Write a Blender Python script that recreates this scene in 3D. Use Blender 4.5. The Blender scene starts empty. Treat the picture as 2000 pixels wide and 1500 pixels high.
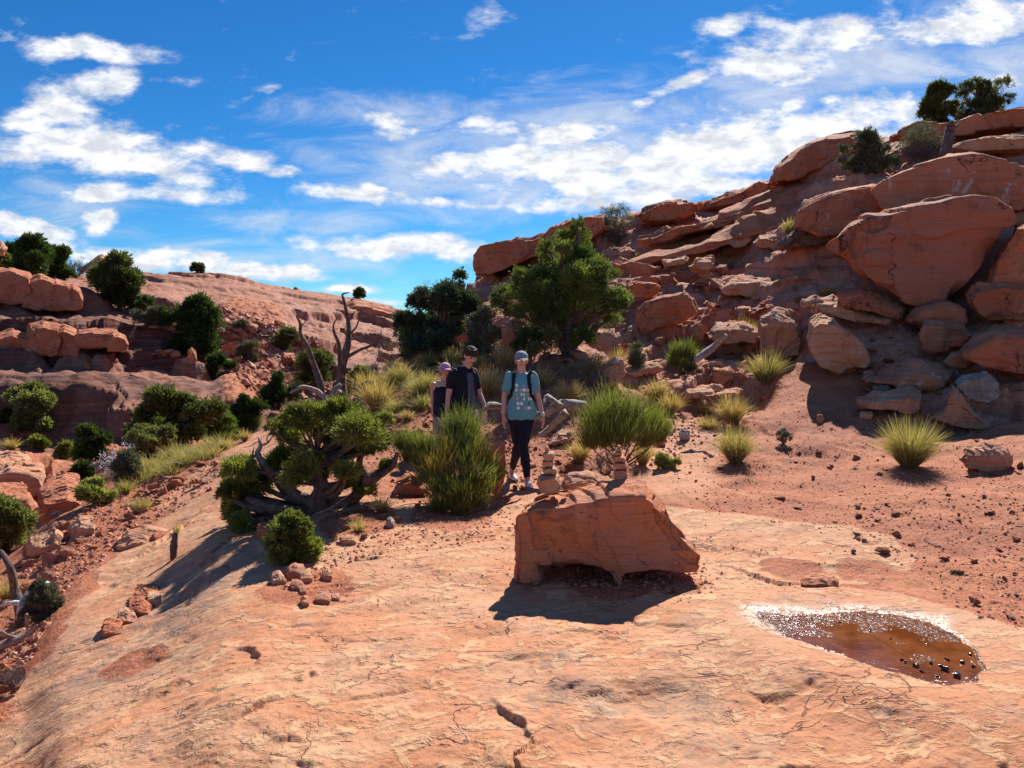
import bpy, bmesh, math, random
import numpy as np
from mathutils import Vector, Matrix
from mathutils.bvhtree import BVHTree
R = math.radians
scene = bpy.context.scene
COL = scene.collection

# ------------------------------------------------------------------ camera
CZ, PITCH, FPX = 1.9, R(4.2), 1500.0
cam_d = bpy.data.cameras.new('camera'); cam = bpy.data.objects.new('camera', cam_d); COL.objects.link(cam)
cam.location = (0, 0, CZ); cam.rotation_euler = (R(90) - PITCH, 0, 0)
cam_d.sensor_width = 36; cam_d.lens = 36 * FPX / 2000; cam_d.clip_start = 0.05; cam_d.clip_end = 20000
scene.camera = cam

SUN_AZ, SUN_EL = R(20), R(41)          # azimuth to the right of +Y
sun_dir = Vector((math.sin(SUN_AZ) * math.cos(SUN_EL), math.cos(SUN_AZ) * math.cos(SUN_EL), math.sin(SUN_EL)))

def ray(px, py):
    a = (px - 1000) / FPX; b = (750 - py) / FPX
    return (a, math.cos(PITCH) + b * math.sin(PITCH), -math.sin(PITCH) + b * math.cos(PITCH))
def at(px, py, Y):
    d = ray(px, py); k = Y / d[1]
    return Vector((d[0] * k, Y, CZ + d[2] * k))
def proj(x, y, z):
    cp, sp = math.cos(PITCH), math.sin(PITCH)
    z = z - CZ
    fwd = y * cp - z * sp; up = y * sp + z * cp
    fwd = np.maximum(fwd, 0.05)
    return 1000 + FPX * x / fwd, 750 - FPX * up / fwd

# ------------------------------------------------------------------ node helper
class NT:
    def __init__(s, tree): s.t = tree; s.n = tree.nodes; s.l = tree.links
    def new(s, typ, **kw):
        nd = s.n.new(typ)
        for k, v in kw.items(): setattr(nd, k, v)
        return nd
    def put(s, sock, v):
        if hasattr(v, 'is_output'): s.l.new(v, sock)
        elif v is not None: sock.default_value = v
    def math(s, op, a, b=None, c=None, clamp=False):
        nd = s.new('ShaderNodeMath', operation=op, use_clamp=clamp)
        s.put(nd.inputs[0], a); s.put(nd.inputs[1], b)
        if c is not None: s.put(nd.inputs[2], c)
        return nd.outputs[0]
    def vmath(s, op, a, b=None, out=0):
        nd = s.new('ShaderNodeVectorMath', operation=op)
        s.put(nd.inputs[0], a); s.put(nd.inputs[1], b)
        return nd.outputs[out]
    def noise(s, vec, scale, detail=4, rough=0.5, dist=0.0, out='Fac'):
        nd = s.new('ShaderNodeTexNoise'); s.put(nd.inputs['Vector'], vec)
        nd.inputs['Scale'].default_value = scale; nd.inputs['Detail'].default_value = detail
        nd.inputs['Roughness'].default_value = rough; nd.inputs['Distortion'].default_value = dist
        return nd.outputs[out]
    def ramp(s, v, lo, hi, a=0.0, b=1.0, smooth=True):
        nd = s.new('ShaderNodeMapRange', interpolation_type='SMOOTHSTEP' if smooth else 'LINEAR')
        s.put(nd.inputs[0], v); s.put(nd.inputs[1], lo); s.put(nd.inputs[2], hi); s.put(nd.inputs[3], a); s.put(nd.inputs[4], b)
        return nd.outputs[0]
    def mix(s, f, a, b, blend='MIX'):
        nd = s.new('ShaderNodeMix', data_type='RGBA', blend_type=blend)
        s.put(nd.inputs[0], f)
        s.put(nd.inputs[6], (*a, 1) if isinstance(a, tuple) and len(a) == 3 else a)
        s.put(nd.inputs[7], (*b, 1) if isinstance(b, tuple) and len(b) == 3 else b)
        return nd.outputs[2]
    def attr(s, name, out='Fac'):
        return s.new('ShaderNodeAttribute', attribute_name=name).outputs[out]
    def bump(s, h, strength, dist, normal=None):
        nd = s.new('ShaderNodeBump'); nd.inputs['Strength'].default_value = strength; nd.inputs['Distance'].default_value = dist
        s.put(nd.inputs['Height'], h)
        if normal is not None: s.put(nd.inputs['Normal'], normal)
        return nd.outputs[0]

# ------------------------------------------------------------------ world: clear sky with broken cloud, fixed to directions
world = bpy.data.worlds.new('World'); scene.world = world; world.use_nodes = True
w = NT(world.node_tree); world.node_tree.nodes.clear()
sky = w.new('ShaderNodeTexSky', sky_type='NISHITA'); sky.sun_disc = False
sky.sun_elevation = SUN_EL; sky.sun_rotation = SUN_AZ
sky.altitude = 1800; sky.air_density = 1.0; sky.dust_density = 0.25; sky.ozone_density = 3.0
gen = w.new('ShaderNodeTexCoord').outputs['Generated']
sep = w.new('ShaderNodeSeparateXYZ'); w.put(sep.inputs[0], gen)
X, Y, Z = sep.outputs
yp = w.math('MAXIMUM', Y, 0.05)
u = w.math('DIVIDE', X, yp); v = w.math('DIVIDE', Z, yp)
cmb = w.new('ShaderNodeCombineXYZ'); w.put(cmb.inputs[0], u); w.put(cmb.inputs[1], v); UV = cmb.outputs[0]
zs = w.math('ADD', w.math('MAXIMUM', Z, 0.0), 0.10)
cp_ = w.new('ShaderNodeCombineXYZ'); w.put(cp_.inputs[0], w.math('DIVIDE', X, zs)); w.put(cp_.inputs[1], w.math('DIVIDE', Y, zs)); PL = cp_.outputs[0]
wcol = w.noise(UV, 5.0, 3, 0.5, out='Color')
wv = w.vmath('SUBTRACT', wcol, (0.5, 0.5, 0.5))
sc_ = w.new('ShaderNodeVectorMath', operation='SCALE'); w.put(sc_.inputs[0], wv); sc_.inputs[3].default_value = 0.05
UVW = w.vmath('ADD', UV, sc_.outputs[0])
def ellipses(lst):
    acc = None
    for (px, py, rx, ry, rot, wt) in lst:
        d = ray(px, py); cu, cv = d[0] / d[1], d[2] / d[1]
        mp = w.new('ShaderNodeMapping', vector_type='TEXTURE')
        w.put(mp.inputs['Vector'], UVW)
        mp.inputs['Location'].default_value = (cu, cv, 0)
        mp.inputs['Rotation'].default_value = (0, 0, -rot)
        mp.inputs['Scale'].default_value = (rx / FPX, ry / FPX, 1)
        ln = w.vmath('LENGTH', mp.outputs[0], out=1)
        e = w.ramp(ln, 2.0, 0.2, 0.0, wt)
        acc = e if acc is None else w.math('MAXIMUM', acc, e)
    return acc
thick = ellipses([
    (165, 100, 135, 24, .13, 1), (215, 170, 70, 30, -.2, 1), (60, 235, 80, 34, 0, .95), (140, 285, 190, 40, .08, 1), (120,215,70,50,0,.9),
    (280, 325, 170, 28, .12, 1), (430, 310, 100, 20, .1, .85), (560, 332, 30, 12, 0, .8), (270, 375, 190, 15, .03, .9), (50, 440, 105, 24, 0.1, .95),
    (185, 424, 40, 22, -.3, 1), (380, 510, 230, 22, .12, 1.05), (570, 530, 90, 18, .1, 1), (780, 482, 180, 22, .02, 1.05), (700, 565, 80, 10, .05, .9), (740,590,60,8,0,.9),
    (700, 380, 110, 18, .15, .9), (880, 402, 130, 12, 0, .85), (760, 245, 70, 26, .1, .8), (500, 190, 40, 12, -.3, .6), (360,165,60,10,0,.6),
    (960, 320, 150, 28, -.15, 1), (1080, 260, 150, 30, .05, .95), (1230, 330, 250, 60, -.08, 1.15), (1480, 285, 290, 62, -.17, 1.15), (1120, 400, 180, 18, 0, .85),
    (1350, 375, 230, 26, -.1, .95), (1590, 85, 170, 52, -.1, .95), (1500, 130, 150, 36, 0, .85), (1330, 160, 130, 16, -.38, .8), (1560, 195, 40, 16, -.5, .9),
    (1930, 45, 130, 42, -.15, .98), (1410, 45, 50, 22, 0, .75), (1960, 165, 80, 22, -.2, .8), (930, 245, 60, 12, 0, .7), (940, 40, 40, 25, -.6, .5)])
thin = ellipses([(800, 225, 230, 40, 0, .7), (1400, 200, 320, 60, -.3, .8), (1750, 130, 220, 60, 0, .9), (1950, 100, 160, 120, 0, .8), (640, 320, 130, 25, .3, .6),
    (620, 430, 260, 22, .02, .7), (1150, 300, 500, 110, -.1, .8), (500, 500, 400, 30, 0, .6), (100, 400, 200, 60, 0, .5)])
# horizontally stretched noise in direction space plus perspective cloud-plane noise
mpn = w.new('ShaderNodeMapping'); w.put(mpn.inputs['Vector'], UV); mpn.inputs['Scale'].default_value = (1.0, 2.1, 1); mpn.inputs['Rotation'].default_value = (0, 0, .1)
nA = w.noise(mpn.outputs[0], 15, 8, 0.62, 0.12)
mpn2 = w.new('ShaderNodeMapping'); w.put(mpn2.inputs['Vector'], UV); mpn2.inputs['Scale'].default_value = (1.0, 3.2, 1); mpn2.inputs['Rotation'].default_value = (0, 0, .25)
nB = w.noise(mpn2.outputs[0], 6, 9, 0.66, 0.9)
nP = w.noise(PL, 1.1, 7, 0.6, 0.3)
front = w.ramp(Y, 0.15, 0.35)
dens = w.math('ADD', w.math('MULTIPLY', thick, 0.72), w.math('MULTIPLY', nA, 1.75))
dens = w.ramp(dens, 1.06, 1.62)
veil = w.math('MULTIPLY', w.ramp(w.math('ADD', w.math('MULTIPLY', thin, 0.55), nB), 0.60, 1.15), 0.8)
front_d = w.math('MAXIMUM', dens, veil)
back_d = w.ramp(nP, 0.52, 0.72, 0, .9)
mxd = w.new('ShaderNodeMix', data_type='FLOAT'); w.put(mxd.inputs[0], front); w.put(mxd.inputs[2], back_d); w.put(mxd.inputs[3], front_d)
cd = w.math('MULTIPLY', mxd.outputs[0], w.ramp(Z, -0.02, 0.03))
# shaded bellies come from the local density of the cloud
nS = w.noise(mpn.outputs[0], 22, 6, 0.6, 0.2)
shade = w.math('MULTIPLY', w.ramp(nS, 0.34, 0.60), w.ramp(dens, 0.3, 1.0, 0.35, 1))
hs = w.new('ShaderNodeHueSaturation'); hs.inputs['Saturation'].default_value = 1.28; hs.inputs['Value'].default_value = 1.0; hs.inputs['Hue'].default_value = 0.497
w.put(hs.inputs['Color'], sky.outputs[0])
skyc = w.mix(1.0, hs.outputs[0], (0.265, 0.53, 0.68), 'MULTIPLY')
cloudc = w.mix(shade, (4.2, 4.5, 5.0), (6.5, 6.5, 6.6))
colr = w.mix(cd, skyc, cloudc)
bg = w.new('ShaderNodeBackground'); w.put(bg.inputs[0], colr); bg.inputs[1].default_value = 0.108
wo = w.new('ShaderNodeOutputWorld'); w.l.new(bg.outputs[0], wo.inputs[0])

sl = bpy.data.lights.new('sun', 'SUN'); sl.energy = 5.0; sl.angle = R(0.55); sl.color = (1.0, 0.94, 0.85)
so = bpy.data.objects.new('sun', sl); COL.objects.link(so)
so.rotation_euler = (-sun_dir).to_track_quat('-Z', 'Y').to_euler()
scene.view_settings.view_transform = 'Standard'; scene.view_settings.look = 'None'
scene.view_settings.exposure = 0.62; scene.view_settings.gamma = 1.0; scene.view_settings.use_curve_mapping = False
scene.cycles.max_bounces = 6; scene.cycles.diffuse_bounces = 3; scene.cycles.transparent_max_bounces = 8
scene.cycles.caustics_reflective = False; scene.cycles.caustics_refractive = False

# ------------------------------------------------------------------ numpy noise
def _h(ix, iy, iz, seed):
    h = (ix * 374761393 + iy * 668265263 + iz * 2147483647 + seed * 1442695041) & 0xFFFFFFFF
    h = ((h ^ (h >> 13)) * 1274126177) & 0xFFFFFFFF
    h = ((h ^ (h >> 16)) * 2246822519) & 0xFFFFFFFF
    return (h ^ (h >> 15)) & 0xFFFFFFFF
def noise2(x, y, seed=0):
    xi = np.floor(x).astype(np.int64); yi = np.floor(y).astype(np.int64)
    xf = x - xi; yf = y - yi
    ux = xf * xf * xf * (xf * (xf * 6 - 15) + 10); uy = yf * yf * yf * (yf * (yf * 6 - 15) + 10)
    def g(i, j):
        a = _h(xi + i, yi + j, 0, seed) * (2 * math.pi / 4294967296.0)
        return np.cos(a) * (xf - i) + np.sin(a) * (yf - j)
    a = g(0, 0); b = g(1, 0); c = g(0, 1); d = g(1, 1)
    return ((a + ux * (b - a)) * (1 - uy) + (c + ux * (d - c)) * uy) * 1.5
def fbm2(x, y, oct=4, seed=0, gain=0.5):
    s = 0; a = 1; f = 1; t = 0
    for i in range(oct):
        s = s + a * noise2(x * f + i * 17.3, y * f - i * 9.1, seed + i * 31); t += a; a *= gain; f *= 2.03
    return s / t
def noise3(x, y, z, seed=0):
    xi = np.floor(x).astype(np.int64); yi = np.floor(y).astype(np.int64); zi = np.floor(z).astype(np.int64)
    xf = x - xi; yf = y - yi; zf = z - zi
    ux = xf * xf * (3 - 2 * xf); uy = yf * yf * (3 - 2 * yf); uz = zf * zf * (3 - 2 * zf)
    def g(i, j, k): return _h(xi + i, yi + j, zi + k, seed) / 2147483648.0 - 1
    def l(a, b, t): return a + (b - a) * t
    return l(l(l(g(0,0,0), g(1,0,0), ux), l(g(0,1,0), g(1,1,0), ux), uy), l(l(g(0,0,1), g(1,0,1), ux), l(g(0,1,1), g(1,1,1), ux), uy), uz)
def fbm3(P, f, oct=4, seed=0, gain=0.5):
    s = 0; a = 1; t = 0
    for i in range(oct):
        s = s + a * noise3(P[:,0]*f + i*7.7, P[:,1]*f - i*3.1, P[:,2]*f + i*5.3, seed + i*13); t += a; a *= gain; f *= 2.07
    return s / t
def sstep(a, b, x):
    t = np.clip((x - a) / (b - a), 0, 1); return t * t * (3 - 2 * t)
def terrace(k, sharp=0.12, flat=0.25):
    i = np.floor(k); f = k - i
    return i + flat * f + (1 - flat) * sstep(1 - sharp, 1, f)

# ------------------------------------------------------------------ mesh / object helpers
def mesh_np(name, V, F, smooth=True, attrs=None, mats=None):
    V = np.asarray(V, dtype=np.float32); F = np.asarray(F, dtype=np.int32)
    me = bpy.data.meshes.new(name)
    me.vertices.add(len(V)); me.vertices.foreach_set('co', V.ravel())
    k = F.shape[1]
    me.loops.add(F.size); me.loops.foreach_set('vertex_index', F.ravel())
    me.polygons.add(len(F)); me.polygons.foreach_set('loop_start', np.arange(0, F.size, k, dtype=np.int32))
    me.polygons.foreach_set('use_smooth', np.full(len(F), smooth))
    if mats is not None: me.polygons.foreach_set('material_index', np.asarray(mats, dtype=np.int32))
    me.update(calc_edges=True)
    for nm, (dom, arr) in (attrs or {}).items():
        a = me.attributes.new(nm, 'FLOAT', dom); a.data.foreach_set('value', np.asarray(arr, dtype=np.float32))
    return me
def obj(name, me, mat=None, parent=None, loc=None):
    o = bpy.data.objects.new(name, me); COL.objects.link(o)
    if mat is not None:
        for m in (mat if isinstance(mat, (list, tuple)) else [mat]): me.materials.append(m)
    if parent is not None: o.parent = parent
    if loc is not None: o.location = loc
    return o
def tag(o, label, cat, group=None, kind=None):
    if kind: o['kind'] = kind
    if label: o['label'] = label
    if cat: o['category'] = cat
    if group: o['group'] = group
    return o
def empty(name, loc):
    o = bpy.data.objects.new(name, None); COL.objects.link(o); o.location = loc; o.empty_display_size = 0.1
    return o
def cat_parts(parts):
    V = []; F = []; n = 0
    for v_, f_ in parts:
        V.append(v_); F.append(np.asarray(f_) + n); n += len(v_)
    return np.concatenate(V), np.concatenate(F)
def evaluated(me_name, me, voxel, smooth_it=0, smooth_f=0.5):
    """voxel-remesh a raw mesh into one continuous surface"""
    o = bpy.data.objects.new('tmp', me); COL.objects.link(o)
    m = o.modifiers.new('r', 'REMESH'); m.mode = 'VOXEL'; m.voxel_size = voxel; m.adaptivity = 0
    if smooth_it:
        s = o.modifiers.new('s', 'SMOOTH'); s.iterations = smooth_it; s.factor = smooth_f
    dg = bpy.context.evaluated_depsgraph_get(); dg.update()
    res = bpy.data.meshes.new_from_object(o.evaluated_get(dg), depsgraph=dg)
    bpy.data.objects.remove(o); bpy.data.meshes.remove(me)
    res.name = me_name
    res.polygons.foreach_set('use_smooth', np.full(len(res.polygons), True))
    return res
def get_v(me):
    a = np.empty(len(me.vertices) * 3, dtype=np.float32); me.vertices.foreach_get('co', a); return a.reshape(-1, 3).astype(float)
def get_n(me):
    a = np.empty(len(me.vertices) * 3, dtype=np.float32); me.vertices.foreach_get('normal', a); return a.reshape(-1, 3).astype(float)
def set_v(me, V):
    me.vertices.foreach_set('co', V.astype(np.float32).ravel()); me.update()

# ------------------------------------------------------------------ materials: rock and soil
def new_mat(name):
    m = bpy.data.materials.new(name); m.use_nodes = True; m.node_tree.nodes.clear()
    t = NT(m.node_tree); out = t.new('ShaderNodeOutputMaterial'); bs = t.new('ShaderNodeBsdfPrincipled')
    t.l.new(bs.outputs[0], out.inputs[0]); bs.inputs['Roughness'].default_value = 0.85
    bs.inputs['Specular IOR Level'].default_value = 0.25
    return m, t, bs, out
def mat_rock(name, c1, c2, c3, white=0.0, strat=1.0, scale=1.0, varnish_or_shade=0.35, cavity=True):
    m, t, bs, out = new_mat(name)
    tc = t.new('ShaderNodeTexCoord').outputs['Object']
    ri = t.math('MULTIPLY', t.new('ShaderNodeObjectInfo').outputs['Random'], 37.0)
    cx = t.new('ShaderNodeCombineXYZ'); t.put(cx.inputs[0], ri); t.put(cx.inputs[1], ri); t.put(cx.inputs[2], ri)
    tc = t.vmath('ADD', tc, cx.outputs[0])
    n1 = t.noise(tc, 1.3 * scale, 4, 0.6, 0.3); n2 = t.noise(tc, 8 * scale, 6, 0.72); n3 = t.noise(tc, 60 * scale, 2, 0.6)
    c = t.mix(t.ramp(n1, 0.38, 0.64), c1, c2)
    mp = t.new('ShaderNodeMapping'); t.put(mp.inputs['Vector'], tc); mp.inputs['Rotation'].default_value = (0.1, 0.12, 0); mp.inputs['Scale'].default_value = (0.7, 0.7, 12 * strat)
    ns = t.noise(mp.outputs[0], 1.6 * scale, 4, 0.6, 0.2)
    c = t.mix(t.math('MULTIPLY', t.ramp(ns, 0.5, 0.68), 0.55), c, c3)
    c = t.mix(t.math('MULTIPLY', t.ramp(n2, 0.54, 0.72), 0.5), c, c3)
    nv = t.noise(tc, 2.6 * scale, 7, 0.7, 0.6)
    c = t.mix(t.math('MULTIPLY', t.ramp(nv, 0.53, 0.66), varnish_or_shade), c, (0.075, 0.045, 0.04))
    if white > 0:
        nw = t.noise(tc, 2.2 * scale, 8, 0.72, 0.8)
        c = t.mix(t.math('MULTIPLY', t.ramp(nw, 0.66 - white * .15, 0.74 - white * .15), 0.75), c, (0.62, 0.54, 0.5))
    rg = t.math('ABSOLUTE', t.math('SUBTRACT', t.noise(tc, 1.1 * scale, 4, 0.55, 0.7), 0.5))
    ck = t.math('MULTIPLY', t.ramp(rg, 0.009, 0.002), t.ramp(t.noise(tc, 1.7 * scale, 2, 0.5), 0.54, 0.62))
    c = t.mix(t.math('MULTIPLY', ck, .7), c, (0.10, 0.04, 0.03))
    c = t.mix(0.5, c, t.mix(n3, (0.62, 0.62, 0.62), (1.3, 1.3, 1.3)), 'MULTIPLY')
    t.put(bs.inputs['Base Color'], c)
    h = t.math('SUBTRACT', t.math('ADD', t.math('ADD', t.math('MULTIPLY', n2, 0.7), t.math('MULTIPLY', n3, .12)), t.math('MULTIPLY', ns, 0.6)), t.math('MULTIPLY', ck, .5))
    t.put(bs.inputs['Normal'], t.bump(h, 1.0, 0.07 / scale))
    return m
ROCK = mat_rock('red_sandstone', (0.50, 0.165, 0.078), (0.58, 0.235, 0.125), (0.36, 0.115, 0.062))
ROCK_PALE = mat_rock('pale_sandstone', (0.60, 0.27, 0.145), (0.64, 0.36, 0.22), (0.46, 0.17, 0.09), varnish_or_shade=.2)
ROCK_WHITE = mat_rock('white_streaked_sandstone', (0.54, 0.19, 0.095), (0.58, 0.25, 0.14), (0.40, 0.13, 0.075), white=0.6)
ROCK_BIG = mat_rock('boulder_sandstone', (0.50, 0.17, 0.085), (0.47, 0.19, 0.12), (0.58, 0.19, 0.075), white=0.12, scale=0.7, varnish_or_shade=.4)
ROCK_GREY = mat_rock('grey_lichen_stone', (0.42, 0.30, 0.22), (0.50, 0.42, 0.34), (0.30, 0.2, 0.15), white=0.5)
ROCK_HERO = mat_rock('hero_boulder_sandstone', (0.62, 0.215, 0.09), (0.54, 0.23, 0.14), (0.42, 0.14, 0.07), scale=2.2, varnish_or_shade=.5, strat=1.4, white=.1)
STONE_SMALL = mat_rock('loose_stone', (0.44, 0.17, 0.10), (0.54, 0.26, 0.16), (0.30, 0.1, 0.06), scale=4, varnish_or_shade=.25)

def mat_ground(name):
    m, t, bs, out = new_mat(name)
    tc = t.new('ShaderNodeTexCoord').outputs['Object']
    soil = t.attr('soil'); slab = t.attr('slab'); dark = t.attr('lichen')
    # bare slab: buff and orange, pulled out along the bedding
    mp = t.new('ShaderNodeMapping'); t.put(mp.inputs['Vector'], tc); mp.inputs['Rotation'].default_value = (0, 0, -0.2); mp.inputs['Scale'].default_value = (1, 1.35, 1)
    a1 = t.noise(mp.outputs[0], 0.8, 5, 0.6, 0.6); a2 = t.noise(mp.outputs[0], 4.6, 6, 0.62, 0.5); a3 = t.noise(mp.outputs[0], 17, 4, 0.6, 0.2); a4 = t.noise(tc, 90, 2, 0.6)
    c = t.mix(t.ramp(a1, 0.4, 0.6), (0.54, 0.23, 0.112), (0.56, 0.29, 0.16))
    c = t.mix(t.math('MULTIPLY', t.ramp(a2, 0.51, 0.61), 0.6), c, (0.66, 0.41, 0.22))
    c = t.mix(t.math('MULTIPLY', t.ramp(a3, 0.56, 0.66), 0.6), c, (0.36, 0.14, 0.085))
    fk = t.noise(mp.outputs[0], 34, 4, 0.7, 0.2); c = t.mix(t.math('MULTIPLY', t.ramp(fk, 0.60, 0.68), 0.55), c, (0.22, 0.10, 0.07))
    pk = t.noise(tc, 2.6, 6, .65, .3); c = t.mix(t.math('MULTIPLY', t.ramp(pk, .54, .66), .4), c, (0.56, 0.33, 0.22))
    mpt = t.new('ShaderNodeMapping'); t.put(mpt.inputs['Vector'], tc); mpt.inputs['Rotation'].default_value = (0, 0, -0.45); mpt.inputs['Scale'].default_value = (7, 34, 10)
    tk = t.ramp(t.noise(mpt.outputs[0], 1.0, 3, 0.6, 0.3), 0.63, 0.70)
    rg = t.math('ABSOLUTE', t.math('SUBTRACT', t.noise(mp.outputs[0], 1.7, 5, 0.55, 0.6), 0.5))
    ck = t.math('MULTIPLY', t.ramp(rg, 0.010, 0.002), t.ramp(t.noise(tc, 1.9, 3, 0.5), 0.50, 0.60))
    dk = t.math('MAXIMUM', tk, ck); c = t.mix(t.math('MULTIPLY', dk, 0.75), c, (0.15, 0.06, 0.045))
    gl = t.noise(mp.outputs[0], 1.9, 7, 0.72, 0.5)
    c = t.mix(t.math('MULTIPLY', t.ramp(gl, 0.56, 0.68), 0.5), c, (0.20, 0.145, 0.12))
    lic = t.math('MULTIPLY', dark, t.ramp(t.noise(mp.outputs[0], 5, 7, 0.75, 0.3), 0.44, 0.56))
    c = t.mix(t.math('MULTIPLY', lic, 0.75), c, (0.17, 0.135, 0.115))
    # hillside bedrock
    mp2 = t.new('ShaderNodeMapping'); t.put(mp2.inputs['Vector'], tc); mp2.inputs['Rotation'].default_value = (0.0, 0.2, 0); mp2.inputs['Scale'].default_value = (0.35, 0.5, 6)
    s1 = t.noise(mp2.outputs[0], 0.9, 5, 0.65, 0.3); s2 = t.noise(tc, 1.1, 5, 0.65, 0.5)
    hc = t.mix(t.ramp(s2, 0.38, 0.62), (0.48, 0.175, 0.095), (0.56, 0.275, 0.18))
    hc = t.mix(t.math('MULTIPLY', t.ramp(s1, 0.5, 0.66), 0.65), hc, (0.34, 0.11, 0.065))
    hc = t.mix(t.math('MULTIPLY', t.ramp(t.noise(tc, 2.3, 6, 0.7, 0.4), 0.56, 0.68), 0.6), hc, (0.13, 0.085, 0.075))
    hc = t.mix(t.math('MULTIPLY', t.ramp(t.noise(tc, 0.5, 6, 0.7, 0.4), 0.62, 0.7), 0.5), hc, (0.60, 0.42, 0.33))
    vr = t.attr('varnish_or_shade'); hc = t.mix(t.math('MULTIPLY', vr, t.ramp(t.noise(mp2.outputs[0], 1.3, 5, .6, .3), .25, .6, .55, 1)), hc, t.mix(1.0, hc, (0.26, 0.25, 0.31), 'MULTIPLY'))  # dims the left hill's colour: varnished rock plus painted shade
    mp3 = t.new('ShaderNodeMapping'); t.put(mp3.inputs['Vector'], tc); mp3.inputs['Rotation'].default_value = (0.0, 0.1, 0); mp3.inputs['Scale'].default_value = (0.12, 0.12, 1.6); s3 = t.noise(mp3.outputs[0], 1.0, 6, 0.7, 0.4)
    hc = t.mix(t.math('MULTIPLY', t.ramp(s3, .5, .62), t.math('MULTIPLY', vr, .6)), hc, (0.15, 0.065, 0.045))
    c = t.mix(slab, hc, c)
    # red soil with grit
    g1 = t.noise(tc, 2.2, 6, 0.6); vo = t.new('ShaderNodeTexVoronoi'); t.put(vo.inputs['Vector'], tc); vo.inputs['Scale'].default_value = 46; vo.inputs['Randomness'].default_value = 1
    vc = t.new('ShaderNodeSeparateColor'); t.put(vc.inputs[0], vo.outputs['Color'])
    g3 = t.noise(tc, 130, 4, 0.7)
    sc = t.mix(t.ramp(g1, 0.35, 0.65), (0.41, 0.122, 0.055), (0.50, 0.18, 0.082))
    sc = t.mix(t.math('MULTIPLY', t.ramp(t.noise(tc, 0.7, 5, .65, .3), .48, .66), .6), sc, (0.27, 0.078, 0.042))
    sc = t.mix(t.math('MULTIPLY', t.ramp(vc.outputs[0], 0.6, 0.95), 0.4), sc, (0.58, 0.29, 0.17))
    sc = t.mix(t.math('MULTIPLY', t.ramp(vc.outputs[1], 0.7, 0.95), 0.5), sc, (0.20, 0.07, 0.05))
    sc = t.mix(0.6, sc, t.mix(g3, (0.5, 0.5, 0.5), (1.4, 1.4, 1.4)), 'MULTIPLY')
    c = t.mix(0.45, c, t.mix(a4, (0.6, 0.6, 0.6), (1.35, 1.35, 1.35)), 'MULTIPLY')
    edge = t.math('ADD', soil, t.math('MULTIPLY', t.math('SUBTRACT', t.noise(tc, 7, 7, 0.75), 0.5), 0.9))
    sf = t.ramp(edge, 0.42, 0.58)
    trl = t.attr('trail'); sc = t.mix(trl, sc, t.mix(g1, (0.54, 0.235, 0.125), (0.60, 0.29, 0.16)))
    c = t.mix(sf, c, sc)
    wet = t.math('MULTIPLY', t.attr('wet'), t.ramp(t.noise(tc, 75, 3, .7), .47, .54, .25, 1))
    c = t.mix(wet, c, t.mix(1.0, c, (0.42, 0.30, 0.24), 'MULTIPLY'))
    t.put(bs.inputs['Base Color'], c)
    t.put(bs.inputs['Roughness'], t.math('SUBTRACT', 0.86, t.math('MULTIPLY', wet, 0.56)))
    t.put(bs.inputs['Specular IOR Level'], t.math('ADD', 0.25, t.math('MULTIPLY', wet, 0.6)))
    hr = t.math('ADD', t.math('MULTIPLY', a3, 0.45), t.math('MULTIPLY', a4, 0.10))
    hr = t.math('SUBTRACT', t.math('ADD', hr, t.math('MULTIPLY', t.ramp(a2, .52, .58), .3)), t.math('MULTIPLY', dk, .7))
    hsn = t.math('ADD', t.math('MULTIPLY', vo.outputs['Distance'], -0.35), t.math('MULTIPLY', g3, 0.35))
    mxn = t.new('ShaderNodeMix', data_type='FLOAT'); t.put(mxn.inputs[0], sf); t.put(mxn.inputs[2], hr); t.put(mxn.inputs[3], hsn)
    b1 = t.bump(mxn.outputs[0], 0.7, 0.03)
    hb_ = t.new('ShaderNodeBump'); hb_.inputs['Distance'].default_value = .35; t.put(hb_.inputs['Strength'], t.math('MULTIPLY', vr, .9, clamp=True)); t.put(hb_.inputs['Height'], t.math('ADD', s3, t.math('MULTIPLY', s2, .7))); t.put(hb_.inputs['Normal'], b1)
    t.put(bs.inputs['Normal'], hb_.outputs[0])
    return m
GROUND = mat_ground('ground_surface')

# ------------------------------------------------------------------ terrain heightfield
def pch_slopes(x, y):
    h = np.diff(x); d = np.diff(y, axis=0) / (h[:, None] if y.ndim > 1 else h)
    m = np.zeros_like(y)
    a, b = d[:-1], d[1:]
    w1 = (2 * h[1:] + h[:-1]); w2 = (h[1:] + 2 * h[:-1])
    if y.ndim > 1: w1 = w1[:, None]; w2 = w2[:, None]
    ok = a * b > 0
    with np.errstate(divide='ignore', invalid='ignore'):
        m[1:-1] = np.where(ok, (w1 + w2) / (w1 / np.where(ok, a, 1) + w2 / np.where(ok, b, 1)), 0)
    m[0] = d[0]; m[-1] = d[-1]
    return m
def pch(x, y, q):
    m = pch_slopes(x, y); q = np.clip(q, x[0], x[-1])
    i = np.clip(np.searchsorted(x, q) - 1, 0, len(x) - 2); h = x[i + 1] - x[i]; t = (q - x[i]) / h
    if y.ndim > 1: h = h[:, None]; t = t[:, None]
    return (y[i] * (2*t**3 - 3*t**2 + 1) + h * m[i] * (t**3 - 2*t**2 + t) + y[i+1] * (-2*t**3 + 3*t**2) + h * m[i+1] * (t**3 - t**2))
def flat(Y): return 640 + 2850 / Y
F_ = {k: flat(k) for k in (1.2, 2, 3, 4, 5, 6, 7, 8)}
def near(*ys, **kw): return [(y, flat(y)) for y in ys]
far_r = [(130, 640), (400, 645), (3000, 643)]
far_l = [(130, 600), (400, 640), (3000, 643)]
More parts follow.
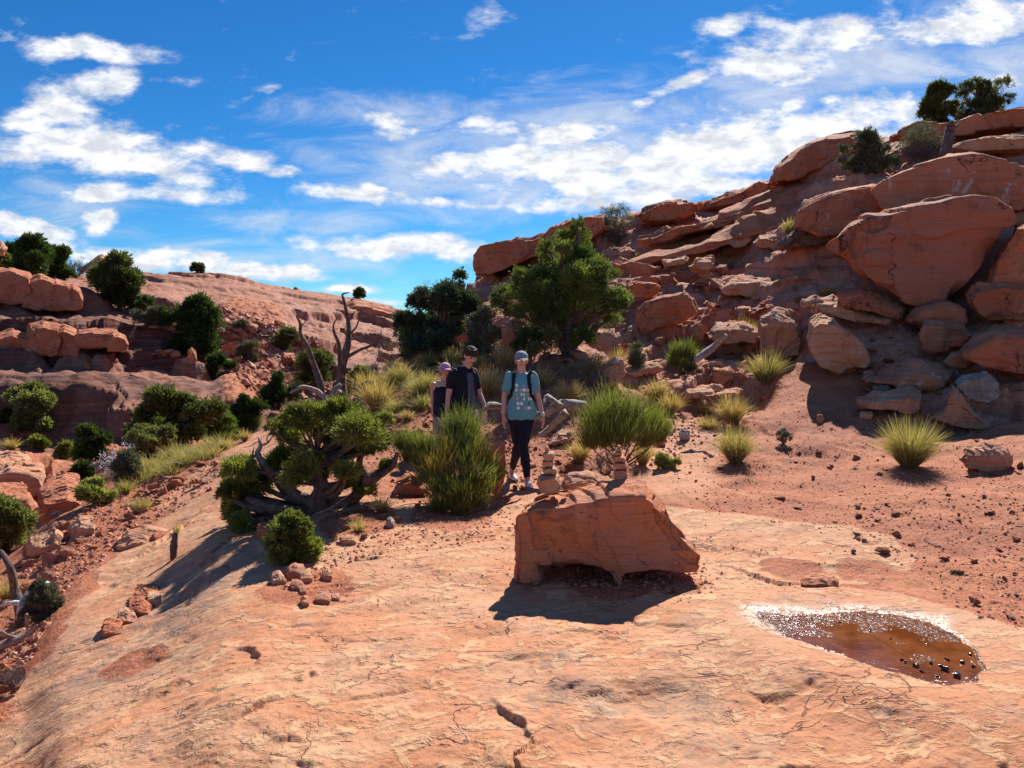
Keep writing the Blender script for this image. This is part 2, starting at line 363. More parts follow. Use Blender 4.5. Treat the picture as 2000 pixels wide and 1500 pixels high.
COLS = {
 -1500: near(1.2, 3) + [(6, 1200), (12, 1000), (25, 800), (60, 600), (100, 560)] + far_l,
 -400: [(1.2, 3100), (2.5, 1930), (4, 1600), (6, 1390), (8, 1280), (11, 1175), (15, 1080), (20, 1000), (27, 900), (31, 860), (34, 715), (36, 680), (39, 610), (44, 580), (47, 520), (60, 500), (80, 505)] + far_l,
 0: [(1.2, 3060), (2.5, 1815), (4, 1500), (4.7, 1400), (6.5, 1260), (8.4, 1160), (10, 1100), (12, 1075), (15, 1040), (18, 985), (20, 925), (22, 905), (28, 885), (31.6, 868), (32.2, 800), (33.0, 722), (35, 692), (38.6, 672), (39.3, 622), (44, 602), (46.3, 580), (47.0, 536), (60, 524), (65, 521), (80, 530)] + far_l,
 100: [(1.2, 3040), (2.5, 1795), (4.3, 1400), (6, 1240), (8.6, 1100), (9.9, 1055), (11.1, 1012), (13, 1015), (16, 985), (19, 940), (21, 905), (28, 880), (32, 860), (32.7, 790), (33.5, 722), (35.5, 692), (39.6, 668), (40.3, 622), (45, 606), (47.2, 585), (48, 550), (60, 536), (66, 529), (80, 535)] + far_l,
 300: [(1.2, 3025), (2.5, 1785), (3.95, 1400), (5.2, 1250), (7.5, 1100), (9.4, 1030), (11, 980), (13.5, 905), (14.5, 896), (17, 905), (22, 895), (27, 864), (31.6, 850), (32.3, 795), (33.2, 742), (36, 716), (41, 688), (43.4, 668), (44.2, 620), (50, 600), (54, 572), (62, 548), (70, 529), (85, 540)] + far_l,
 430: [(1.2, 3020), (3, 1592), (5, 1222), (7, 1075), (9, 1000), (11, 940), (13, 888), (14.5, 870), (17, 880), (22, 885), (28, 860), (32.6, 838), (33.4, 795), (34.4, 750), (40, 724), (46, 700), (50.5, 672), (51.4, 625), (60, 592), (70, 550), (76, 532), (95, 545)] + far_l,
 540: near(1.2, 2, 3, 4, 5) + [(6, 1118), (8, 1008), (10, 935), (12, 880), (14, 842), (15.5, 828), (18, 850), (22, 872), (28, 850), (35, 805), (42, 750), (48, 715), (52, 672), (54, 632), (62, 603), (74, 575), (85, 553), (110, 570), (130, 600), (400, 640), (3000, 643)],
 700: near(1.2, 2, 3, 4, 5, 6, 7) + [(8, 985), (10, 905), (12, 848), (14, 800), (17, 768), (19, 760), (24, 790), (31, 790), (40, 740), (50, 700), (62, 662), (76, 618), (92, 582), (120, 595), (140, 620), (400, 640), (3000, 643)],
 790: near(1.2, 2, 3, 4, 5, 6, 7) + [(8, 985), (9.5, 920), (11, 855), (12.5, 795), (14, 745), (17, 715), (21, 690), (25, 700), (34, 740), (45, 715), (60, 680), (78, 635), (96, 603), (120, 610), (140, 630), (400, 643), (3000, 643)],
 870: near(1.2, 2, 3, 4, 5, 6, 7) + [(8, 990), (9.5, 925), (11, 845), (12.5, 775), (14, 730), (17, 680), (21, 630), (25, 606), (32, 640), (45, 690), (70, 665), (98, 626), (140, 640), (400, 643), (3000, 643)],
 935: near(1.2, 2, 3, 4, 5, 6, 7, 8) + [(9.5, 938), (11, 850), (12.5, 775), (14, 722), (17, 660), (21, 600), (26, 548), (30, 535), (36, 560), (60, 640)] + far_r,
 1000: near(1.2, 2, 3, 4, 5, 6, 7, 8) + [(9.4, 943), (10.5, 880), (12, 790), (14, 715), (17, 640), (21, 575), (26, 520), (29, 488), (33, 498), (40, 540), (60, 600)] + far_r,
 1100: near(1.2, 2, 3, 4, 5, 6, 7, 8) + [(9.2, 945), (10.5, 880), (12, 800), (14, 715), (17, 635), (20, 570), (24, 500), (27, 458), (29, 445), (36, 480), (60, 600)] + far_r,
 1200: near(1.2, 2, 3, 4, 5, 6, 7, 8) + [(9.2, 940), (10.5, 880), (12, 805), (14, 725), (15, 690), (17, 635), (20, 565), (24, 485), (28, 430), (30, 420), (40, 470), (60, 600)] + far_r,
 1300: near(1.2, 2, 3, 4, 5, 6, 7, 8) + [(9, 945), (10, 905), (11, 868), (12.5, 805), (14, 735), (16, 668), (18, 605), (21, 530), (24, 465), (28, 412), (30, 402), (40, 460), (60, 600)] + far_r,
 1400: near(1.2, 2, 3, 4, 5, 6, 7) + [(8, 990), (9, 945), (10, 900), (11, 862), (12, 822), (13, 785), (14, 745), (16, 675), (18, 600), (20, 540), (22, 492), (24, 452), (27, 410), (30, 387), (40, 430), (60, 590)] + far_r,
 1500: near(1.2, 2, 3, 4, 5, 6) + [(7, 1042), (8, 986), (9, 938), (10, 893), (11, 850), (12, 808), (13, 765), (14, 718), (15, 675), (17, 590), (18.5, 530), (20, 480), (22, 430), (25, 385), (28, 350), (40, 420), (60, 590)] + far_r,
 1600: near(1.2, 2, 3, 4, 5, 6) + [(7, 1038), (8, 982), (9, 932), (10, 886), (11, 840), (12, 793), (13, 742), (14, 692), (15, 642), (16, 592), (17.5, 515), (18.5, 462), (20, 395), (21, 365), (23, 325), (26, 277), (40, 400), (60, 590)] + far_r,
 1700: near(1.2, 2, 3, 4, 5, 6) + [(7, 1033), (8, 975), (9, 922), (10, 876), (11, 833), (12, 785), (13, 732), (14, 670), (15, 612), (16, 560), (17, 500), (18.5, 400), (20, 345), (22, 300), (25, 264), (40, 400), (60, 590)] + far_r,
 1850: near(1.2, 2, 3, 4, 5, 6) + [(7, 1025), (8, 963), (9, 912), (10, 868), (11, 826), (12, 772), (13, 712), (14, 645), (15, 585), (16, 515), (17, 430), (18, 352), (19, 318), (20.5, 290), (24, 243), (40, 380), (60, 590)] + far_r,
 2000: near(1.2, 2, 3, 4) + [(5, 1206), (6, 1108), (7, 1018), (8, 955), (9, 900), (10, 852), (11, 803), (12, 742), (13, 682), (14, 612), (15, 540), (16, 460), (17, 375), (18, 310), (19, 275), (21, 242), (24, 210), (40, 350), (60, 590)] + far_r,
 2400: near(1.2, 2, 3, 4) + [(5, 1190), (6, 1075), (7, 980), (8, 905), (9, 840), (10, 780), (12, 660), (14, 520), (16, 360), (18, 230), (20, 170), (24, 120), (40, 250), (60, 500)] + far_r,
 4500: near(1.2, 2.5) + [(4, 1300), (7, 1000), (12, 700), (20, 300), (40, 300), (60, 500)] + far_r,
}
def rings():
    r = [1.0]
    while r[-1] < 9000:
        q = r[-1]
        dr = (0.02 * q if q < 2.9 else 0.0030 * q if q < 6.5 else 0.0042 * q if q < 9 else 0.043 if q < 27 else 0.17 if q < 98 else q * 0.06)
        r.append(q + dr)
    return np.array(r)
RR = rings(); LR = np.log(RR)
AZF = np.linspace(R(-36.5), R(36.5), 1150)
ext = R(36.5) + np.cumsum(np.linspace(R(0.15), R(9), 31)); ext = ext[ext < R(178)]
AZ = np.concatenate([-ext[::-1], AZF, ext]); 
azk = []; prof = []
for px in sorted(COLS):
    az = math.atan((px - 1000) / FPX * 1.0)
    pts = np.array(COLS[px], dtype=float)
    s = np.array([ray(1000, py)[2] / ray(1000, py)[1] for py in pts[:, 1]])
    r = pts[:, 0] / math.cos(az); t = s * math.cos(az)
    azk.append(az); prof.append(pch(np.log(r), t, LR))
flatp = -CZ / RR
azk = [R(-179.9), R(-110)] + azk + [R(110), R(179.9)]; prof = [flatp, flatp] + prof + [flatp, flatp]
azk = np.array(azk); prof = np.array(prof)
T = pch(azk, prof, AZ)                      # (naz, nr)
AZG, RG = np.meshgrid(AZ, RR, indexing='ij')
XG = RG * np.sin(AZG); YG = RG * np.cos(AZG)
ZG = CZ + RG * T
Zbase = ZG.copy()
PX, PY = proj(XG, YG, ZG)
def poly_mask(poly, px, py):
    inside = np.zeros(px.shape, bool); n = len(poly)
    for i in range(n):
        x1, y1 = poly[i]; x2, y2 = poly[(i + 1) % n]
        if y1 == y2: continue
        c = ((y1 > py) != (y2 > py)) & (px < (x2 - x1) * (py - y1) / (y2 - y1) + x1)
        inside ^= c
    return inside
def poly_sd(poly, px, py):
    """signed distance, positive inside"""
    d = np.full(px.shape, 1e9); n = len(poly)
    for i in range(n):
        x1, y1 = poly[i]; x2, y2 = poly[(i + 1) % n]
        dx, dy = x2 - x1, y2 - y1; L = dx*dx + dy*dy + 1e-9
        t = np.clip(((px - x1) * dx + (py - y1) * dy) / L, 0, 1)
        d = np.minimum(d, np.hypot(px - x1 - t*dx, py - y1 - t*dy))
    return np.where(poly_mask(poly, px, py), d, -d)
def gpt(px, py):
    d = ray(px, py); k = -CZ / d[2]; return (d[0] * k, d[1] * k)      # pixel to the z=0 plane
nearm = (RG < 30)
wx, wy = XG, YG
slab_poly = [gpt(*p) for p in [(-900, 1560), (0, 1400), (110, 1240), (200, 1120), (300, 1035), (420, 940), (500, 870), (545, 832), (600, 840), (620, 930), (700, 960), (900, 1000), (1000, 985), (1100, 960), (1300, 985), (1500, 1015), (1650, 1028), (1740, 1050), (1795, 1085), (1780, 1130), (1560, 1150), (1720, 1165), (1900, 1212), (2100, 1265), (2900, 1400)]] + [(30, 1.0), (30, -40), (-30, -40), (-12, 1.5)]
sd = np.full(XG.shape, -5.0); sub = RG < 24
# the slab drops away to the left, so measure there in the true projection
sd[sub] = poly_sd(slab_poly, XG[sub] * CZ / (CZ - np.minimum(Zbase[sub], 0.6)), YG[sub] * CZ / (CZ - np.minimum(Zbase[sub], 0.6)))
edge_n = fbm2(XG * 1.2, YG * 1.2, 4, 5) * 0.35
SLAB = np.where(sub, sstep(-0.12, 0.12, sd + edge_n * 0.5), 0.0)
# hill rock vs soil
def pxm(x0, x1, y0, y1, s=30):
    return sstep(x0 - s, x0 + s, PX) * (1 - sstep(x1 - s, x1 + s, PX)) * sstep(y0 - s, y0 + s, PY) * (1 - sstep(y1 - s, y1 + s, PY))
hn = fbm2(XG * 0.5, YG * 0.5, 5, 77)
right = (AZG > R(-6)) & (RG > 9)
left = (RG > 24) & (AZG < R(-3))
azw = sstep(R(2), R(10), AZG + hn * .1)
r0 = 15.0 - 3.0 * azw
rockR = sstep(r0, r0 + 2.2, RG + hn * 2.5) * sstep(R(-9), R(-6), AZG + hn * .05)
rockL = sstep(29, 34, RG + hn * 6) * (1 - sstep(R(-6), R(-3), AZG))
ledgeL = pxm(-400, 200, 890, 1020) * (RG > 15) * (RG < 30)
SOIL = np.clip(1 - SLAB - np.maximum(np.maximum(rockR, rockL), ledgeL), 0, 1)
SOIL = np.maximum(SOIL * 1.0, pxm(1500, 1800, 700, 840, 25) * (RG > 9) * (RG < 16))
# talus gully between the left hill and the near bank
SOIL = np.maximum(SOIL, pxm(430, 560, 560, 800, 30) * (RG > 30) * (RG < 70) * 0.75)
SOIL = np.where(np.abs(AZG) > R(36.5), np.where(RG < 24, SOIL, 0.5), SOIL)
# gravel washed on to the slab and under the balanced boulder
for (gx, gy, rr, wt) in [(1190, 1120, .42, .85), (1560, 1105, .35, .6), (1700, 1110, .35, .6), (1330, 1130, .3, .6), (600, 1130, .45, .75), (250, 1210, .3, .6), (880, 1010, .5, .9), (1150, 960, .5, .8), (700, 1020, .5, .95), (1560, 1220, .15, .3)]:
    q = gpt(gx, gy); dd = np.hypot((XG - q[0]), (YG - q[1]) * 0.9)
    SOIL = np.maximum(SOIL, (1 - sstep(rr * .5, rr * 1.2, dd + edge_n * .3)) * wt * (RG < 12))
SOIL = np.clip(SOIL, 0, 1)
ROCKW = np.clip(1 - SOIL - SLAB, 0, 1)
# --- displacement
Dz = np.zeros_like(ZG)
ca, sa = math.cos(0.45), math.sin(0.45)
U = XG * ca + YG * sa; Vv = -XG * sa + YG * ca
m = RG < 26
u_, v_ = U[m], Vv[m]
wp = fbm2(u_ * .9, v_ * 1.6, 3, 11) * 0.7
n1 = fbm2(u_ * 0.55 + wp * .5, v_ * 0.85 + wp * .3, 3, 21, 0.42)
n2 = fbm2(u_ * 1.7 + wp, v_ * 2.6, 3, 22, 0.45)
tz = (terrace(n1 * 8, 0.12, 0.55) / 8) * 0.075 + (terrace(n2 * 5, 0.14, 0.5) / 5) * 0.035 * sstep(-.1, .3, fbm2(u_ * 1.1, v_ * 1.1, 3, 46))
msk = sstep(-0.15, 0.25, fbm2(u_ * .8, v_ * .8, 3, 44))
n3 = fbm2(u_ * 1.0 + wp * 1.2, v_ * 2.6, 3, 29, .45)
crk = np.exp(-(n3 / 0.075) ** 2) * sstep(0.05, 0.3, fbm2(u_ * 1.3, v_ * 1.9, 3, 66)) * 0.018
big = fbm2(XG[m] * .45, YG[m] * .45, 3, 3) * 0.06
fine = fbm2(u_ * 7, v_ * 11, 4, 91, .6) * 0.009
slabD = big + tz * (0.5 + 0.7 * msk) - crk + fine
soilD = fbm2(XG[m] * 1.1, YG[m] * 1.1, 3, 8) * 0.07 + fbm2(XG[m] * 9, YG[m] * 9, 4, 9, .65) * 0.018
rockf = np.clip(ROCKW[m] , 0, 1)
Dz[m] = slabD * SLAB[m] + soilD * np.clip(1 - SLAB[m], 0, 1)
ZG = ZG + Dz
# stratified hill, right: bedding dips to the left; risers face the camera
mR = (RG > 9) & (RG < 45) & (AZG > R(-12))
x, y, z = XG[mR], YG[mR], ZG[mR]
wpz = fbm2(x * .35, y * .35, 3, 51) * 0.45 + fbm2(x * 1.1, y * 1.1, 2, 55) * 0.10
bed = z - 0.16 * x + 0.02 * y + wpz
st = 0.62
tb = terrace(bed / st, 0.22, 0.25) * st - bed
bed2 = bed * 4.1 + fbm2(x * 2, y * 2, 3, 58) * .5
tb2 = (terrace(bed2 / st, 0.25, 0.2) * st - bed2) / 4.1
blk = fbm2(x * 1.2, y * 0.7, 2, 61, .4)
amt = ROCKW[mR] * sstep(9, 12, RG[mR])
smoothf = sstep(-.1, .25, fbm2(x * .22, y * .22, 2, 62))
ZG[mR] += amt * (tb * (0.95 - 0.75 * smoothf) + tb2 * (0.8 - .5 * smoothf) + (terrace(blk * 3, .1, .2) / 3) * 0.30 * (1 - .6 * smoothf)) + amt * fbm2(x * 3, y * 3, 4, 63, .5) * 0.045
ZG[mR] += (1 - amt) * SOIL[mR] * (tb * 0.15) * sstep(R(-9), R(-5), AZG[mR])
# left hill: domed slickrock with broad ledges
mL = (RG > 16) & (RG < 130) & (AZG < R(1))
x, y, z = XG[mL], YG[mL], ZG[mL]
wpz = fbm2(x * .08, y * .08, 4, 71) * 1.3 + fbm2(x * .3, y * .3, 4, 75) * 0.5
bed = z + 0.10 * x + wpz
tb = terrace(bed / 1.5, 0.10, 0.3) * 1.5 - bed
b2 = bed * 3.7; tb2 = (terrace(b2 / 1.5, 0.15, 0.25) * 1.5 - b2) / 3.7
amt = ROCKW[mL] * sstep(16, 20, RG[mL]) * (1 - sstep(R(-8), R(-3), AZG[mL]) * (RG[mL] < 45))
lowface = 1 - sstep(3.0, 5.5, z)
ZG[mL] += amt * (tb * (0.35 + 0.65 * lowface) + tb2 * 0.6) + amt * fbm2(x * .55, y * .55, 3, 79, .45) * 0.28 * (.4 + .6 * lowface)
ZG[mL] += SOIL[mL] * sstep(20, 26, RG[mL]) * fbm2(x * 1.2, y * 1.2, 4, 83, .65) * 0.5
# lifted flakes of the slab: a short riser facing the camera, dying out behind
FLK = [([(452,1397),(490,1375),(520,1362),(552,1350)], .032), ([(60,1505),(105,1482),(146,1462)], .035), ([(112,1432),(140,1424),(176,1424)], .022), ([(958,1346),(985,1375),(1018,1393),(1038,1432)], .034), ([(456,1243),(480,1246),(497,1254),(502,1284)], .03),
 ([(680,1300),(704,1280),(730,1276)], .022), ([(590,1324),(606,1308),(624,1307)], .026), ([(533,1438),(560,1430),(592,1428)], .024), ([(1138,1342),(1170,1330),(1204,1322)], .026), ([(285,1304),(330,1288),(374,1272)], .022), ([(990,1476),(1004,1460),(1020,1470)], .03),
 ([(1690,1366),(1730,1370),(1790,1384)], .02), ([(1574,1322),(1590,1322),(1602,1332)], .024), ([(1085,1330),(1120,1325),(1150,1318)], .018), ([(1500,1470),(1560,1462),(1540,1466)], .02), ([(395,1060),(440,1035),(470,1010)], .03), ([(210,1360),(240,1340),(262,1328)], .02), ([(560,1462),(610,1470),(650,1466)], .02), ([(1650,1500),(1665,1478)], .024), ([(1950,1465),(1975,1470)], .02),
 ([(1372,1088),(1430,1096),(1470,1112),(1520,1134),(1590,1142),(1660,1143),(1710,1138),(1730,1118)], .034), ([(1380,1060),(1440,1066),(1500,1078)], .02), ([(1540,1090),(1600,1096),(1680,1098)], .018), ([(240,1000),(300,975),(360,950),(430,915)], .05), ([(1420,1195),(1500,1230)], .012)]
mF = (RG > 2.9) & (RG < 13); fx_, fy_ = XG[mF], YG[mF]; acc = np.zeros(fx_.shape)
for pl, hh in FLK:
    Q = [gpt(a, b) for a, b in pl]; L_ = [math.hypot(Q[i+1][0]-Q[i][0], Q[i+1][1]-Q[i][1]) for i in range(len(Q)-1)]; tot = sum(L_)
    cx_ = sum(q[0] for q in Q) / len(Q); cy_ = sum(q[1] for q in Q) / len(Q); w_ = np.hypot(fx_ - cx_, fy_ - cy_) < tot + .8
    X_, Y_ = fx_[w_], fy_[w_]; jx = fbm2(X_ * 9, Y_ * 9, 3, 131) * .03; jy = fbm2(X_ * 9 + 40, Y_ * 9, 3, 132) * .03; X_ = X_ + jx; Y_ = Y_ + jy
    bd = np.full(X_.shape, 9.0); bs_ = np.zeros(X_.shape); sg = np.zeros(X_.shape); run = 0
    for i in range(len(L_)):
        ax_, ay_ = Q[i]; dx, dy = Q[i+1][0] - ax_, Q[i+1][1] - ay_
        if dx < 0: sgn = -1
        else: sgn = 1
        tt = np.clip(((X_ - ax_) * dx + (Y_ - ay_) * dy) / (L_[i] ** 2), 0, 1); d_ = np.hypot(X_ - ax_ - tt * dx, Y_ - ay_ - tt * dy)
        cr_ = (dx * (Y_ - ay_) - dy * (X_ - ax_)) * sgn; k_ = d_ < bd
        bd = np.where(k_, d_, bd); bs_ = np.where(k_, (run + tt * L_[i]) / tot, bs_); sg = np.where(k_, np.sign(cr_), sg); run += L_[i]
    tp_ = np.clip(np.sin(np.pi * bs_), 0, 1) ** .7 * hh
    sd_ = bd * sg; k_ = sstep(-.014, .016, sd_); acc[w_] += tp_ * np.exp(-bd / .16) * k_ - tp_ * .3 * np.exp(-bd / .04) * (1 - k_)
ZG[mF] += acc * SLAB[mF]
# pool: a shallow basin in the slab
POOL_PX = [(1478, 1190), (1530, 1198), (1600, 1195), (1680, 1190), (1750, 1197), (1820, 1212), (1870, 1240), (1895, 1270), (1908, 1300), (1890, 1322), (1840, 1328), (1780, 1312), (1700, 1290), (1620, 1268), (1550, 1240), (1500, 1212)]
POOL = [gpt(*p) for p in POOL_PX]
mP = (RG > 3) & (RG < 8) & (AZG > R(5)) & (AZG < R(40))
psd = poly_sd(POOL, XG[mP], YG[mP]) + fbm2(XG[mP] * 6, YG[mP] * 6, 3, 101) * 0.03
POOL_Z = -0.012
wgt = sstep(-0.75, -0.12, psd)
bumpz = fbm2(XG[mP] * 20, YG[mP] * 20, 3, 103) * 0.006
target = np.where(psd > 0, POOL_Z - 0.028 * sstep(0, 0.12, psd) + bumpz * .6, POOL_Z + 0.006 * sstep(0, .08, -psd) + 0.04 * sstep(0, 0.6, -psd) + np.maximum((ZG[mP] - Zbase[mP]) * .25, -.004))
ZG[mP] = ZG[mP] * (1 - wgt) + target * wgt
WET = np.zeros_like(ZG); 
far_side = sstep(4.55, 4.95, YG[mP] - 0.12 * (XG[mP] - 2.4))
WET[mP] = sstep(-0.04 - 0.20 * far_side, -0.02, psd + fbm2(XG[mP] * 4, YG[mP] * 4, 3, 109) * .10 * far_side) * .9
LICH = np.zeros_like(ZG)
for (gx, gy, rx, ry, wt) in [(320, 1120, .6, 1.5, .9), (100, 1380, .12, .5, .25), (230, 1180, .35, .9, .7), (1330, 1330, .3, .25, .6), (1100, 1350, .45, .3, .7), (1400, 1420, .4, .2, .5), (1850, 1130, .6, .2, .3), (1060, 1270, .3, .2, .6)]:
    q = gpt(gx, gy); dd = np.hypot((XG - q[0]) / rx, (YG - q[1]) / ry)
    LICH = np.maximum(LICH, (1 - sstep(.4, 1.3, dd)) * wt)
TR = [[(555, 828), (520, 850), (480, 885), (425, 912), (380, 940)], [(990, 945), (1040, 950), (1100, 962)], [(1310, 960), (1335, 910), (1345, 875)]]
VARN_SHADE = sstep(R(1), R(-4), AZG) * sstep(24, 30, RG) * np.clip(.6 + .75 * (sstep(30.5, 32, RG) * (1 - sstep(33.5, 36, RG)) * 1.3 + sstep(38, 39.4, RG) * (1 - sstep(39.8, 42, RG)) + sstep(44, 46, RG) * (1 - sstep(48, 50, RG)) * .6), 0, 1) * (1 - .45 * sstep(50, 62, RG))  # left hill: darker rock, with shade painted on its wall bands
TRAIL = np.zeros_like(ZG); mT = (RG < 20) & (RG > 4)
for ln in TR:
    Q = [at(a, b, {0: 15, 1: 14, 2: 12.8, 3: 11.8, 4: 10.8}[i]) if ln is TR[0] else Vector((*gpt(a, b), 0)) for i, (a, b) in enumerate(ln)]
    for a, b in zip(Q[:-1], Q[1:]):
        dx, dy = b.x - a.x, b.y - a.y; tt = np.clip(((XG[mT] - a.x) * dx + (YG[mT] - a.y) * dy) / (dx*dx + dy*dy), 0, 1)
        dd = np.hypot(XG[mT] - a.x - tt * dx, YG[mT] - a.y - tt * dy)
        TRAIL[mT] = np.maximum(TRAIL[mT], 1 - sstep(.25, .75, dd + edge_n[mT] * .5))
SOIL = np.maximum(SOIL, TRAIL * .9 * (AZG < R(0)))
# grid lookups
def ground_z(x, y):
    az = math.atan2(x, y); r = math.hypot(x, y)
    i = int(np.clip(np.searchsorted(AZ, az) - 1, 0, len(AZ) - 2)); j = int(np.clip(np.searchsorted(RR, r) - 1, 0, len(RR) - 2))
    a = min(max((az - AZ[i]) / (AZ[i+1] - AZ[i]), 0), 1); b = min(max((r - RR[j]) / (RR[j+1] - RR[j]), 0), 1)
    return float((ZG[i, j] * (1-b) + ZG[i, j+1] * b) * (1-a) + (ZG[i+1, j] * (1-b) + ZG[i+1, j+1] * b) * a)
def on_ground(px, py, ymin=2.5, ymax=200):
    """first place where the sight line through a photo point meets the terrain"""
    d = ray(px, py); az = math.atan2(d[0], d[1]); s = d[2] / math.hypot(d[0], d[1])
    i = int(np.clip(np.searchsorted(AZ, az), 0, len(AZ) - 1))
    h = ZG[i] - (CZ + RR * s)
    k = np.where((h >= 0) & (RR > ymin) & (RR < ymax))[0]
    r = RR[k[0]] if len(k) else RR[np.argmax(np.where((RR > ymin) & (RR < ymax), h / RR, -9))]
    x, y = r * math.sin(az), r * math.cos(az)
    return Vector((x, y, ground_z(x, y)))
# --- build sheets
naz, nr = ZG.shape
idx = np.arange(naz * nr).reshape(naz, nr)
quad = np.stack([idx[:-1, :-1], idx[1:, :-1], idx[1:, 1:], idx[:-1, 1:]], -1).reshape(-1, 4)
P3 = np.stack([XG, YG, ZG], -1).reshape(-1, 3)
def cen(A): return (0.25 * (A[:-1, :-1] + A[1:, :-1] + A[1:, 1:] + A[:-1, 1:])).ravel()
cs, cr, ca_ = cen(SLAB), cen(RG), cen(AZG)
reg = np.full(len(quad), 2)
reg[(cs > 0.5) & (cr < 24)] = 0
reg[(reg == 2) & (cr < 24) & ((cen(SOIL) > 0.5) | (cr < 9))] = 1
reg[(reg == 2) & (ca_ < R(-4)) & (cr >= 15)] = 3
reg[(reg == 2) & (cr > 60)] = 3
reg[(cen(TRAIL) > 0.5) & (reg != 3)] = 4
names = ['bedrock_ground', 'gravel_ground', 'hillside', 'hill', 'path']
labs = ['bare buff and orange sandstone slab in front', 'red gritty soil between the slab and the hillside', 'stepped red rock hillside rising to the right', 'red rock hill across the ravine with a domed top', 'bare trodden orange footpath']
att = {'soil': SOIL, 'slab': SLAB, 'lichen': LICH, 'wet': WET, 'trail': TRAIL, 'varnish_or_shade': VARN_SHADE}
for k in range(5):
    q = quad[reg == k]; used = np.unique(q); remap = np.zeros(naz * nr, dtype=np.int64); remap[used] = np.arange(len(used))
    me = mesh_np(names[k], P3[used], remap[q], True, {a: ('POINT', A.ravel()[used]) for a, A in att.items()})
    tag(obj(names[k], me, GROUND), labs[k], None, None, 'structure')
# near cap under the camera
cap_n = len(AZ); cv_ = np.concatenate([P3[idx[:, 0]], [[0, 0, float(ZG[:, 0].mean())]]]); cf = np.array([[i, cap_n, (i + 1) % cap_n] for i in range(cap_n)])[:, ::-1]
tag(obj('bedrock_ground', mesh_np('bedrock_ground_cap', cv_, cf, True, {'slab': ('POINT', np.ones(cap_n + 1))}), GROUND), 'patch of slab where the photographer stands', None, None, 'structure')

# ------------------------------------------------------------------ rocks
def rough(me, size, amp=0.03, seed=0, strata=0.6, bed_rot=0.0):
    V = get_v(me); N = get_n(me); s = 1.0 / size
    d = fbm3(V * s, 1.6, 3, seed) * amp * 1.1 + fbm3(V * s, 6.5, 3, seed + 3) * amp * 0.45
    hz = V[:, 2] * s + bed_rot * V[:, 0] * s + fbm3(V * s, 1.5, 2, seed + 9) * 0.12
    k = hz * 9; d = d + (terrace(k, .3, .1) - k) * amp * 0.35 * strata * (1 - np.abs(N[:, 2]))
    chip = fbm3(V * s, 3.1, 2, seed + 20); d = d - np.maximum(chip - 0.10, 0) * amp * 3.0
    cel = fbm3(V * s, 2.3, 2, seed + 40); d = d + (terrace(cel * 4, .07, .1) / 4) * amp * 2.6
    d = d + fbm3(V * s, 16, 2, seed + 50) * amp * .2
    set_v(me, V + N * (d * size)[:, None])
def prism_raw(pts, cx, cz, thick, front=0.86, back=0.75, topf=0.3, lean=0.0):
    """rings front to back; pts are (x, z) in the plane of the widest ring"""
    n = len(pts); P = np.array(pts); zmin, zmax = P[:, 1].min(), P[:, 1].max(); H = zmax - zmin
    rings_ = []
    for (yf, s, tf) in ((-0.5, front * .985, topf), (-0.16, .975, topf * .25), (0.0, 1.0, 0.0), (0.5, back, 0.05)):
        q = P.copy(); q[:, 0] = cx + (q[:, 0] - cx) * s
        q[:, 1] = zmin + (q[:, 1] - zmin) * (1 - tf) * (1 - (1 - s) * .3) + (1 - s) * .15 * H
        y = np.full(n, yf * thick) + lean * (q[:, 1] - cz)
        rings_.append(np.stack([q[:, 0], y, q[:, 1]], 1))
    bm = bmesh.new(); vr = [[bm.verts.new(p) for p in r] for r in rings_]
    for a, b in zip(vr[:-1], vr[1:]):
        for i in range(n):
            j = (i + 1) % n
            try: bm.faces.new((a[i], a[j], b[j], b[i]))
            except ValueError: pass
    bm.faces.new(vr[0][::-1]); bm.faces.new(vr[-1])
    bmesh.ops.recalc_face_normals(bm, faces=bm.faces)
    return bm
def orock(name, label, cat, poly, Yd, thick, mat=None, seed=0, group=None, amp=0.04, res=80, front=0.86, back=0.75, topf=0.3, lean=0.0, strata=.6, bed=0.0, extra=None, kind=None):
    W = [at(px, py, Yd) for px, py in poly]
    P = [(p.x, p.z) for p in W]; xs = [p[0] for p in P]; zs = [p[1] for p in P]
    cx, cz = (min(xs) + max(xs)) / 2, (min(zs) + max(zs)) / 2
    size = max(max(xs) - min(xs), max(zs) - min(zs))
    bm = prism_raw([(x - cx, z - cz) for x, z in P], 0, 0, thick, front, back, topf, lean)
    for (pl, y0, th) in (extra or []):
        b2 = prism_raw([(at(px, py, Yd).x - cx, at(px, py, Yd).z - cz) for px, py in pl], np.mean([at(px, py, Yd).x for px, py in pl]) - cx, 0, th, .85, .85, 0.02)
        tmp = bpy.data.meshes.new('t'); 
        for v_ in b2.verts: v_.co.y += y0
        b2.to_mesh(tmp); b2.free(); bm.from_mesh(tmp); bpy.data.meshes.remove(tmp)
    ctr = at((min(p[0] for p in poly) + max(p[0] for p in poly)) / 2, (min(p[1] for p in poly) + max(p[1] for p in poly)) / 2, Yd)
    for v_ in bm.verts: v_.co.x += v_.co.y * ctr.x / Yd; v_.co.z += v_.co.y * max(ctr.z - CZ, 0) / Yd * .5   # depth axis sheared along the view ray so the outline keeps its place
    me = bpy.data.meshes.new('raw'); bm.to_mesh(me); bm.free()
    me = evaluated(name, me, size / max(res, 44), 1 if res > 60 else 0, 0.5)
    rough(me, size, amp, seed, strata, bed)
    o = obj(name, me, mat or ROCK, None, (cx, Yd, cz))
    return tag(o, label, cat, group, kind)
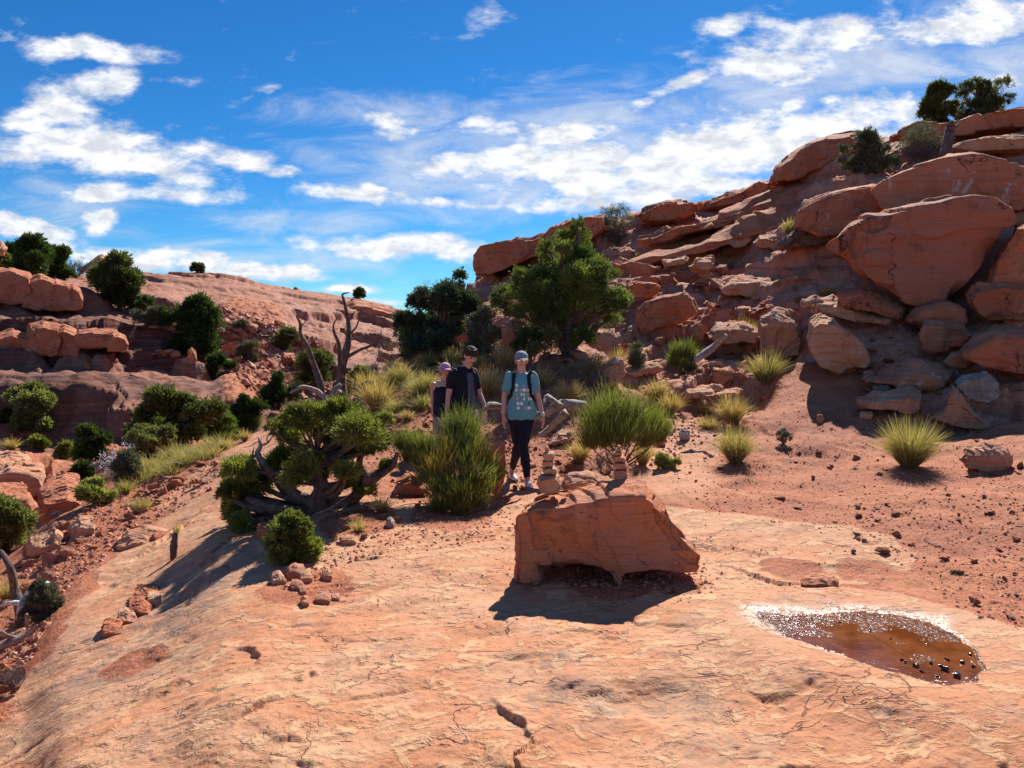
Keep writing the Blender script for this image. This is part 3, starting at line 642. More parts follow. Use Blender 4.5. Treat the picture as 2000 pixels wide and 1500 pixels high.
def rect_poly(x0, y0, x1, y1, seed):
    rn = random.Random(seed); w_, h_ = x1 - x0, y1 - y0
    j = lambda a: rn.uniform(-a, a)
    return [(x0 + w_ * (.02 + abs(j(.06))), y0 + h_ * (.45 + j(.15))), (x0 + w_ * (.12 + j(.06)), y0 + h_ * (.1 + abs(j(.1)))), (x0 + w_ * (.5 + j(.12)), y0 + h_ * abs(j(.08))),
            (x0 + w_ * (.86 + j(.07)), y0 + h_ * (.08 + abs(j(.12)))), (x1 - w_ * abs(j(.03)), y0 + h_ * (.5 + j(.15))), (x0 + w_ * (.9 + j(.06)), y1 - h_ * abs(j(.1))), (x0 + w_ * (.5 + j(.1)), y1), (x0 + w_ * (.1 + j(.05)), y1 - h_ * abs(j(.1)))]
def brock(name, label, cat, box, Yd, thick, mat=None, seed=0, **kw):
    return orock(name, label, cat, rect_poly(*box, seed), Yd, thick, mat, seed, **kw)

# the balanced boulder with the cairns
BP = [(258,530),(268,505),(300,480),(400,450),(430,437),(640,432),(720,402),(900,385),(1020,380),(1160,367),(1240,350),(1275,352),(1320,390),(1390,440),(1440,480),(1490,520),(1540,590),(1590,700),(1680,780),(1735,850),(1725,900),(1690,970),(1620,992),(1500,985),(1300,965),(1100,985),(960,985),(900,965),(750,940),(600,930),(420,925),(270,935),(262,800)]
P_ = lambda pts: [(940 + x / 4, 850 + y / 4) for x, y in pts]
orock('balanced_boulder', 'red sandstone boulder propped on stone feet with two cairns on top', 'boulder', P_(BP), 6.02, .6, ROCK_HERO, 5, amp=.024, res=170, front=.97, back=.86, topf=.1, strata=.9,
      extra=[(P_([(262,880),(480,880),(478,960),(492,1010),(470,1065),(350,1085),(268,1075)]), -.12, .3), (P_([(985,930),(1125,930),(1116,1000),(1110,1070),(1100,1136),(1036,1136),(1030,1060),(1005,1000)]), -.22, .16), (P_([(700,930),(900,930),(880,1010),(860,1060),(760,1060),(730,1000)]), .2, .12), (P_([(300,860),(1560,860),(1600,960),(1560,1085),(900,1090),(320,1080)]), .30, .34)])
SUNK = (940, 850)
c1 = [('cairn_stone', 'pale blocky base stone of the cairn on the left end of the balanced boulder', (430,285,648,436), .30),
      ('cairn_stone', 'thin flat stone directly on the base block of the left cairn', (468,240,602,294), .17),
      ('cairn_stone', 'dark wedge stone in the middle of the left cairn', (470,185,572,240), .13),
      ('cairn_stone', 'wide pale slab just under the top pebble of the left cairn', (473,122,583,188), .14),
      ('cairn_stone', 'upright rounded pebble crowning the left cairn', (494,82,532,128), .05)]
for i, (n_, l_, b, th) in enumerate(c1):
    brock(n_, l_, 'stone', (940 + b[0]/4, 850 + b[1]/4, 940 + b[2]/4, 850 + b[3]/4), 6.08, th, ROCK_PALE, 40 + i, res=34, amp=.025, group='stones of the left cairn', topf=.12)
brock('cairn_stone', 'small red stone leaning against the base block of the left cairn', 'stone', (940+645/4, 850+355/4, 940+697/4, 850+415/4), 6.06, .09, ROCK, 47, res=26, group='stones of the left cairn')
c2 = [('lowest stone of the right cairn, broad and rounded', (1040,305,1162,372), .17), ('tall wedge stone slanting over the lowest stone of the right cairn', (1027,248,1156,345), .16),
      ('flat stone third from the bottom of the right cairn', (1030,200,1150,251), .17), ('wide flat stone in the middle of the right cairn', (1019,148,1134,201), .15),
      ('small stone above the widest stone of the right cairn', (1029,122,1100,152), .10), ('second smallest stone near the top of the right cairn', (1046,96,1102,124), .07), ('tiny topmost pebble of the right cairn', (1062,76,1094,99), .045)]
for i, (l_, b, th) in enumerate(c2):
    brock('cairn_stone', l_, 'stone', (940 + b[0]/4, 850 + b[1]/4, 940 + b[2]/4, 850 + b[3]/4), 6.12, th, ROCK_PALE, 60 + i, res=30, amp=.025, group='stones of the right cairn', topf=.12, front=.9)
brock('loose_stone', 'single pale stone lying on the boulder beside the right cairn', 'stone', (940+893/4, 850+320/4, 940+1016/4, 850+386/4), 6.08, .16, ROCK_PALE, 71, res=30, topf=.2)

# --- named boulders of the right slope
HR = [
 ('boulder', 'huge red boulder overhanging on the right slope, largest of all', [(1607,480),(1628,466),(1655,436),(1690,418),(1740,414),(1770,408),(1850,392),(1910,383),(1950,388),(1980,410),(1984,425),(1962,448),(1950,480),(1930,515),(1880,560),(1835,595),(1795,600),(1760,588),(1715,560),(1670,525),(1632,500)], 14.3, 2.2, ROCK_BIG, dict(amp=.030, res=150, front=.9, topf=.06, strata=.8)),
 ('boulder', 'rounded red boulder standing below the flat slab and left of the dirt hollow', [(1577,655),(1583,625),(1600,612),(1628,614),(1660,640),(1690,670),(1706,695),(1700,712),(1640,727),(1600,715),(1585,690)], 12.5, 1.0, ROCK_PALE, dict(amp=.03, topf=.15, front=.92)),
 ('slab_rock', 'long flat slab lying across the top of the rounded boulder', [(1572,592),(1592,572),(1640,578),(1700,600),(1748,622),(1742,637),(1680,632),(1610,606)], 12.9, 1.0, ROCK_PALE, dict(topf=.35)),
 ('slab_rock', 'cracked slab wedged right under the huge boulder', [(1637,566),(1680,562),(1730,578),(1762,605),(1766,626),(1740,622),(1690,600),(1645,585)], 13.4, 1.0, ROCK, dict(topf=.3)),
 ('boulder', 'pale topped block with a hollow front behind the dry grass tuft', [(1478,640),(1482,612),(1510,598),(1545,606),(1562,625),(1572,660),(1568,690),(1540,702),(1500,690),(1483,670)], 12.7, .9, ROCK_PALE, dict(topf=.3)),
 ('boulder', 'white stained boulder between the two great red blocks', [(1793,645),(1800,622),(1840,615),(1880,628),(1898,650),(1890,672),(1850,687),(1800,680)], 12.7, 1.0, ROCK_WHITE, dict(topf=.25)),
 ('boulder', 'wide red boulder jutting in from the right edge under the round one', [(1880,682),(1905,655),(1940,634),(2020,628),(2060,640),(2060,735),(1970,727),(1925,712)], 11.8, 1.3, ROCK, dict(topf=.3)),
 ('boulder', 'broad brown boulder at the right edge just below the huge boulder', [(1888,575),(1905,545),(1950,536),(2010,545),(2050,570),(2050,615),(1960,632),(1925,630),(1900,605)], 13.2, 1.3, ROCK, dict(topf=.25)),
 ('boulder', 'small round boulder tucked between the wide one and the broad brown one', [(1955,622),(1962,608),(1985,606),(2003,622),(2000,635),(1960,636)], 12.2, .4, ROCK, dict(res=40)),
 ('slab_rock', 'pointed flat slab above the large grass tuft on the right', [(1679,783),(1700,768),(1740,761),(1780,757),(1808,765),(1811,790),(1800,805),(1770,800),(1720,795)], 11.1, .7, ROCK_PALE, dict(topf=.35)),
 ('boulder', 'triangular block leaning on end right of the pointed slab', [(1842,800),(1848,765),(1858,751),(1875,770),(1905,800),(1940,830),(1925,838),(1880,835),(1848,822),(1820,812)], 10.7, .5, ROCK_PALE, dict(topf=.1)),
 ('boulder', 'round grey white boulder behind the triangular block', [(1866,745),(1880,730),(1925,724),(1950,740),(1952,765),(1935,785),(1890,778)], 11.5, .6, ROCK_GREY, dict(topf=.2, strata=.1)),
 ('block_rock', 'red block raised on a small foot at the right, casting a square shadow', [(1876,880),(1885,869),(1940,867),(1965,878),(1971,900),(1960,917),(1920,914),(1884,908)], 9.2, .38, ROCK_PALE, dict(topf=.3, front=.93)),
 ('block_rock', 'square block cut off by the right edge below the raised block', [(1970,985),(1985,970),(2050,968),(2060,1010),(2000,1008),(1976,1002)], 7.6, .4, ROCK_PALE, dict(topf=.3)),
 ('boulder', 'long tilted rectangular block right of the tall juniper', [(1243,640),(1249,605),(1262,590),(1300,580),(1343,571),(1352,585),(1361,610),(1330,622),(1290,640),(1258,654)], 14.3, .7, ROCK, dict(topf=.06, front=.95)),
 ('boulder', 'smooth hexagonal block above the long tilted one', [(1217,570),(1222,552),(1245,545),(1285,548),(1297,560),(1280,578),(1250,585),(1220,582)], 15.3, .8, ROCK, dict(topf=.15)),
 ('slab_rock', 'thick ledge slab over the hexagonal block', [(1195,512),(1225,508),(1270,514),(1293,520),(1280,540),(1250,543),(1200,530)], 16.4, .9, ROCK, dict(topf=.15)),
 ('slab_rock', 'flat slab third from the left in the broken ledge', [(1293,508),(1340,497),(1350,505),(1330,517),(1297,523)], 17.0, .8, ROCK_PALE, dict(topf=.4, res=44)),
 ('slab_rock', 'squat slab right of the flat one in the broken ledge', [(1343,520),(1360,502),(1392,500),(1398,512),(1390,527),(1350,528)], 16.8, .8, ROCK_PALE, dict(topf=.4, res=44)),
 ('slab_rock', 'boat shaped slab on the bench left of two others', [(1410,468),(1425,460),(1470,455),(1479,460),(1455,482),(1430,487)], 18.1, .8, ROCK_PALE, dict(topf=.3, res=44)),
 ('slab_rock', 'pale slab between the boat shaped one and the dark rock', [(1469,475),(1480,458),(1525,457),(1532,465),(1515,488),(1478,487)], 18.0, .8, ROCK_PALE, dict(topf=.3, res=44)),
 ('boulder', 'dark lichen covered rock below the yellow tuft', [(1519,484),(1540,455),(1570,443),(1625,438),(1630,470),(1615,488),(1560,487)], 17.6, 1.2, mat_rock('lichen_sandstone', (0.2, 0.13, 0.1), (0.34, 0.15, 0.1), (0.12, 0.09, 0.08)), dict(topf=.2)),
 ('boulder', 'leaning rough block in front of the tall juniper', [(1160,748),(1168,725),(1180,705),(1200,694),(1216,700),(1219,730),(1210,752),(1180,758)], 12.0, .5, ROCK_PALE, dict(topf=.25)),
 ('block_rock', 'red block on the path edge behind the right end of the green bush', [(1385,735),(1392,716),(1425,714),(1437,725),(1434,752),(1405,757)], 12.0, .5, ROCK, dict(topf=.15, res=44)),
 ('block_rock', 'small red block right beside the one on the path edge', [(1439,735),(1441,718),(1455,722),(1462,735),(1450,745)], 12.0, .3, ROCK, dict(res=34)),
 ('slab_rock', 'flat red ledge stone under the upright green broom', [(1330,772),(1340,757),(1390,752),(1412,757),(1400,766),(1370,772),(1335,780)], 11.4, .6, ROCK_PALE, dict(topf=.4, res=44)),
 ('slab_rock', 'thin pale plate below the flat red ledge stone', [(1360,772),(1375,766),(1440,758),(1450,764),(1420,770),(1375,778)], 11.0, .4, ROCK_PALE, dict(topf=.3, res=44)),
 ('slab_rock', 'long red slab behind the leaning rough block', [(1215,725),(1255,712),(1290,702),(1300,708),(1290,722),(1240,735)], 12.4, .6, ROCK_PALE, dict(topf=.4, res=44)),
 ('boulder', 'red standing rock at the right foot of the big green bush', [(950,900),(958,872),(975,862),(988,868),(993,900),(985,940),(970,962),(952,958),(945,930)], 8.75, .3, ROCK, dict(topf=.04, front=.9)),
 ('boulder', 'red rock in shadow behind the twisted juniper', [(765,960),(775,935),(800,925),(835,945),(840,985),(820,1000),(785,985)], 8.5, .4, ROCK, dict(topf=.1)),
 ('slab_rock', 'low pale rock ledge behind the balanced boulder', [(1090,950),(1110,925),(1150,920),(1180,935),(1172,955),(1120,960)], 7.6, .4, ROCK_PALE, dict(topf=.3, res=44)),
 ('slab_rock', 'long dark stone behind the lone pale stone', [(1125,950),(1150,935),(1200,930),(1225,938),(1215,955),(1160,960)], 7.9, .4, ROCK, dict(topf=.2, res=44)),
 ('slab_rock', 'tilted ledge stone under the grey log', [(1068,862),(1090,845),(1118,838),(1125,846),(1100,858),(1075,870)], 10.2, .4, ROCK_PALE, dict(topf=.4, res=40)),
 ('boulder', 'rock face behind the tall juniper low on its left', [(970,690),(978,640),(1000,622),(1025,632),(1030,665),(1015,700),(985,705)], 15.5, .8, ROCK, dict(topf=.2)),
 ('boulder', 'red rock face under the dark shrub left of the tall juniper', [(868,680),(885,650),(910,640),(935,655),(930,690),(895,700)], 15.8, .8, ROCK, dict(topf=.15)),
 ('slab_rock', 'white streaked ledge at the back of the dark hollow', [(1676,730),(1710,718),(1800,714),(1868,716),(1878,738),(1850,754),(1760,750),(1700,742)], 11.8, 1.0, ROCK_WHITE, dict(topf=.5)),
 ('boulder', 'low tan stone under the white stained boulder', [(1843,705),(1858,688),(1885,682),(1900,700),(1888,717),(1855,718)], 12.2, .6, ROCK_PALE, dict(topf=.25, res=44)),
 ('boulder', 'sloping rock face at the right edge beside the huge boulder', [(1925,560),(1945,500),(1985,440),(2070,420),(2080,560),(1990,570)], 15.0, 2.0, ROCK, dict(topf=.1)),
 ('boulder', 'rock filling the gap below the lower tip of the huge boulder', [(1765,625),(1790,600),(1850,590),(1895,600),(1890,640),(1830,640)], 13.6, 1.4, ROCK, dict(topf=.2)),
 ('slab_rock', 'layered rock step left of the pale topped block', [(1380,655),(1400,630),(1450,622),(1485,635),(1480,665),(1420,672)], 13.4, 1.0, ROCK_PALE, dict(topf=.4)),
 ('slab_rock', 'broken bright slab in the middle of the bench', [(1400,560),(1430,540),(1500,536),(1530,552),(1500,575),(1430,580)], 16.0, 1.2, ROCK_PALE, dict(topf=.5)),
 # left side
 ('block_rock', 'wedge shaped boulder at the edge of the slab on the far left', [(48,1072),(60,1052),(95,1038),(108,1031),(124,1042),(115,1060),(85,1077)], 10.0, .6, ROCK_PALE, dict(topf=.35)),
 ('block_rock', 'squarish block right of the wedge shaped boulder', [(134,1052),(136,1020),(155,1010),(185,1012),(189,1025),(165,1042)], 10.5, .5, ROCK_PALE, dict(topf=.25)),
 ('slab_rock', 'overhanging lip of rock at the top of the bare slab', [(222,1055),(250,1035),(290,1030),(330,1040),(345,1045),(340,1060),(300,1068),(250,1062)], 8.9, .6, ROCK_PALE, dict(topf=.45, res=50)),
 ('block_rock', 'red corner block under the overhanging lip', [(291,1052),(300,1043),(338,1040),(346,1046),(340,1060),(300,1066)], 8.75, .3, ROCK, dict(topf=.3, res=40)),
 ('boulder', 'sunlit rounded ledge in the ravine at the left edge', [(-60,940),(-40,900),(20,890),(80,900),(90,925),(60,945),(0,950)], 19.0, 3.0, ROCK_PALE, dict(topf=.3)),
 ('boulder', 'red ledge block beside the rounded ledge in the ravine', [(82,925),(100,905),(140,908),(160,925),(130,948),(85,945)], 18.4, 2.0, ROCK, dict(topf=.3)),
 ('boulder', 'lower ravine block under a black crack at the left edge', [(-60,1010),(-50,952),(10,950),(60,955),(72,975),(60,1010)], 17.4, 2.4, ROCK, dict(topf=.12)),
 ('boulder', 'lower ravine block with the grey shrub in front', [(76,1005),(80,950),(130,938),(165,948),(170,985),(150,1015)], 17.2, 2.4, ROCK, dict(topf=.12)),
]
def ground_Y(pl, yd, th, lo, hi):
    b = max(pl, key=lambda p: p[1]); cx = sum(p[0] for p in pl) / len(pl)
    p = on_ground(min(max(.5 * (b[0] + cx), -20), 2020), b[1] - 2, max(yd * .75, 5)); return min(max(p.y + th * .12, yd * lo), yd * hi)
HR = [(n_, l_, pl, (yd if yd < 9 else ground_Y(pl, yd, th, .85, 1.2)), th, mt, kw) for (n_, l_, pl, yd, th, mt, kw) in HR]
for i, (n_, l_, pl, yd, th, mt, kw) in enumerate(HR): orock(n_, l_, 'rock', pl, yd, th, mt, 100 + i, **kw)
brock('foot_stone', 'small stone under the raised red block at the right', 'rock', (1895, 905, 1925, 925), 9.15, .15, ROCK, 210, res=26)

# --- long rock ledges of the upper right slope and the outcrop on the skyline
LG = [
 ('rock_ledge', 'smooth red rock ledge with a diagonal crack above the dark lichen rock', [(1553,445),(1558,415),(1580,395),(1620,375),(1660,363),(1705,358),(1730,372),(1735,420),(1725,455),(1600,470)], 18.6, 2.2, ROCK_WHITE, dict(topf=.12, front=.97, amp=.022, res=110)),
 ('rock_ledge', 'long sunstruck cliff ledge under the two skyline trees', [(1700,372),(1730,345),(1790,322),(1850,302),(1900,300),(1960,312),(2040,320),(2040,420),(1950,410),(1850,412),(1740,440)], 18.3, 2.0, ROCK_WHITE, dict(topf=.12, front=.97, amp=.024, res=120)),
 ('rock_ledge', 'upper ledge running to the right edge below the skyline', [(1845,296),(1870,282),(1930,268),(2040,262),(2050,300),(1960,305),(1880,303)], 20.5, 2.0, ROCK_PALE, dict(topf=.3, amp=.02, res=90)),
 ('rock_ledge', 'knobbly skyline rim left of the grey shrubs', [(1500,365),(1520,330),(1560,296),(1590,280),(1620,266),(1665,262),(1700,266),(1705,290),(1640,310),(1560,355)], 24.2, 2.5, ROCK, dict(topf=.15, amp=.03, res=90)),
 ('rock_ledge', 'skyline rim at the far right behind the taller tree', [(1740,270),(1780,252),(1850,246),(1900,230),(1950,216),(2040,204),(2050,255),(1930,268),(1800,285)], 22.6, 2.2, ROCK, dict(topf=.1, amp=.025, res=90)),
 ('rock_ledge', 'long slanting layered ledge rising across the middle of the slope', [(1215,512),(1290,490),(1370,465),(1440,436),(1530,408),(1560,404),(1562,416),(1480,448),(1400,480),(1300,508),(1240,522)], 18.6, 1.6, ROCK, dict(topf=.3, amp=.03, res=130, strata=1.5)),
 ('rock_ledge', 'dark slanting ledge above the long layered one', [(1240,468),(1300,440),(1380,418),(1470,392),(1560,360),(1600,350),(1590,392),(1530,418),(1440,440),(1350,458),(1260,488)], 20.6, 1.8, ROCK, dict(topf=.15, amp=.035, res=120, strata=1.4)),
 ('rock_outcrop', 'blocky dark outcrop ending the ridge against the sky', [(921,520),(923,500),(935,484),(955,477),(985,470),(1010,466),(1040,466),(1075,455),(1080,480),(1060,500),(1020,515),(985,530),(950,542),(925,542)], 27.5, 4.0, ROCK, dict(topf=.08, amp=.035, res=90, strata=1.2)),
 ('rock_outcrop', 'knob on the skyline behind the top of the tall juniper', [(1060,470),(1075,450),(1110,428),(1150,418),(1185,420),(1190,450),(1150,475),(1090,490)], 27.5, 3.0, ROCK, dict(topf=.12, amp=.035, res=70)),
 ('rock_outcrop', 'rounded skyline knobs right of the grey sage bush', [(1238,420),(1262,405),(1300,397),(1345,392),(1370,392),(1380,405),(1350,425),(1290,440),(1250,440)], 27.5, 2.5, ROCK, dict(topf=.15, amp=.04, res=70)),
 ('rock_outcrop', 'low rim of blocks on the skyline in the middle of the ridge', [(1365,400),(1400,388),(1450,370),(1490,350),(1510,352),(1505,375),(1440,400),(1380,415)], 26.5, 2.2, ROCK, dict(topf=.15, amp=.035, res=70)),
]
LG = [(n_, l_, pl, ground_Y(pl, yd, th, .9, 1.3), th, mt, kw) for (n_, l_, pl, yd, th, mt, kw) in LG]
for i, (n_, l_, pl, yd, th, mt, kw) in enumerate(LG): orock(n_, l_, 'rock', pl, yd, th, mt, 300 + i, **kw)
# blocks along the ledge of the left hill
LB = [((-30,520,55,590), 'leftmost'), ((50,535,98,600), 'second'), ((90,545,128,602), 'third'), ((122,555,150,600), 'fourth')]
pos_words = ['at the left edge', 'second from the left edge', 'third from the left edge', 'fourth from the left edge']
for i, (b, _) in enumerate(LB):
    b = (b[0] - 14, b[1] - 4, b[2] + 14, b[3] + 6)
    brock('rock_block', 'block in the upper ledge of the left hill, ' + pos_words[i], 'rock', b, 46.5, 4, ROCK, 400 + i, topf=.2, amp=.03, group='blocks in the upper ledge of the left hill')
LB2 = [((-30,640,70,705), 'at the left edge'), ((58,625,110,690), 'second from the left edge'), ((95,632,150,690), 'in the middle of the row'), ((150,640,226,672), 'broad and flat, near the right end'), ((218,650,240,678), 'small, at the right end')]
for i, (b, wd) in enumerate(LB2):
    b = (b[0] - 14, b[1] - 2, b[2] + 14, b[3] + 8)
    brock('rock_block', 'block in the left hill lower ledge, ' + wd, 'rock', b, 39.6, 3, ROCK, 420 + i, topf=.2, amp=.03, group='blocks in the lower ledge of the left hill')
FL = [('rock_ledge', 'dark cut in the domed skyline of the left hill', [(450,545),(520,560),(580,585),(640,600),(620,612),(560,600),(500,588),(455,565)], 78, 4, ROCK), ('rock_bluff', 'red bluff under the small skyline tree on the left hill', [(660,600),(690,585),(740,592),(775,603),(770,635),(720,640),(680,622)], 84, 6, ROCK)]
for i, (n_, l_, pl, yd, th, mt) in enumerate(FL): orock(n_, l_, 'rock', pl, yd, th, mt, 440 + i, topf=.25, amp=.02)
orock('rock_bluff', 'pale boulder on the skyline at the far left edge', 'rock', [(-40,492),(-20,472),(5,470),(14,482),(10,500),(-30,505)], 62, 4, ROCK_PALE, 450, res=40)
orock('rock_bluff', 'low hump of rock on the skyline behind the bare shrub', 'rock', [(150,532),(180,505),(200,492),(228,505),(240,525),(200,535)], 74, 5, ROCK_PALE, 451, res=40)

# --- loose stones: ten shapes, many stones
def stone_mesh(seed, flat_=.55, res=32):
    rn = random.Random(seed); bm = bmesh.new()
    for i in range(rn.randint(7, 10)):
        a = rn.uniform(0, 2*math.pi); zz = rn.uniform(-1, 1); rr = .5 * (1 - .35 * abs(zz)) * rn.uniform(.75, 1.1)
        bm.verts.new((rr * math.cos(a), rr * math.sin(a) * .8, .5 * zz * flat_))
    bmesh.ops.convex_hull(bm, input=bm.verts)
    loose = [v for v in bm.verts if not v.link_faces]; bmesh.ops.delete(bm, geom=loose, context='VERTS')
    bmesh.ops.recalc_face_normals(bm, faces=bm.faces)
    me = bpy.data.meshes.new('raw'); bm.to_mesh(me); bm.free()
    me = evaluated('stone_%d' % seed, me, 1.0 / res, 0); rough(me, 1.0, .03, seed, .5)
    return me
STONES = [stone_mesh(500 + i, .45 + .1 * (i % 4)) for i in range(10)]
SLABS = [stone_mesh(520 + i, .28, 30) for i in range(5)]
smats = [ROCK, ROCK_PALE, STONE_SMALL, ROCK]
for i, me in enumerate(STONES + SLABS): me.materials.append(smats[i % 4])
rs = random.Random(9)
def put_stone(p, size, name, label, cat, group, slab=False, sink=.2, fl=1.0):
    me = rs.choice(SLABS if slab else STONES)
    o = bpy.data.objects.new(name, me); COL.objects.link(o)
    sx = size * rs.uniform(.8, 1.2); sy = size * rs.uniform(.7, 1.1); sz = size * rs.uniform(.7, 1.15) * fl
    o.scale = (sx, sy, sz); o.rotation_euler = (rs.uniform(-.25, .25), rs.uniform(-.25, .25), rs.uniform(0, 6.28))
    o.location = (p.x, p.y, p.z + sz * (.17 if slab else .25) * (1 - sink * 2) )
    return tag(o, label, cat, group)
MARKS = [(1780, 880, 'the large grass tuft on the right'), (1920, 895, 'the raised red block'), (1700, 1250, 'the brown pool'), (1440, 870, 'the paired grass tufts'), (1215, 840, 'the big green broom'), (1015, 820, 'the woman'),
 (900, 800, 'the two young walkers'), (620, 930, 'the twisted juniper'), (575, 1050, 'the small round bush'), (1180, 1040, 'the balanced boulder'), (1640, 670, 'the rounded red boulder'), (1800, 480, 'the huge boulder'), (1300, 615, 'the long tilted block'),
 (1110, 580, 'the tall juniper'), (665, 690, 'the dead tree'), (850, 610, 'the dark thicket'), (385, 640, 'the dark juniper on the left hill'), (240, 560, 'the windswept pinyon'), (85, 1055, 'the wedge shaped boulder'), (160, 1030, 'the squarish block'), (290, 1045, 'the overhanging lip'),
 (200, 960, 'the yellow green mound'), (735, 770, 'the tall bunch grass'), (830, 730, 'the middle bunch grass'), (1060, 780, 'the grey log'), (1455, 650, 'the slope tuft'), (1330, 700, 'the upright green broom'), (1745, 785, 'the pointed slab'), (480, 870, 'the bare path'), (250, 1190, 'the slab rubble ridge'), (80, 1190, 'the small sage bush'), (1700, 1080, 'the slab tongue')]
def mark(px, py, reach=1.0):
    b = min(MARKS, key=lambda q: (q[0] - px) ** 2 + (q[1] - py) ** 2); dx, dy = px - b[0], py - b[1]
    rel = ('left of ' if dx < 0 else 'right of ') if abs(dx) > abs(dy) * 1.0 else ('above ' if dy < 0 else 'below ')
    return ('close ' if math.hypot(dx, dy) < 60 else '') + rel + b[2]
def scatter(poly, n, s0, s1, name, label, cat, group, ymin=2.5, slab=.3, power=2.5):
    xs = [p[0] for p in poly]; ys = [p[1] for p in poly]; k = 0; guard = 0
    while k < n and guard < n * 40:
        guard += 1
        px, py = rs.uniform(min(xs), max(xs)), rs.uniform(min(ys), max(ys))
        if not poly_mask(poly, np.array([px]), np.array([py]))[0]: continue
        p = on_ground(px, py, ymin)
        if p.y < 8.9 and poly_mask(POOL, np.array([p.x]), np.array([p.y]))[0]: continue
        q = rs.random() ** power; sl_ = rs.random() < slab
        o = put_stone(p, s0 + (s1 - s0) * q, name, label, cat, group, sl_); k += 1
        col = {ROCK.name: 'red', ROCK_PALE.name: 'pale', STONE_SMALL.name: 'brown'}[o.data.materials[0].name]
        szw = 'tiny' if q < .08 else 'small' if q < .3 else 'medium' if q < .65 else 'big'
        o['label'] = f"{szw} {col} {'flat' if sl_ else 'angular'} {cat} {mark(px, py)}"
scatter([(1190,500),(1400,490),(1480,600),(1490,700),(1400,760),(1225,700),(1190,600)], 130, .14, .75, 'tumbled_rock', 'tumbled red rock among the broken blocks right of the tall juniper', 'rock', 'tumbled blocks right of the tall juniper', 11, .5, 1.6)
scatter([(1400,560),(1600,540),(1620,600),(1560,620),(1440,700),(1390,640)], 60, .1, .5, 'tumbled_rock', 'small plate of red rock on the bright bench below the ledges', 'rock', 'plates on the bright bench', 12, .8, 1.6)
scatter([(1640,620),(1800,600),(1890,720),(2000,740),(2000,840),(1900,800),(1700,770),(1640,740)], 34, .12, .4, 'tumbled_rock', 'loose rock lying between the boulders on the right', 'rock', 'rocks between the right boulders', 9, .5, 1.6)
scatter([(960,600),(1190,470),(1240,480),(1200,700),(1100,760),(960,740)], 55, .12, .6, 'tumbled_rock', 'red rock on the slope around the foot of the tall juniper', 'rock', 'rocks around the tall juniper', 11, .5, 1.6)
scatter([(430,600),(560,640),(640,700),(620,770),(520,760),(440,720),(300,640),(330,600)], 70, .5, 2.0, 'talus_block', 'shadowed block in the talus gully on the left hill', 'rock', 'talus blocks on the left hill', 28, .3, 1.6)
scatter([(100,740),(330,660),(440,690),(400,740)], 12, .5, 1.4, 'talus_block', 'block fallen below the ledges of the left hill', 'rock', 'blocks under the left ledges', 28, .3, 1.6)
scatter([(60,1060),(200,960),(330,910),(420,890),(430,935),(330,985),(250,1040),(120,1120),(20,1250),(0,1180)], 110, .08, .42, 'rubble_stone', 'flat red stone in the rubble along the left edge of the slab', 'stone', 'rubble along the left edge of the slab', 5, .6, 1.8)
scatter([(-20,1200),(120,1150),(70,1270),(20,1370),(-20,1420)], 50, .06, .3, 'rubble_stone', 'x', 'stone', 'rubble at the lower left edge', 3, .5, 1.8)
scatter([(640,990),(780,930),(900,980),(860,1010),(700,1060),(640,1050)], 45, .04, .2, 'loose_stone', 'stone in the shadow under the twisted juniper', 'stone', 'stones under the twisted juniper', 5, .4, 2.2)
scatter([(960,880),(1080,800),(1300,840),(1340,930),(1150,950),(1000,960)], 60, .05, .24, 'loose_stone', 'loose red stone beside the path near the walkers', 'stone', 'stones beside the path', 6, .5, 2.2)
scatter([(680,800),(860,730),(880,860),(720,870)], 60, .08, .34, 'rubble_stone', 'thin red plate in the rubble between the bunch grasses', 'stone', 'rubble between the bunch grasses', 8, .7, 1.8)
scatter([(1340,850),(2000,760),(2000,1230),(1800,1150),(1500,1000),(1340,990)], 190, .03, .17, 'loose_stone', 'loose red stone on the gritty soil at the right', 'stone', 'loose stones on the right hand soil', 4.5, .4, 3.0)
scatter([(1020,1110),(1180,1090),(1370,1100),(1390,1160),(1100,1150)], 30, .03, .09, 'loose_stone', 'pebble in the shade under the balanced boulder', 'stone', 'pebbles under the balanced boulder', 4.5, .3, 2.0)
for b, l_ in [((1109,883,1122,897), ''), ]: pass
PILE = [((528,1117,556,1140), .16, 'pale rounded stone at the left of the small stone pile'), ((557,1102,598,1127), .2, 'largest red stone of the small stone pile'), ((582,1116,612,1136), .14, 'stone right of the largest in the small pile'), ((563,1133,598,1154), .14, 'low red stone in the middle of the small pile'),
        ((626,1112,652,1130), .12, 'pointed stone standing apart right of the small pile'), ((583,1148,600,1160), .08, 'little stone at the foot of the small pile'), ((585,1165,606,1181), .1, 'isolated stone with its own shadow below the small pile'), ((612,1158,650,1176), .13, 'flat cracked stone right below the small pile'), ((645,1160,666,1172), .08, 'last flat stone at the right of the small pile')]
for i, (b, th, l_) in enumerate(PILE): brock('pile_stone', l_, 'stone', b, on_ground((b[0]+b[2])/2, b[3]).y + th * .2, th, STONE_SMALL if i % 2 else ROCK_PALE, 600 + i, res=30, amp=.03, topf=.35, group='small stone pile on the slab')
PILE2 = [((192,1214,246,1237), .25, 'dark block at the lower end of the slab rubble ridge'), ((226,1192,272,1216), .25, 'leaning block second up the slab rubble ridge'), ((244,1172,300,1198), .3, 'tilted orange plate in the slab rubble ridge'), ((285,1160,318,1180), .2, 'small block at the right of the slab rubble ridge'), ((256,1148,315,1168), .3, 'broad flaking plate at the top of the slab rubble ridge')]
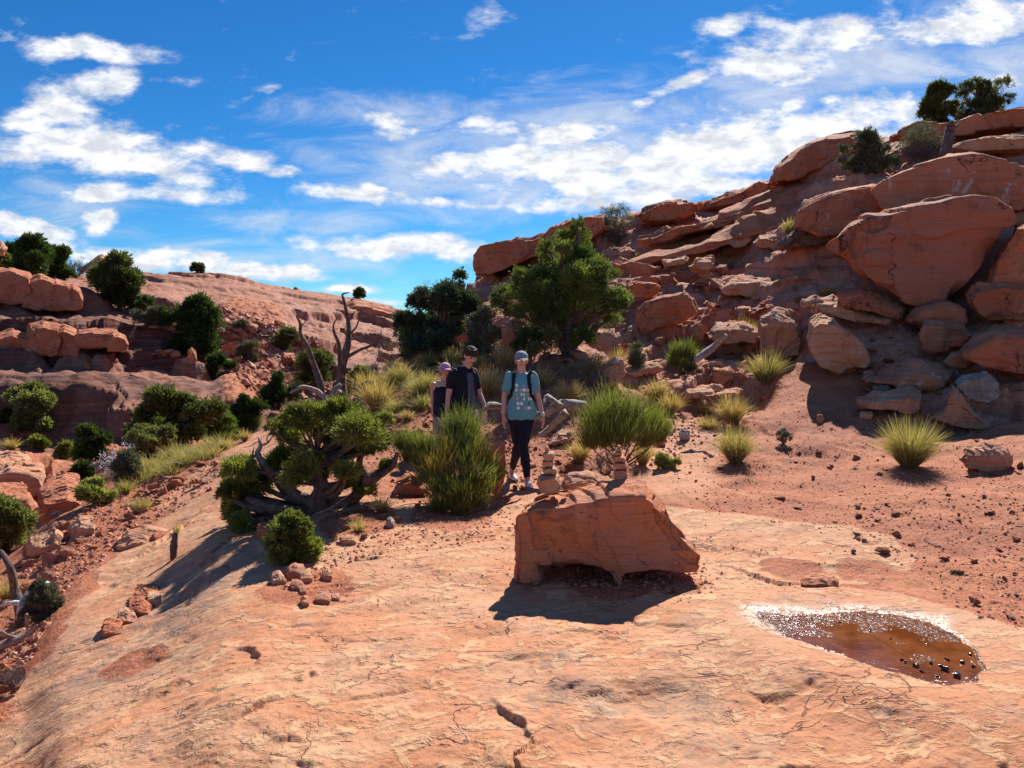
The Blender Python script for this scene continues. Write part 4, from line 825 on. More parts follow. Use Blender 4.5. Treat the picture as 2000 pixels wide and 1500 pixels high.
for i, (b, th, l_) in enumerate(PILE2): brock('slab_fragment', l_, 'stone', b, on_ground((b[0]+b[2])/2, b[3]).y + th * .2, th, ROCK_PALE if i % 2 else ROCK, 620 + i, res=30, amp=.04, topf=.35, group='rubble ridge on the slab')
for i, (b, th, l_, mt) in enumerate([((1297,838,1316,850), .1, 'small whitish stone right of the big green broom', ROCK_GREY), ((1324,838,1350,860), .14, 'larger whitish stone on the edge of the path', ROCK_GREY), ((1275,856,1302,874), .12, 'square red stone below the whitish ones', ROCK), ((1560,1126,1640,1142), .2, 'dark low stone set in the slab left of the soil', ROCK),
        ((1482,766,1500,784), .1, 'orange stone on the dark soil right of the dry tuft', ROCK_PALE), ((1675,802,1706,818), .14, 'rounded stone left of the large grass tuft', ROCK_PALE), ((1594,808,1610,826), .1, 'cube of red stone at the rim of the dark hollow', ROCK), ((1700,745,1745,768), .3, 'grey green stone at the foot of the pointed slab', ROCK_GREY),
        ((500,1020,530,1050), .2, 'red rock behind the small round bush', ROCK), ((660,1045,700,1062), .15, 'flat red rock right of the small round bush', ROCK_PALE), ((752,1010,772,1030), .12, 'oval grey stone in the shade of the juniper', ROCK_GREY), ((1000,775,1012,790), .1, 'stone by the shoulder of the walker', ROCK),
        ((550,1130,560,1140), .05, 'chip by the pale stone', STONE_SMALL)]):
    brock('loose_stone', l_, 'stone', b, on_ground((b[0]+b[2])/2, b[3]).y + th * .2, th, mt, 640 + i, res=28, amp=.03, topf=.3)

# --- gravel: far too many to count, one object
def gravel(name, label, poly, n, s0, s1, mat, seed, ymin=2.5, cond=None):
    g = np.random.default_rng(seed)
    xs = [p[0] for p in poly]; ys = [p[1] for p in poly]
    # random points uniform over the picture region, dropped on the terrain
    A = g.uniform(min(xs), max(xs), n * 2); B = g.uniform(min(ys), max(ys), n * 2)
    k = poly_mask(poly, A, B); A, B = A[k][:n], B[k][:n]
    C = []
    for a, b in zip(A, B):
        p = on_ground(a, b, ymin)
        if poly_mask(POOL, np.array([p.x]), np.array([p.y]))[0]: continue
        C.append((p.x, p.y, p.z))
    C = np.array(C); n = len(C)
    base = np.array([[1,0,0],[.3,.9,0],[-.8,.6,0],[-.9,-.5,0],[.2,-1,0],[.45,.1,.6],[-.3,.35,.7],[-.2,-.4,.62]], float)
    F = np.array([[0,1,5],[1,6,5],[1,2,6],[2,3,6],[3,7,6],[3,4,7],[4,0,7],[0,5,7],[5,6,7]])
    s = (s0 + (s1 - s0) * g.random(n) ** 3)[:, None, None]; a = g.uniform(0, 6.28, n)
    V = base[None] * (1 + g.uniform(-.3, .3, (n, 8, 3))) * s
    V[:, :, 2] -= .1 * s[:, :, 0]
    x = V[:, :, 0] * np.cos(a)[:, None] - V[:, :, 1] * np.sin(a)[:, None]; y = V[:, :, 0] * np.sin(a)[:, None] + V[:, :, 1] * np.cos(a)[:, None]
    V = np.stack([x, y, V[:, :, 2]], -1) + C[:, None, :]
    FF = (F[None] + (np.arange(n) * 8)[:, None, None]).reshape(-1, 3)
    tint = np.repeat(g.random(n), len(F))
    return tag(obj(name, mesh_np(name, V.reshape(-1, 3), FF, False, {'tint': ('FACE', tint)}), mat), label, 'gravel', None, 'stuff')
m, t, bs, out = new_mat('gravel_stone'); ti = t.attr('tint')
c = t.mix(t.ramp(ti, 0, .6), (0.36, 0.12, 0.07), (0.54, 0.23, 0.13)); c = t.mix(t.ramp(ti, .75, 1), c, (0.62, 0.36, 0.25)); t.put(bs.inputs['Base Color'], c); GRAV = m
m, t, bs, out = new_mat('wet_stone'); t.put(bs.inputs['Base Color'], (0.03, 0.014, 0.01, 1)); bs.inputs['Roughness'].default_value = .18; bs.inputs['Specular IOR Level'].default_value = .7; WETS = m
gravel('gravel', 'fine red gravel spread over the soil at the right', [(1330,830),(1560,720),(2000,720),(2000,1240),(1880,1195),(1780,1120),(1650,1040),(1340,1000),(1290,900)], 4500, .005, .020, GRAV, 1, 4)
gravel('gravel', 'red grit over the slope behind the walkers', [(640,880),(700,780),(860,700),(1180,700),(1500,760),(1340,900),(1000,960),(860,960),(700,900)], 6000, .008, .04, GRAV, 2, 5)
gravel('gravel', 'crumbled red rock along the left edge of the slab', [(0,1330),(60,1060),(200,960),(430,880),(440,940),(260,1050),(130,1150),(60,1290)], 5000, .008, .05, GRAV, 3, 4)
gravel('gravel', 'grit scattered over the bare slab', [(500,1110),(900,1010),(1000,1080),(1350,1020),(1800,1085),(1700,1150),(1500,1170),(1350,1180),(1000,1220),(700,1180)], 900, .004, .014, GRAV, 4, 3)
gravel('gravel', 'gravel heaped under the balanced boulder and the juniper', [(620,1060),(760,1010),(900,990),(1000,970),(1010,1120),(1380,1090),(1400,1160),(1100,1145),(1000,1050),(700,1100),(560,1160),(520,1140)], 2600, .006, .024, GRAV, 5, 3)
gravel('gravel', 'coarse debris in the gully of the left hill', [(430,600),(560,640),(650,700),(640,770),(520,790),(440,720),(300,640)], 2500, .08, .4, GRAV, 6, 28)

# --- the pool
m, t, bs, out = new_mat('pool_water'); tc = t.new('ShaderNodeTexCoord').outputs['Object']
c = t.mix(t.ramp(t.noise(tc, 5, 5, .6), .35, .65), (0.13, 0.035, 0.008), (0.22, 0.07, 0.02)); t.put(bs.inputs['Base Color'], c)
bs.inputs['Roughness'].default_value = .03; bs.inputs['Specular IOR Level'].default_value = .5; bs.inputs['IOR'].default_value = 1.33
t.put(bs.inputs['Normal'], t.bump(t.noise(tc, 26, 3, .5), .10, .01)); WATER = m
pts = [(p[0], p[1]) for p in POOL]
for _ in range(3):
    pts = [q for i in range(len(pts)) for q in ((pts[i][0]*.75 + pts[(i+1)%len(pts)][0]*.25, pts[i][1]*.75 + pts[(i+1)%len(pts)][1]*.25), (pts[i][0]*.25 + pts[(i+1)%len(pts)][0]*.75, pts[i][1]*.25 + pts[(i+1)%len(pts)][1]*.75))]
cxp = sum(p[0] for p in pts) / len(pts); cyp = sum(p[1] for p in pts) / len(pts)
V = [[cxp, cyp, POOL_Z]] + [[cxp + (x - cxp) * 1.10, cyp + (y - cyp) * 1.12, POOL_Z] for x, y in pts]
F = [[0, i + 1, (i + 1) % len(pts) + 1] for i in range(len(pts))]
wob = obj('water', mesh_np('water', V, F, False), WATER)
if wob.data.polygons[0].normal.z < 0: wob.data.flip_normals()
tag(wob, 'shallow brown rain pool lying in a hollow of the slab', None, None, 'structure')
for i, (px, py, s) in enumerate([(1490,1200,.02),(1640,1212,.035),(1700,1228,.04),(1558,1215,.02),(1558,1233,.02),(1840,1302,.09),(1868,1318,.08),(1790,1298,.05),(1770,1290,.05),(1830,1318,.05),(1880,1290,.06),(1905,1300,.05),(1850,1285,.05),(1760,1285,.04),(1800,1308,.05),(1822,1292,.05),(1895,1275,.04),(1740,1245,.025),(1810,1255,.025),(1780,1260,.02)]):
    q = gpt(px, py); o = bpy.data.objects.new('wet_pebble', STONES[i % 10].copy()); COL.objects.link(o); o.data.materials.clear(); o.data.materials.append(WETS)
    o.location = (q[0], q[1], POOL_Z + .1 * s); o.scale = (s, s * .8, s * .8); o.rotation_euler = (0, 0, i * 1.7)
    tag(o, f"{'big' if s > .055 else 'middling' if s > .03 else 'small'} dark wet pebble {'near the left tip' if px < 1650 else 'in the middle' if px < 1800 else 'at the right end'} of the brown pool", 'pebble', 'wet pebbles in the pool')
# glistening film of wet grit round the pool
g = np.random.default_rng(4); C = []
while len(C) < 5200:
    x, y = g.uniform(min(p[0] for p in pts) - .1, max(p[0] for p in pts) + .15), g.uniform(min(p[1] for p in pts) - .05, max(p[1] for p in pts) + .15)
    d = float(poly_sd(POOL, np.array([x]), np.array([y]))[0]); back_ = (y > 4.45 + .25 * (x - 1.6) * -.5 + .2) or x > 2.5
    lim = (.27 if y > cyp + .1 * (cxp - x) * 1.2 else -.03) * (.6 + .8 * abs(float(noise2(np.array([x * 5]), np.array([y * 5]))[0])))
    patch_ = float(noise2(np.array([x * 4.0 + 9]), np.array([y * 6.0]))[0])
    if (-.05 < d < lim) or (d > 0 and patch_ > .42 and x > 1.9): C.append((x, y, POOL_Z - .001))
C = np.array(C); n = len(C); s = (.003 + .008 * g.random(n) ** 2)[:, None, None]
base = np.array([[1,0,0],[.3,.9,0],[-.8,.6,0],[-.9,-.5,0],[.2,-1,0],[.2,.1,.5]], float); F = np.array([[0,1,5],[1,2,5],[2,3,5],[3,4,5],[4,0,5]])
V = base[None] * (1 + g.uniform(-.3, .3, (n, 6, 3))) * s + C[:, None, :]
FF = (F[None] + (np.arange(n) * 6)[:, None, None]).reshape(-1, 3)
m, t, bs, out = new_mat('wet_grit'); t.put(bs.inputs['Base Color'], (0.22, 0.11, 0.07, 1)); bs.inputs['Roughness'].default_value = .33; bs.inputs['Specular IOR Level'].default_value = 1.0
tag(obj('wet_gravel', mesh_np('wet_gravel', V.reshape(-1, 3), FF, False), m), 'glistening wet grit along the far rim of the pool', 'gravel', None, 'stuff')

# ------------------------------------------------------------------ plants
def mat_leaf(name, ca_, cb_, trans=.35, rough_=.6, lowdark=None):
    m, t, bs, out = new_mat(name); ti = t.attr('tint'); tp = t.attr('tip')
    c = t.mix(ti, ca_, cb_)
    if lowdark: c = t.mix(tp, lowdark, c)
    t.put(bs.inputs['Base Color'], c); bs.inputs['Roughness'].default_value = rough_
    tr = t.new('ShaderNodeBsdfTranslucent'); t.put(tr.inputs[0], t.mix(1.0, c, (1.2, 1.25, .55), 'MULTIPLY'))
    mx = t.new('ShaderNodeMixShader'); mx.inputs[0].default_value = trans
    t.l.new(bs.outputs[0], mx.inputs[1]); t.l.new(tr.outputs[0], mx.inputs[2]); t.l.new(mx.outputs[0], out.inputs[0])
    return m
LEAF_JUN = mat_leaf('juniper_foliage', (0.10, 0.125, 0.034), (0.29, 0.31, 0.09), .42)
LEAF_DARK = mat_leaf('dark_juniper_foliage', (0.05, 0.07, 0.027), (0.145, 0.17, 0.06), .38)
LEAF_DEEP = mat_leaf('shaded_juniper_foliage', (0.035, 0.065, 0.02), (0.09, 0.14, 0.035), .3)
LEAF_LIGHT = mat_leaf('light_foliage', (0.13, 0.15, 0.06), (0.32, 0.33, 0.14), .4)
LEAF_SAGE = mat_leaf('sage_foliage', (0.11, 0.115, 0.08), (0.20, 0.20, 0.15), .2)
TWIG_GREY = mat_leaf('grey_twigs', (0.10, 0.085, 0.08), (0.24, 0.20, 0.19), .0)
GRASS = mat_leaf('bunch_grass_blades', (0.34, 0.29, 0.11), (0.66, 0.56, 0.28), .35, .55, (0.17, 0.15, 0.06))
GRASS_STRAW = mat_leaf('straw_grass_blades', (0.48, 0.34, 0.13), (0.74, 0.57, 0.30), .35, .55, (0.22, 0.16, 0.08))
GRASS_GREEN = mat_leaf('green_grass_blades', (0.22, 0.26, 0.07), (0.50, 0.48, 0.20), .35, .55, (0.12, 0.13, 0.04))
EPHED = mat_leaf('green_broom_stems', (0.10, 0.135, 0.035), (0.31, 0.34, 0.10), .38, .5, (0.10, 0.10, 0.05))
EPHED_Y = mat_leaf('yellowing_broom_stems', (0.30, 0.25, 0.05), (0.55, 0.40, 0.09), .3, .5, (0.10, 0.09, 0.03))
def mat_bark(name, a, b):
    m, t, bs, out = new_mat(name); tc = t.new('ShaderNodeTexCoord').outputs['Object']
    n = t.noise(tc, 14, 5, .7, .8); n2 = t.noise(tc, 60, 3, .6)
    t.put(bs.inputs['Base Color'], t.mix(t.ramp(n, .35, .65), a, b)); t.put(bs.inputs['Normal'], t.bump(t.math('ADD', n, t.math('MULTIPLY', n2, .4)), .9, .02)); return m
BARK = mat_bark('juniper_bark', (0.10, 0.06, 0.045), (0.22, 0.15, 0.12))
DEADWOOD = mat_bark('weathered_wood', (0.22, 0.16, 0.13), (0.42, 0.35, 0.31))
DEADDARK = mat_bark('dark_dead_wood', (0.07, 0.045, 0.04), (0.20, 0.14, 0.12))
DEADWHITE = mat_bark('bleached_wood', (0.55, 0.5, 0.46), (0.75, 0.72, 0.68))

def unit(v): return v / (np.linalg.norm(v, axis=-1, keepdims=True) + 1e-9)
def leaf_quads(B, D, L, W, g):
    """diamond leaves: base B, direction D, length L, width W"""
    n = len(B); side = unit(np.cross(D, g.normal(size=(n, 3))))
    L = L[:, None]; W = W[:, None]
    V = np.stack([B, B + D * L * .5 + side * W * .5, B + D * L, B + D * L * .5 - side * W * .5], 1)
    return V.reshape(-1, 3), np.arange(n * 4).reshape(n, 4)
def crown_mesh(name, clumps, leaf, seed, tufts=30, per=26, wl=.34, up=.35, shell=.5):
    g = np.random.default_rng(seed); Bs = []; Ds = []; Ti = []
    for (c, r) in clumps:
        nt = max(6, int(tufts * (r / np.mean([q[1] for q in clumps])) ** 2))
        d = unit(g.normal(size=(nt, 3))); d[:, 2] = np.where(d[:, 2] < -.5, -d[:, 2], d[:, 2])
        rad = r * (shell + (1.0 - shell) * g.random(nt) ** .7) * g.uniform(.65, 1.35, nt)
        stray = g.random(nt) < .10; rad = np.where(stray, rad * 1.35, rad)
        tc_ = np.array(c) + d * rad[:, None] * np.array([1, 1, .8])
        tint = np.clip(g.normal(.45, .25) + g.normal(0, .18, nt), 0, 1)
        td = unit(d + np.array([0, 0, up]))
        rt = r * g.uniform(.16, .40, nt)
        for k in range(nt):
            off = g.normal(size=(per, 3)) * rt[k] * .55
            Bs.append(tc_[k] + off); Ds.append(unit(td[k] + off / rt[k] * .6 + g.normal(size=(per, 3)) * .35)); Ti.append(np.clip(np.full(per, tint[k]) + g.normal(0, .12, per), 0, 1))
    B = np.concatenate(Bs); D = np.concatenate(Ds); ti = np.concatenate(Ti); n = len(B)
    V, F = leaf_quads(B, D, leaf * g.uniform(.6, 1.3, n), leaf * wl * g.uniform(.7, 1.3, n), g)
    return mesh_np(name, V, F, False, {'tint': ('FACE', ti), 'tip': ('FACE', np.ones(n))})
def smooth_path(pts, rad, sub=4):
    pts = np.array(pts, float); rad = np.array(rad, float); n = len(pts); out = []; rr = []
    for i in range(n - 1):
        p0 = pts[max(i-1, 0)]; p1 = pts[i]; p2 = pts[i+1]; p3 = pts[min(i+2, n-1)]
        for k in range(sub):
            t_ = k / sub
            out.append(.5 * ((2*p1) + (-p0+p2)*t_ + (2*p0-5*p1+4*p2-p3)*t_**2 + (-p0+3*p1-3*p2+p3)*t_**3)); rr.append(rad[i]*(1-t_) + rad[i+1]*t_)
    out.append(pts[-1]); rr.append(rad[-1]); return np.array(out), np.array(rr)
def tube(pts, rad, seg=8, sub=4, wob=.12, seed=0):
    P, Rr = smooth_path(pts, rad, sub); n = len(P); g = np.random.default_rng(seed)
    T_ = unit(np.gradient(P, axis=0)); ref = np.array([.3, .9, .2]); V = []
    tw = g.uniform(-1.5, 1.5)
    for i in range(n):
        a = unit(np.cross(T_[i], ref)[None])[0]; b = np.cross(T_[i], a)
        for k in range(seg):
            th = 2 * math.pi * k / seg + tw * i / n * 2; r = Rr[i] * (1 + wob * math.cos(th * 3 + i * .5) + g.uniform(-wob, wob) * .5)
            V.append(P[i] + (a * math.cos(th) + b * math.sin(th)) * r)
    F = [[i*seg+k, i*seg+(k+1)%seg, (i+1)*seg+(k+1)%seg, (i+1)*seg+k] for i in range(n-1) for k in range(seg)]
    V += [P[0], P[-1]]; c0, c1 = n*seg, n*seg+1
    F += [[c0, (k+1)%seg, k, k] for k in range(seg)] + [[c1, (n-1)*seg+k, (n-1)*seg+(k+1)%seg, c1] for k in range(seg)]
    F = [f for f in F]
    return np.array(V), F
def poly_mesh(name, parts):
    V = []; F = []; n = 0
    for v_, f_ in parts:
        V += [tuple(p) for p in v_]
        F += [tuple(dict.fromkeys(q + n for q in f)) for f in f_]; n += len(v_)
    me = bpy.data.meshes.new(name); me.from_pydata(V, [], F); me.update(); me.polygons.foreach_set('use_smooth', [True] * len(me.polygons)); return me
def limbs(trunk, trad, clumps, seed, frac=.35):
    g = random.Random(seed); parts = [tube(trunk, trad, 9, 4, .16, seed)]
    P, Rr = smooth_path(trunk, trad, 4)
    for i, (c, r) in enumerate(clumps):
        c = np.array(c, float); d = np.linalg.norm(P - c, axis=1) + np.maximum(P[:, 2] - c[2], 0) * 2
        k = int(np.argmin(d)); k = max(1, min(len(P) - 1, k - g.randint(0, 3))); s = P[k]
        L = np.linalg.norm(c - s)
        mid = s * .5 + c * .5 + np.array([g.uniform(-.12, .12), g.uniform(-.12, .12), g.uniform(-.12, .05)]) * L
        r0 = min(Rr[k] * .7, .02 + L * .05)
        parts.append(tube([s, mid, c], [r0, r0 * .6, r0 * .2], 6, 3, .15, seed + i))
        for q in range(3):
            e = c + np.array([g.uniform(-1, 1), g.uniform(-1, 1), g.uniform(-.3, .9)]) * r * .8
            parts.append(tube([mid * .3 + c * .7, (mid * .3 + c * .7) * .5 + e * .5 + np.array([0, 0, -.03]) * L, e], [r0 * .4, r0 * .25, r0 * .1], 4, 2, .1, seed + i * 7 + q))
    return parts
def tree(name, label, cat, base, trunk, trad, clumps, leafmat, leaf, seed, group=None, tufts=30, per=26, bark=None, dead=None, wl=.34, up=.35, crownname='crown'):
    base = Vector(base); root = tag(empty(name, base), label, cat, group); b = np.array(base)
    cl = [(np.array(c) - b, r) for c, r in clumps]; tk = [np.array(p) - b for p in trunk]
    obj('trunk', poly_mesh('trunk', limbs(tk, trad, cl, seed)), bark or BARK, root)
    obj(crownname, crown_mesh('crown', cl, leaf, seed, tufts, per, wl, up), leafmat, root)
    for dp, dr in (dead or []): obj('dead_branch', poly_mesh('dead_branch', [tube([np.array(p) - b for p in d_], r_, 6, 4, .12, seed + 5) for d_, r_ in zip(dp, dr)]), DEADWOOD, root)
    return root
def px_clumps(lst, Yd, ox=0, oy=0, k=1.0, dep=.35, seed=0):
    g = random.Random(seed); out = []
    for (x, y, r) in lst:
        p = at(ox + x * k, oy + y * k, Yd + g.uniform(-dep, dep)); out.append((np.array(p), r * k / FPX * Yd))
    return out

# twisted juniper in the middle (about 8 m away)
K = 1 / 3.26; q = lambda x, y, Yd=7.9: np.array(at(420 + x * K, 740 + y * K, Yd))
JC = [(150,590,80),(255,670,85),(120,700,65),(200,740,60),(440,520,85),(570,560,75),(520,640,60),(470,290,65),(540,250,80),(640,240,70),(600,320,70),(480,380,60),(700,330,65),(790,210,75),(870,260,80),(900,350,100),(800,380,80),(985,340,85),(1010,430,65),(860,440,70),(740,560,65),(830,600,60),(960,700,55),(850,670,50),(140,850,55),(170,930,60),(100,800,45),(1080,270,45),(1060,400,50),(1090,560,45),(700,500,45),(350,560,50),(420,330,45)]
base = on_ground(610, 1000, 5); by = base.y
cl = px_clumps(JC, 7.9, 420, 740, K * 1.0, .45, 3)
root = tree('juniper', 'low twisted juniper sprawling across the slab with a bare antler branch', 'tree', base,
    [np.array(base) - [0, 0, .05], q(640, 780), q(690, 700), q(640, 600), q(645, 500), q(600, 420)], [.12, .11, .09, .07, .05, .03], [(c, r * 1.08) for c, r in cl] + [(c + np.array([.05 * math.sin(i * 9), .2 * math.cos(i * 5), .06 * math.sin(i * 3)]), r * .6) for i, (c, r) in enumerate(cl)], LEAF_JUN, .036, 11, None, 44, 52, wl=.30)
b = np.array(base)
parts = [tube([b - b, q(540, 860, 7.8) - b, q(400, 835, 7.7) - b, q(270, 790, 7.7) - b, q(200, 760, 7.7) - b], [.09, .085, .07, .055, .03], 8, 4, .15, 1),
         tube([q(600, 790) - b, q(500, 730) - b, q(430, 660) - b, q(350, 600, 7.8) - b, q(310, 540, 7.8) - b], [.07, .05, .045, .04, .035], 8, 4, .15, 2),
         tube([q(640, 790, 7.95) - b, q(800, 800, 8.0) - b, q(900, 740, 8.1) - b, q(1010, 640, 8.1) - b, q(1120, 560, 8.2) - b, q(1160, 470, 8.2) - b], [.09, .075, .06, .05, .035, .02], 8, 4, .15, 3),
         tube([q(900, 740, 8.1) - b, q(960, 640, 8.0) - b, q(920, 560, 8.0) - b, q(935, 470, 8.0) - b], [.055, .05, .04, .025], 8, 4, .15, 4)]
obj('limb', poly_mesh('limb', parts), BARK, root)
dp = [([q(310, 545, 7.8), q(270, 480, 7.8), q(290, 420, 7.8), q(275, 372, 7.8)], [.034, .03, .02, .006]), ([q(290, 425, 7.8), q(330, 410, 7.75), q(365, 368, 7.75)], [.016, .012, .004]), ([q(275, 480, 7.8), q(240, 495, 7.8), q(250, 430, 7.8)], [.014, .01, .004]),
      ([q(335, 412, 7.75), q(330, 380, 7.75), q(338, 360, 7.75)], [.008, .006, .003]), ([q(640, 860, 7.6), q(720, 830, 7.5), q(780, 790, 7.5), q(850, 740, 7.5)], [.014, .01, .007, .003]), ([q(720, 830, 7.5), q(790, 830, 7.5), q(850, 790, 7.5)], [.008, .005, .002])]
for p_, r_ in dp[:1]: obj('dead_branch', poly_mesh('dead_branch', [tube([x_ - b for x_ in pp], rr_, 6, 4, .15, 9) for pp, rr_ in dp]), DEADWOOD, root)

# tall juniper on the slope
k2 = 1 / 3.75; q = lambda x, y, Yd=15: np.array(at(900 + x * k2, 400 + y * k2, Yd))
CJ = [(850,160,45),(860,220,50),(760,235,45),(870,280,60),(620,310,45),(640,370,55),(740,330,50),(880,380,75),(960,440,65),(760,470,85),(660,450,60),(1030,460,50),(1075,520,50),(430,530,50),(600,540,85),(720,580,105),(860,560,100),(960,560,85),(480,600,75),(320,660,60),(420,680,85),(560,680,100),(700,720,110),(880,700,110),(1020,680,80),(1140,690,60),(1170,745,50),(290,750,60),(500,800,90),(650,820,90),(820,820,100),(980,780,75),(1080,760,60),(860,900,60),(380,790,55)]
base = Vector(on_ground(1125, 700, 12)); Yb = max(14.4, min(15.5, base.y)); base = Vector((q(780, 960, Yb)[0], Yb, ground_z(q(780, 960, Yb)[0], Yb)))
tree('juniper', 'tall green juniper standing on the slope behind the woman', 'tree', base, [np.array(base) - [0, 0, .1], q(790, 880, Yb), q(815, 640, Yb), q(780, 500, Yb), q(850, 330, Yb), q(860, 190, Yb)], [.12, .11, .09, .07, .045, .015],
     [(c, r * 1.18) for c, r in px_clumps(CJ + [(760,900,80),(900,980,70),(1010,860,80),(600,900,80),(700,980,70),(1100,820,50),(820,640,110),(950,640,90),(640,760,90)], Yb, 900, 400, k2, .6, 5)], mat_leaf('slope_juniper_foliage', (0.075, 0.11, 0.035), (0.22, 0.27, 0.08), .4), .055, 12, None, 60, 36)
base = Vector(on_ground(1035, 735, 11)); tree('shrub', 'dark low green bush at the foot of the tall juniper', 'bush', base, [np.array(base), np.array(at(1037, 690, base.y))], [.04, .02], px_clumps([(500,980,90),(600,1000,80),(440,1040,60),(560,1070,70),(650,960,55)], base.y, 900, 400, k2, .3, 6), LEAF_DARK, .05, 13, None, 45, 30)

# generic round plants: (name, label, cat, px centre, top py, base py, half width px, material, leaf size m, n clumps, ymin, tufts)
def bush(name, label, cat, cx, ty, byp, hw, mat, leaf, nc, ymin, tufts=24, per=22, trunk_r=None, seed=0, group=None, Yd=None, lift=.0, up=.35, ymax=200):
    g = random.Random(seed * 7 + 3)
    if Yd is None: base = on_ground(cx, byp, ymin, ymax)
    else: base = at(cx, byp, Yd); base.z = ground_z(base.x, base.y); 
    Yv = base.y; sc = Yv / FPX; zt = at(cx, ty, Yv).z; zb = base.z + lift * (zt - base.z); H = zt - zb; Wd = hw * sc
    cl = []
    rc = min(H, Wd * 2) * .5 / max(1.2, nc ** (1/2.6)) * 1.15; ph = g.uniform(0, 6)
    for i in range(nc):
        a = g.uniform(0, 6.28); rr = g.random() ** .5; zz = g.random()
        env = math.sqrt(max(0, 1 - (2 * zz - .85) ** 2 * .75)) * (1 + .22 * math.sin(3 * a + ph) + g.uniform(-.15, .2))
        cl.append((np.array([base.x + math.cos(a) * rr * max(Wd - rc, .01) * env, base.y + math.sin(a) * rr * max(Wd - rc, .01) * env * .8, zb + rc * .35 + zz * max(H - rc * 1.2, .01)]), rc * g.uniform(.45, 1.2)))
    tr = trunk_r or H * .05
    return tree(name, label, cat, base, [np.array(base) - [0, 0, .03 * H], np.array([base.x + g.uniform(-.1, .1) * Wd, base.y, base.z + H * .3]), np.array([base.x + g.uniform(-.2, .2) * Wd, base.y, base.z + (zt - base.z) * .75])], [tr, tr * .8, tr * .3], cl, mat, leaf, seed + 50, group, tufts, per, up=up)
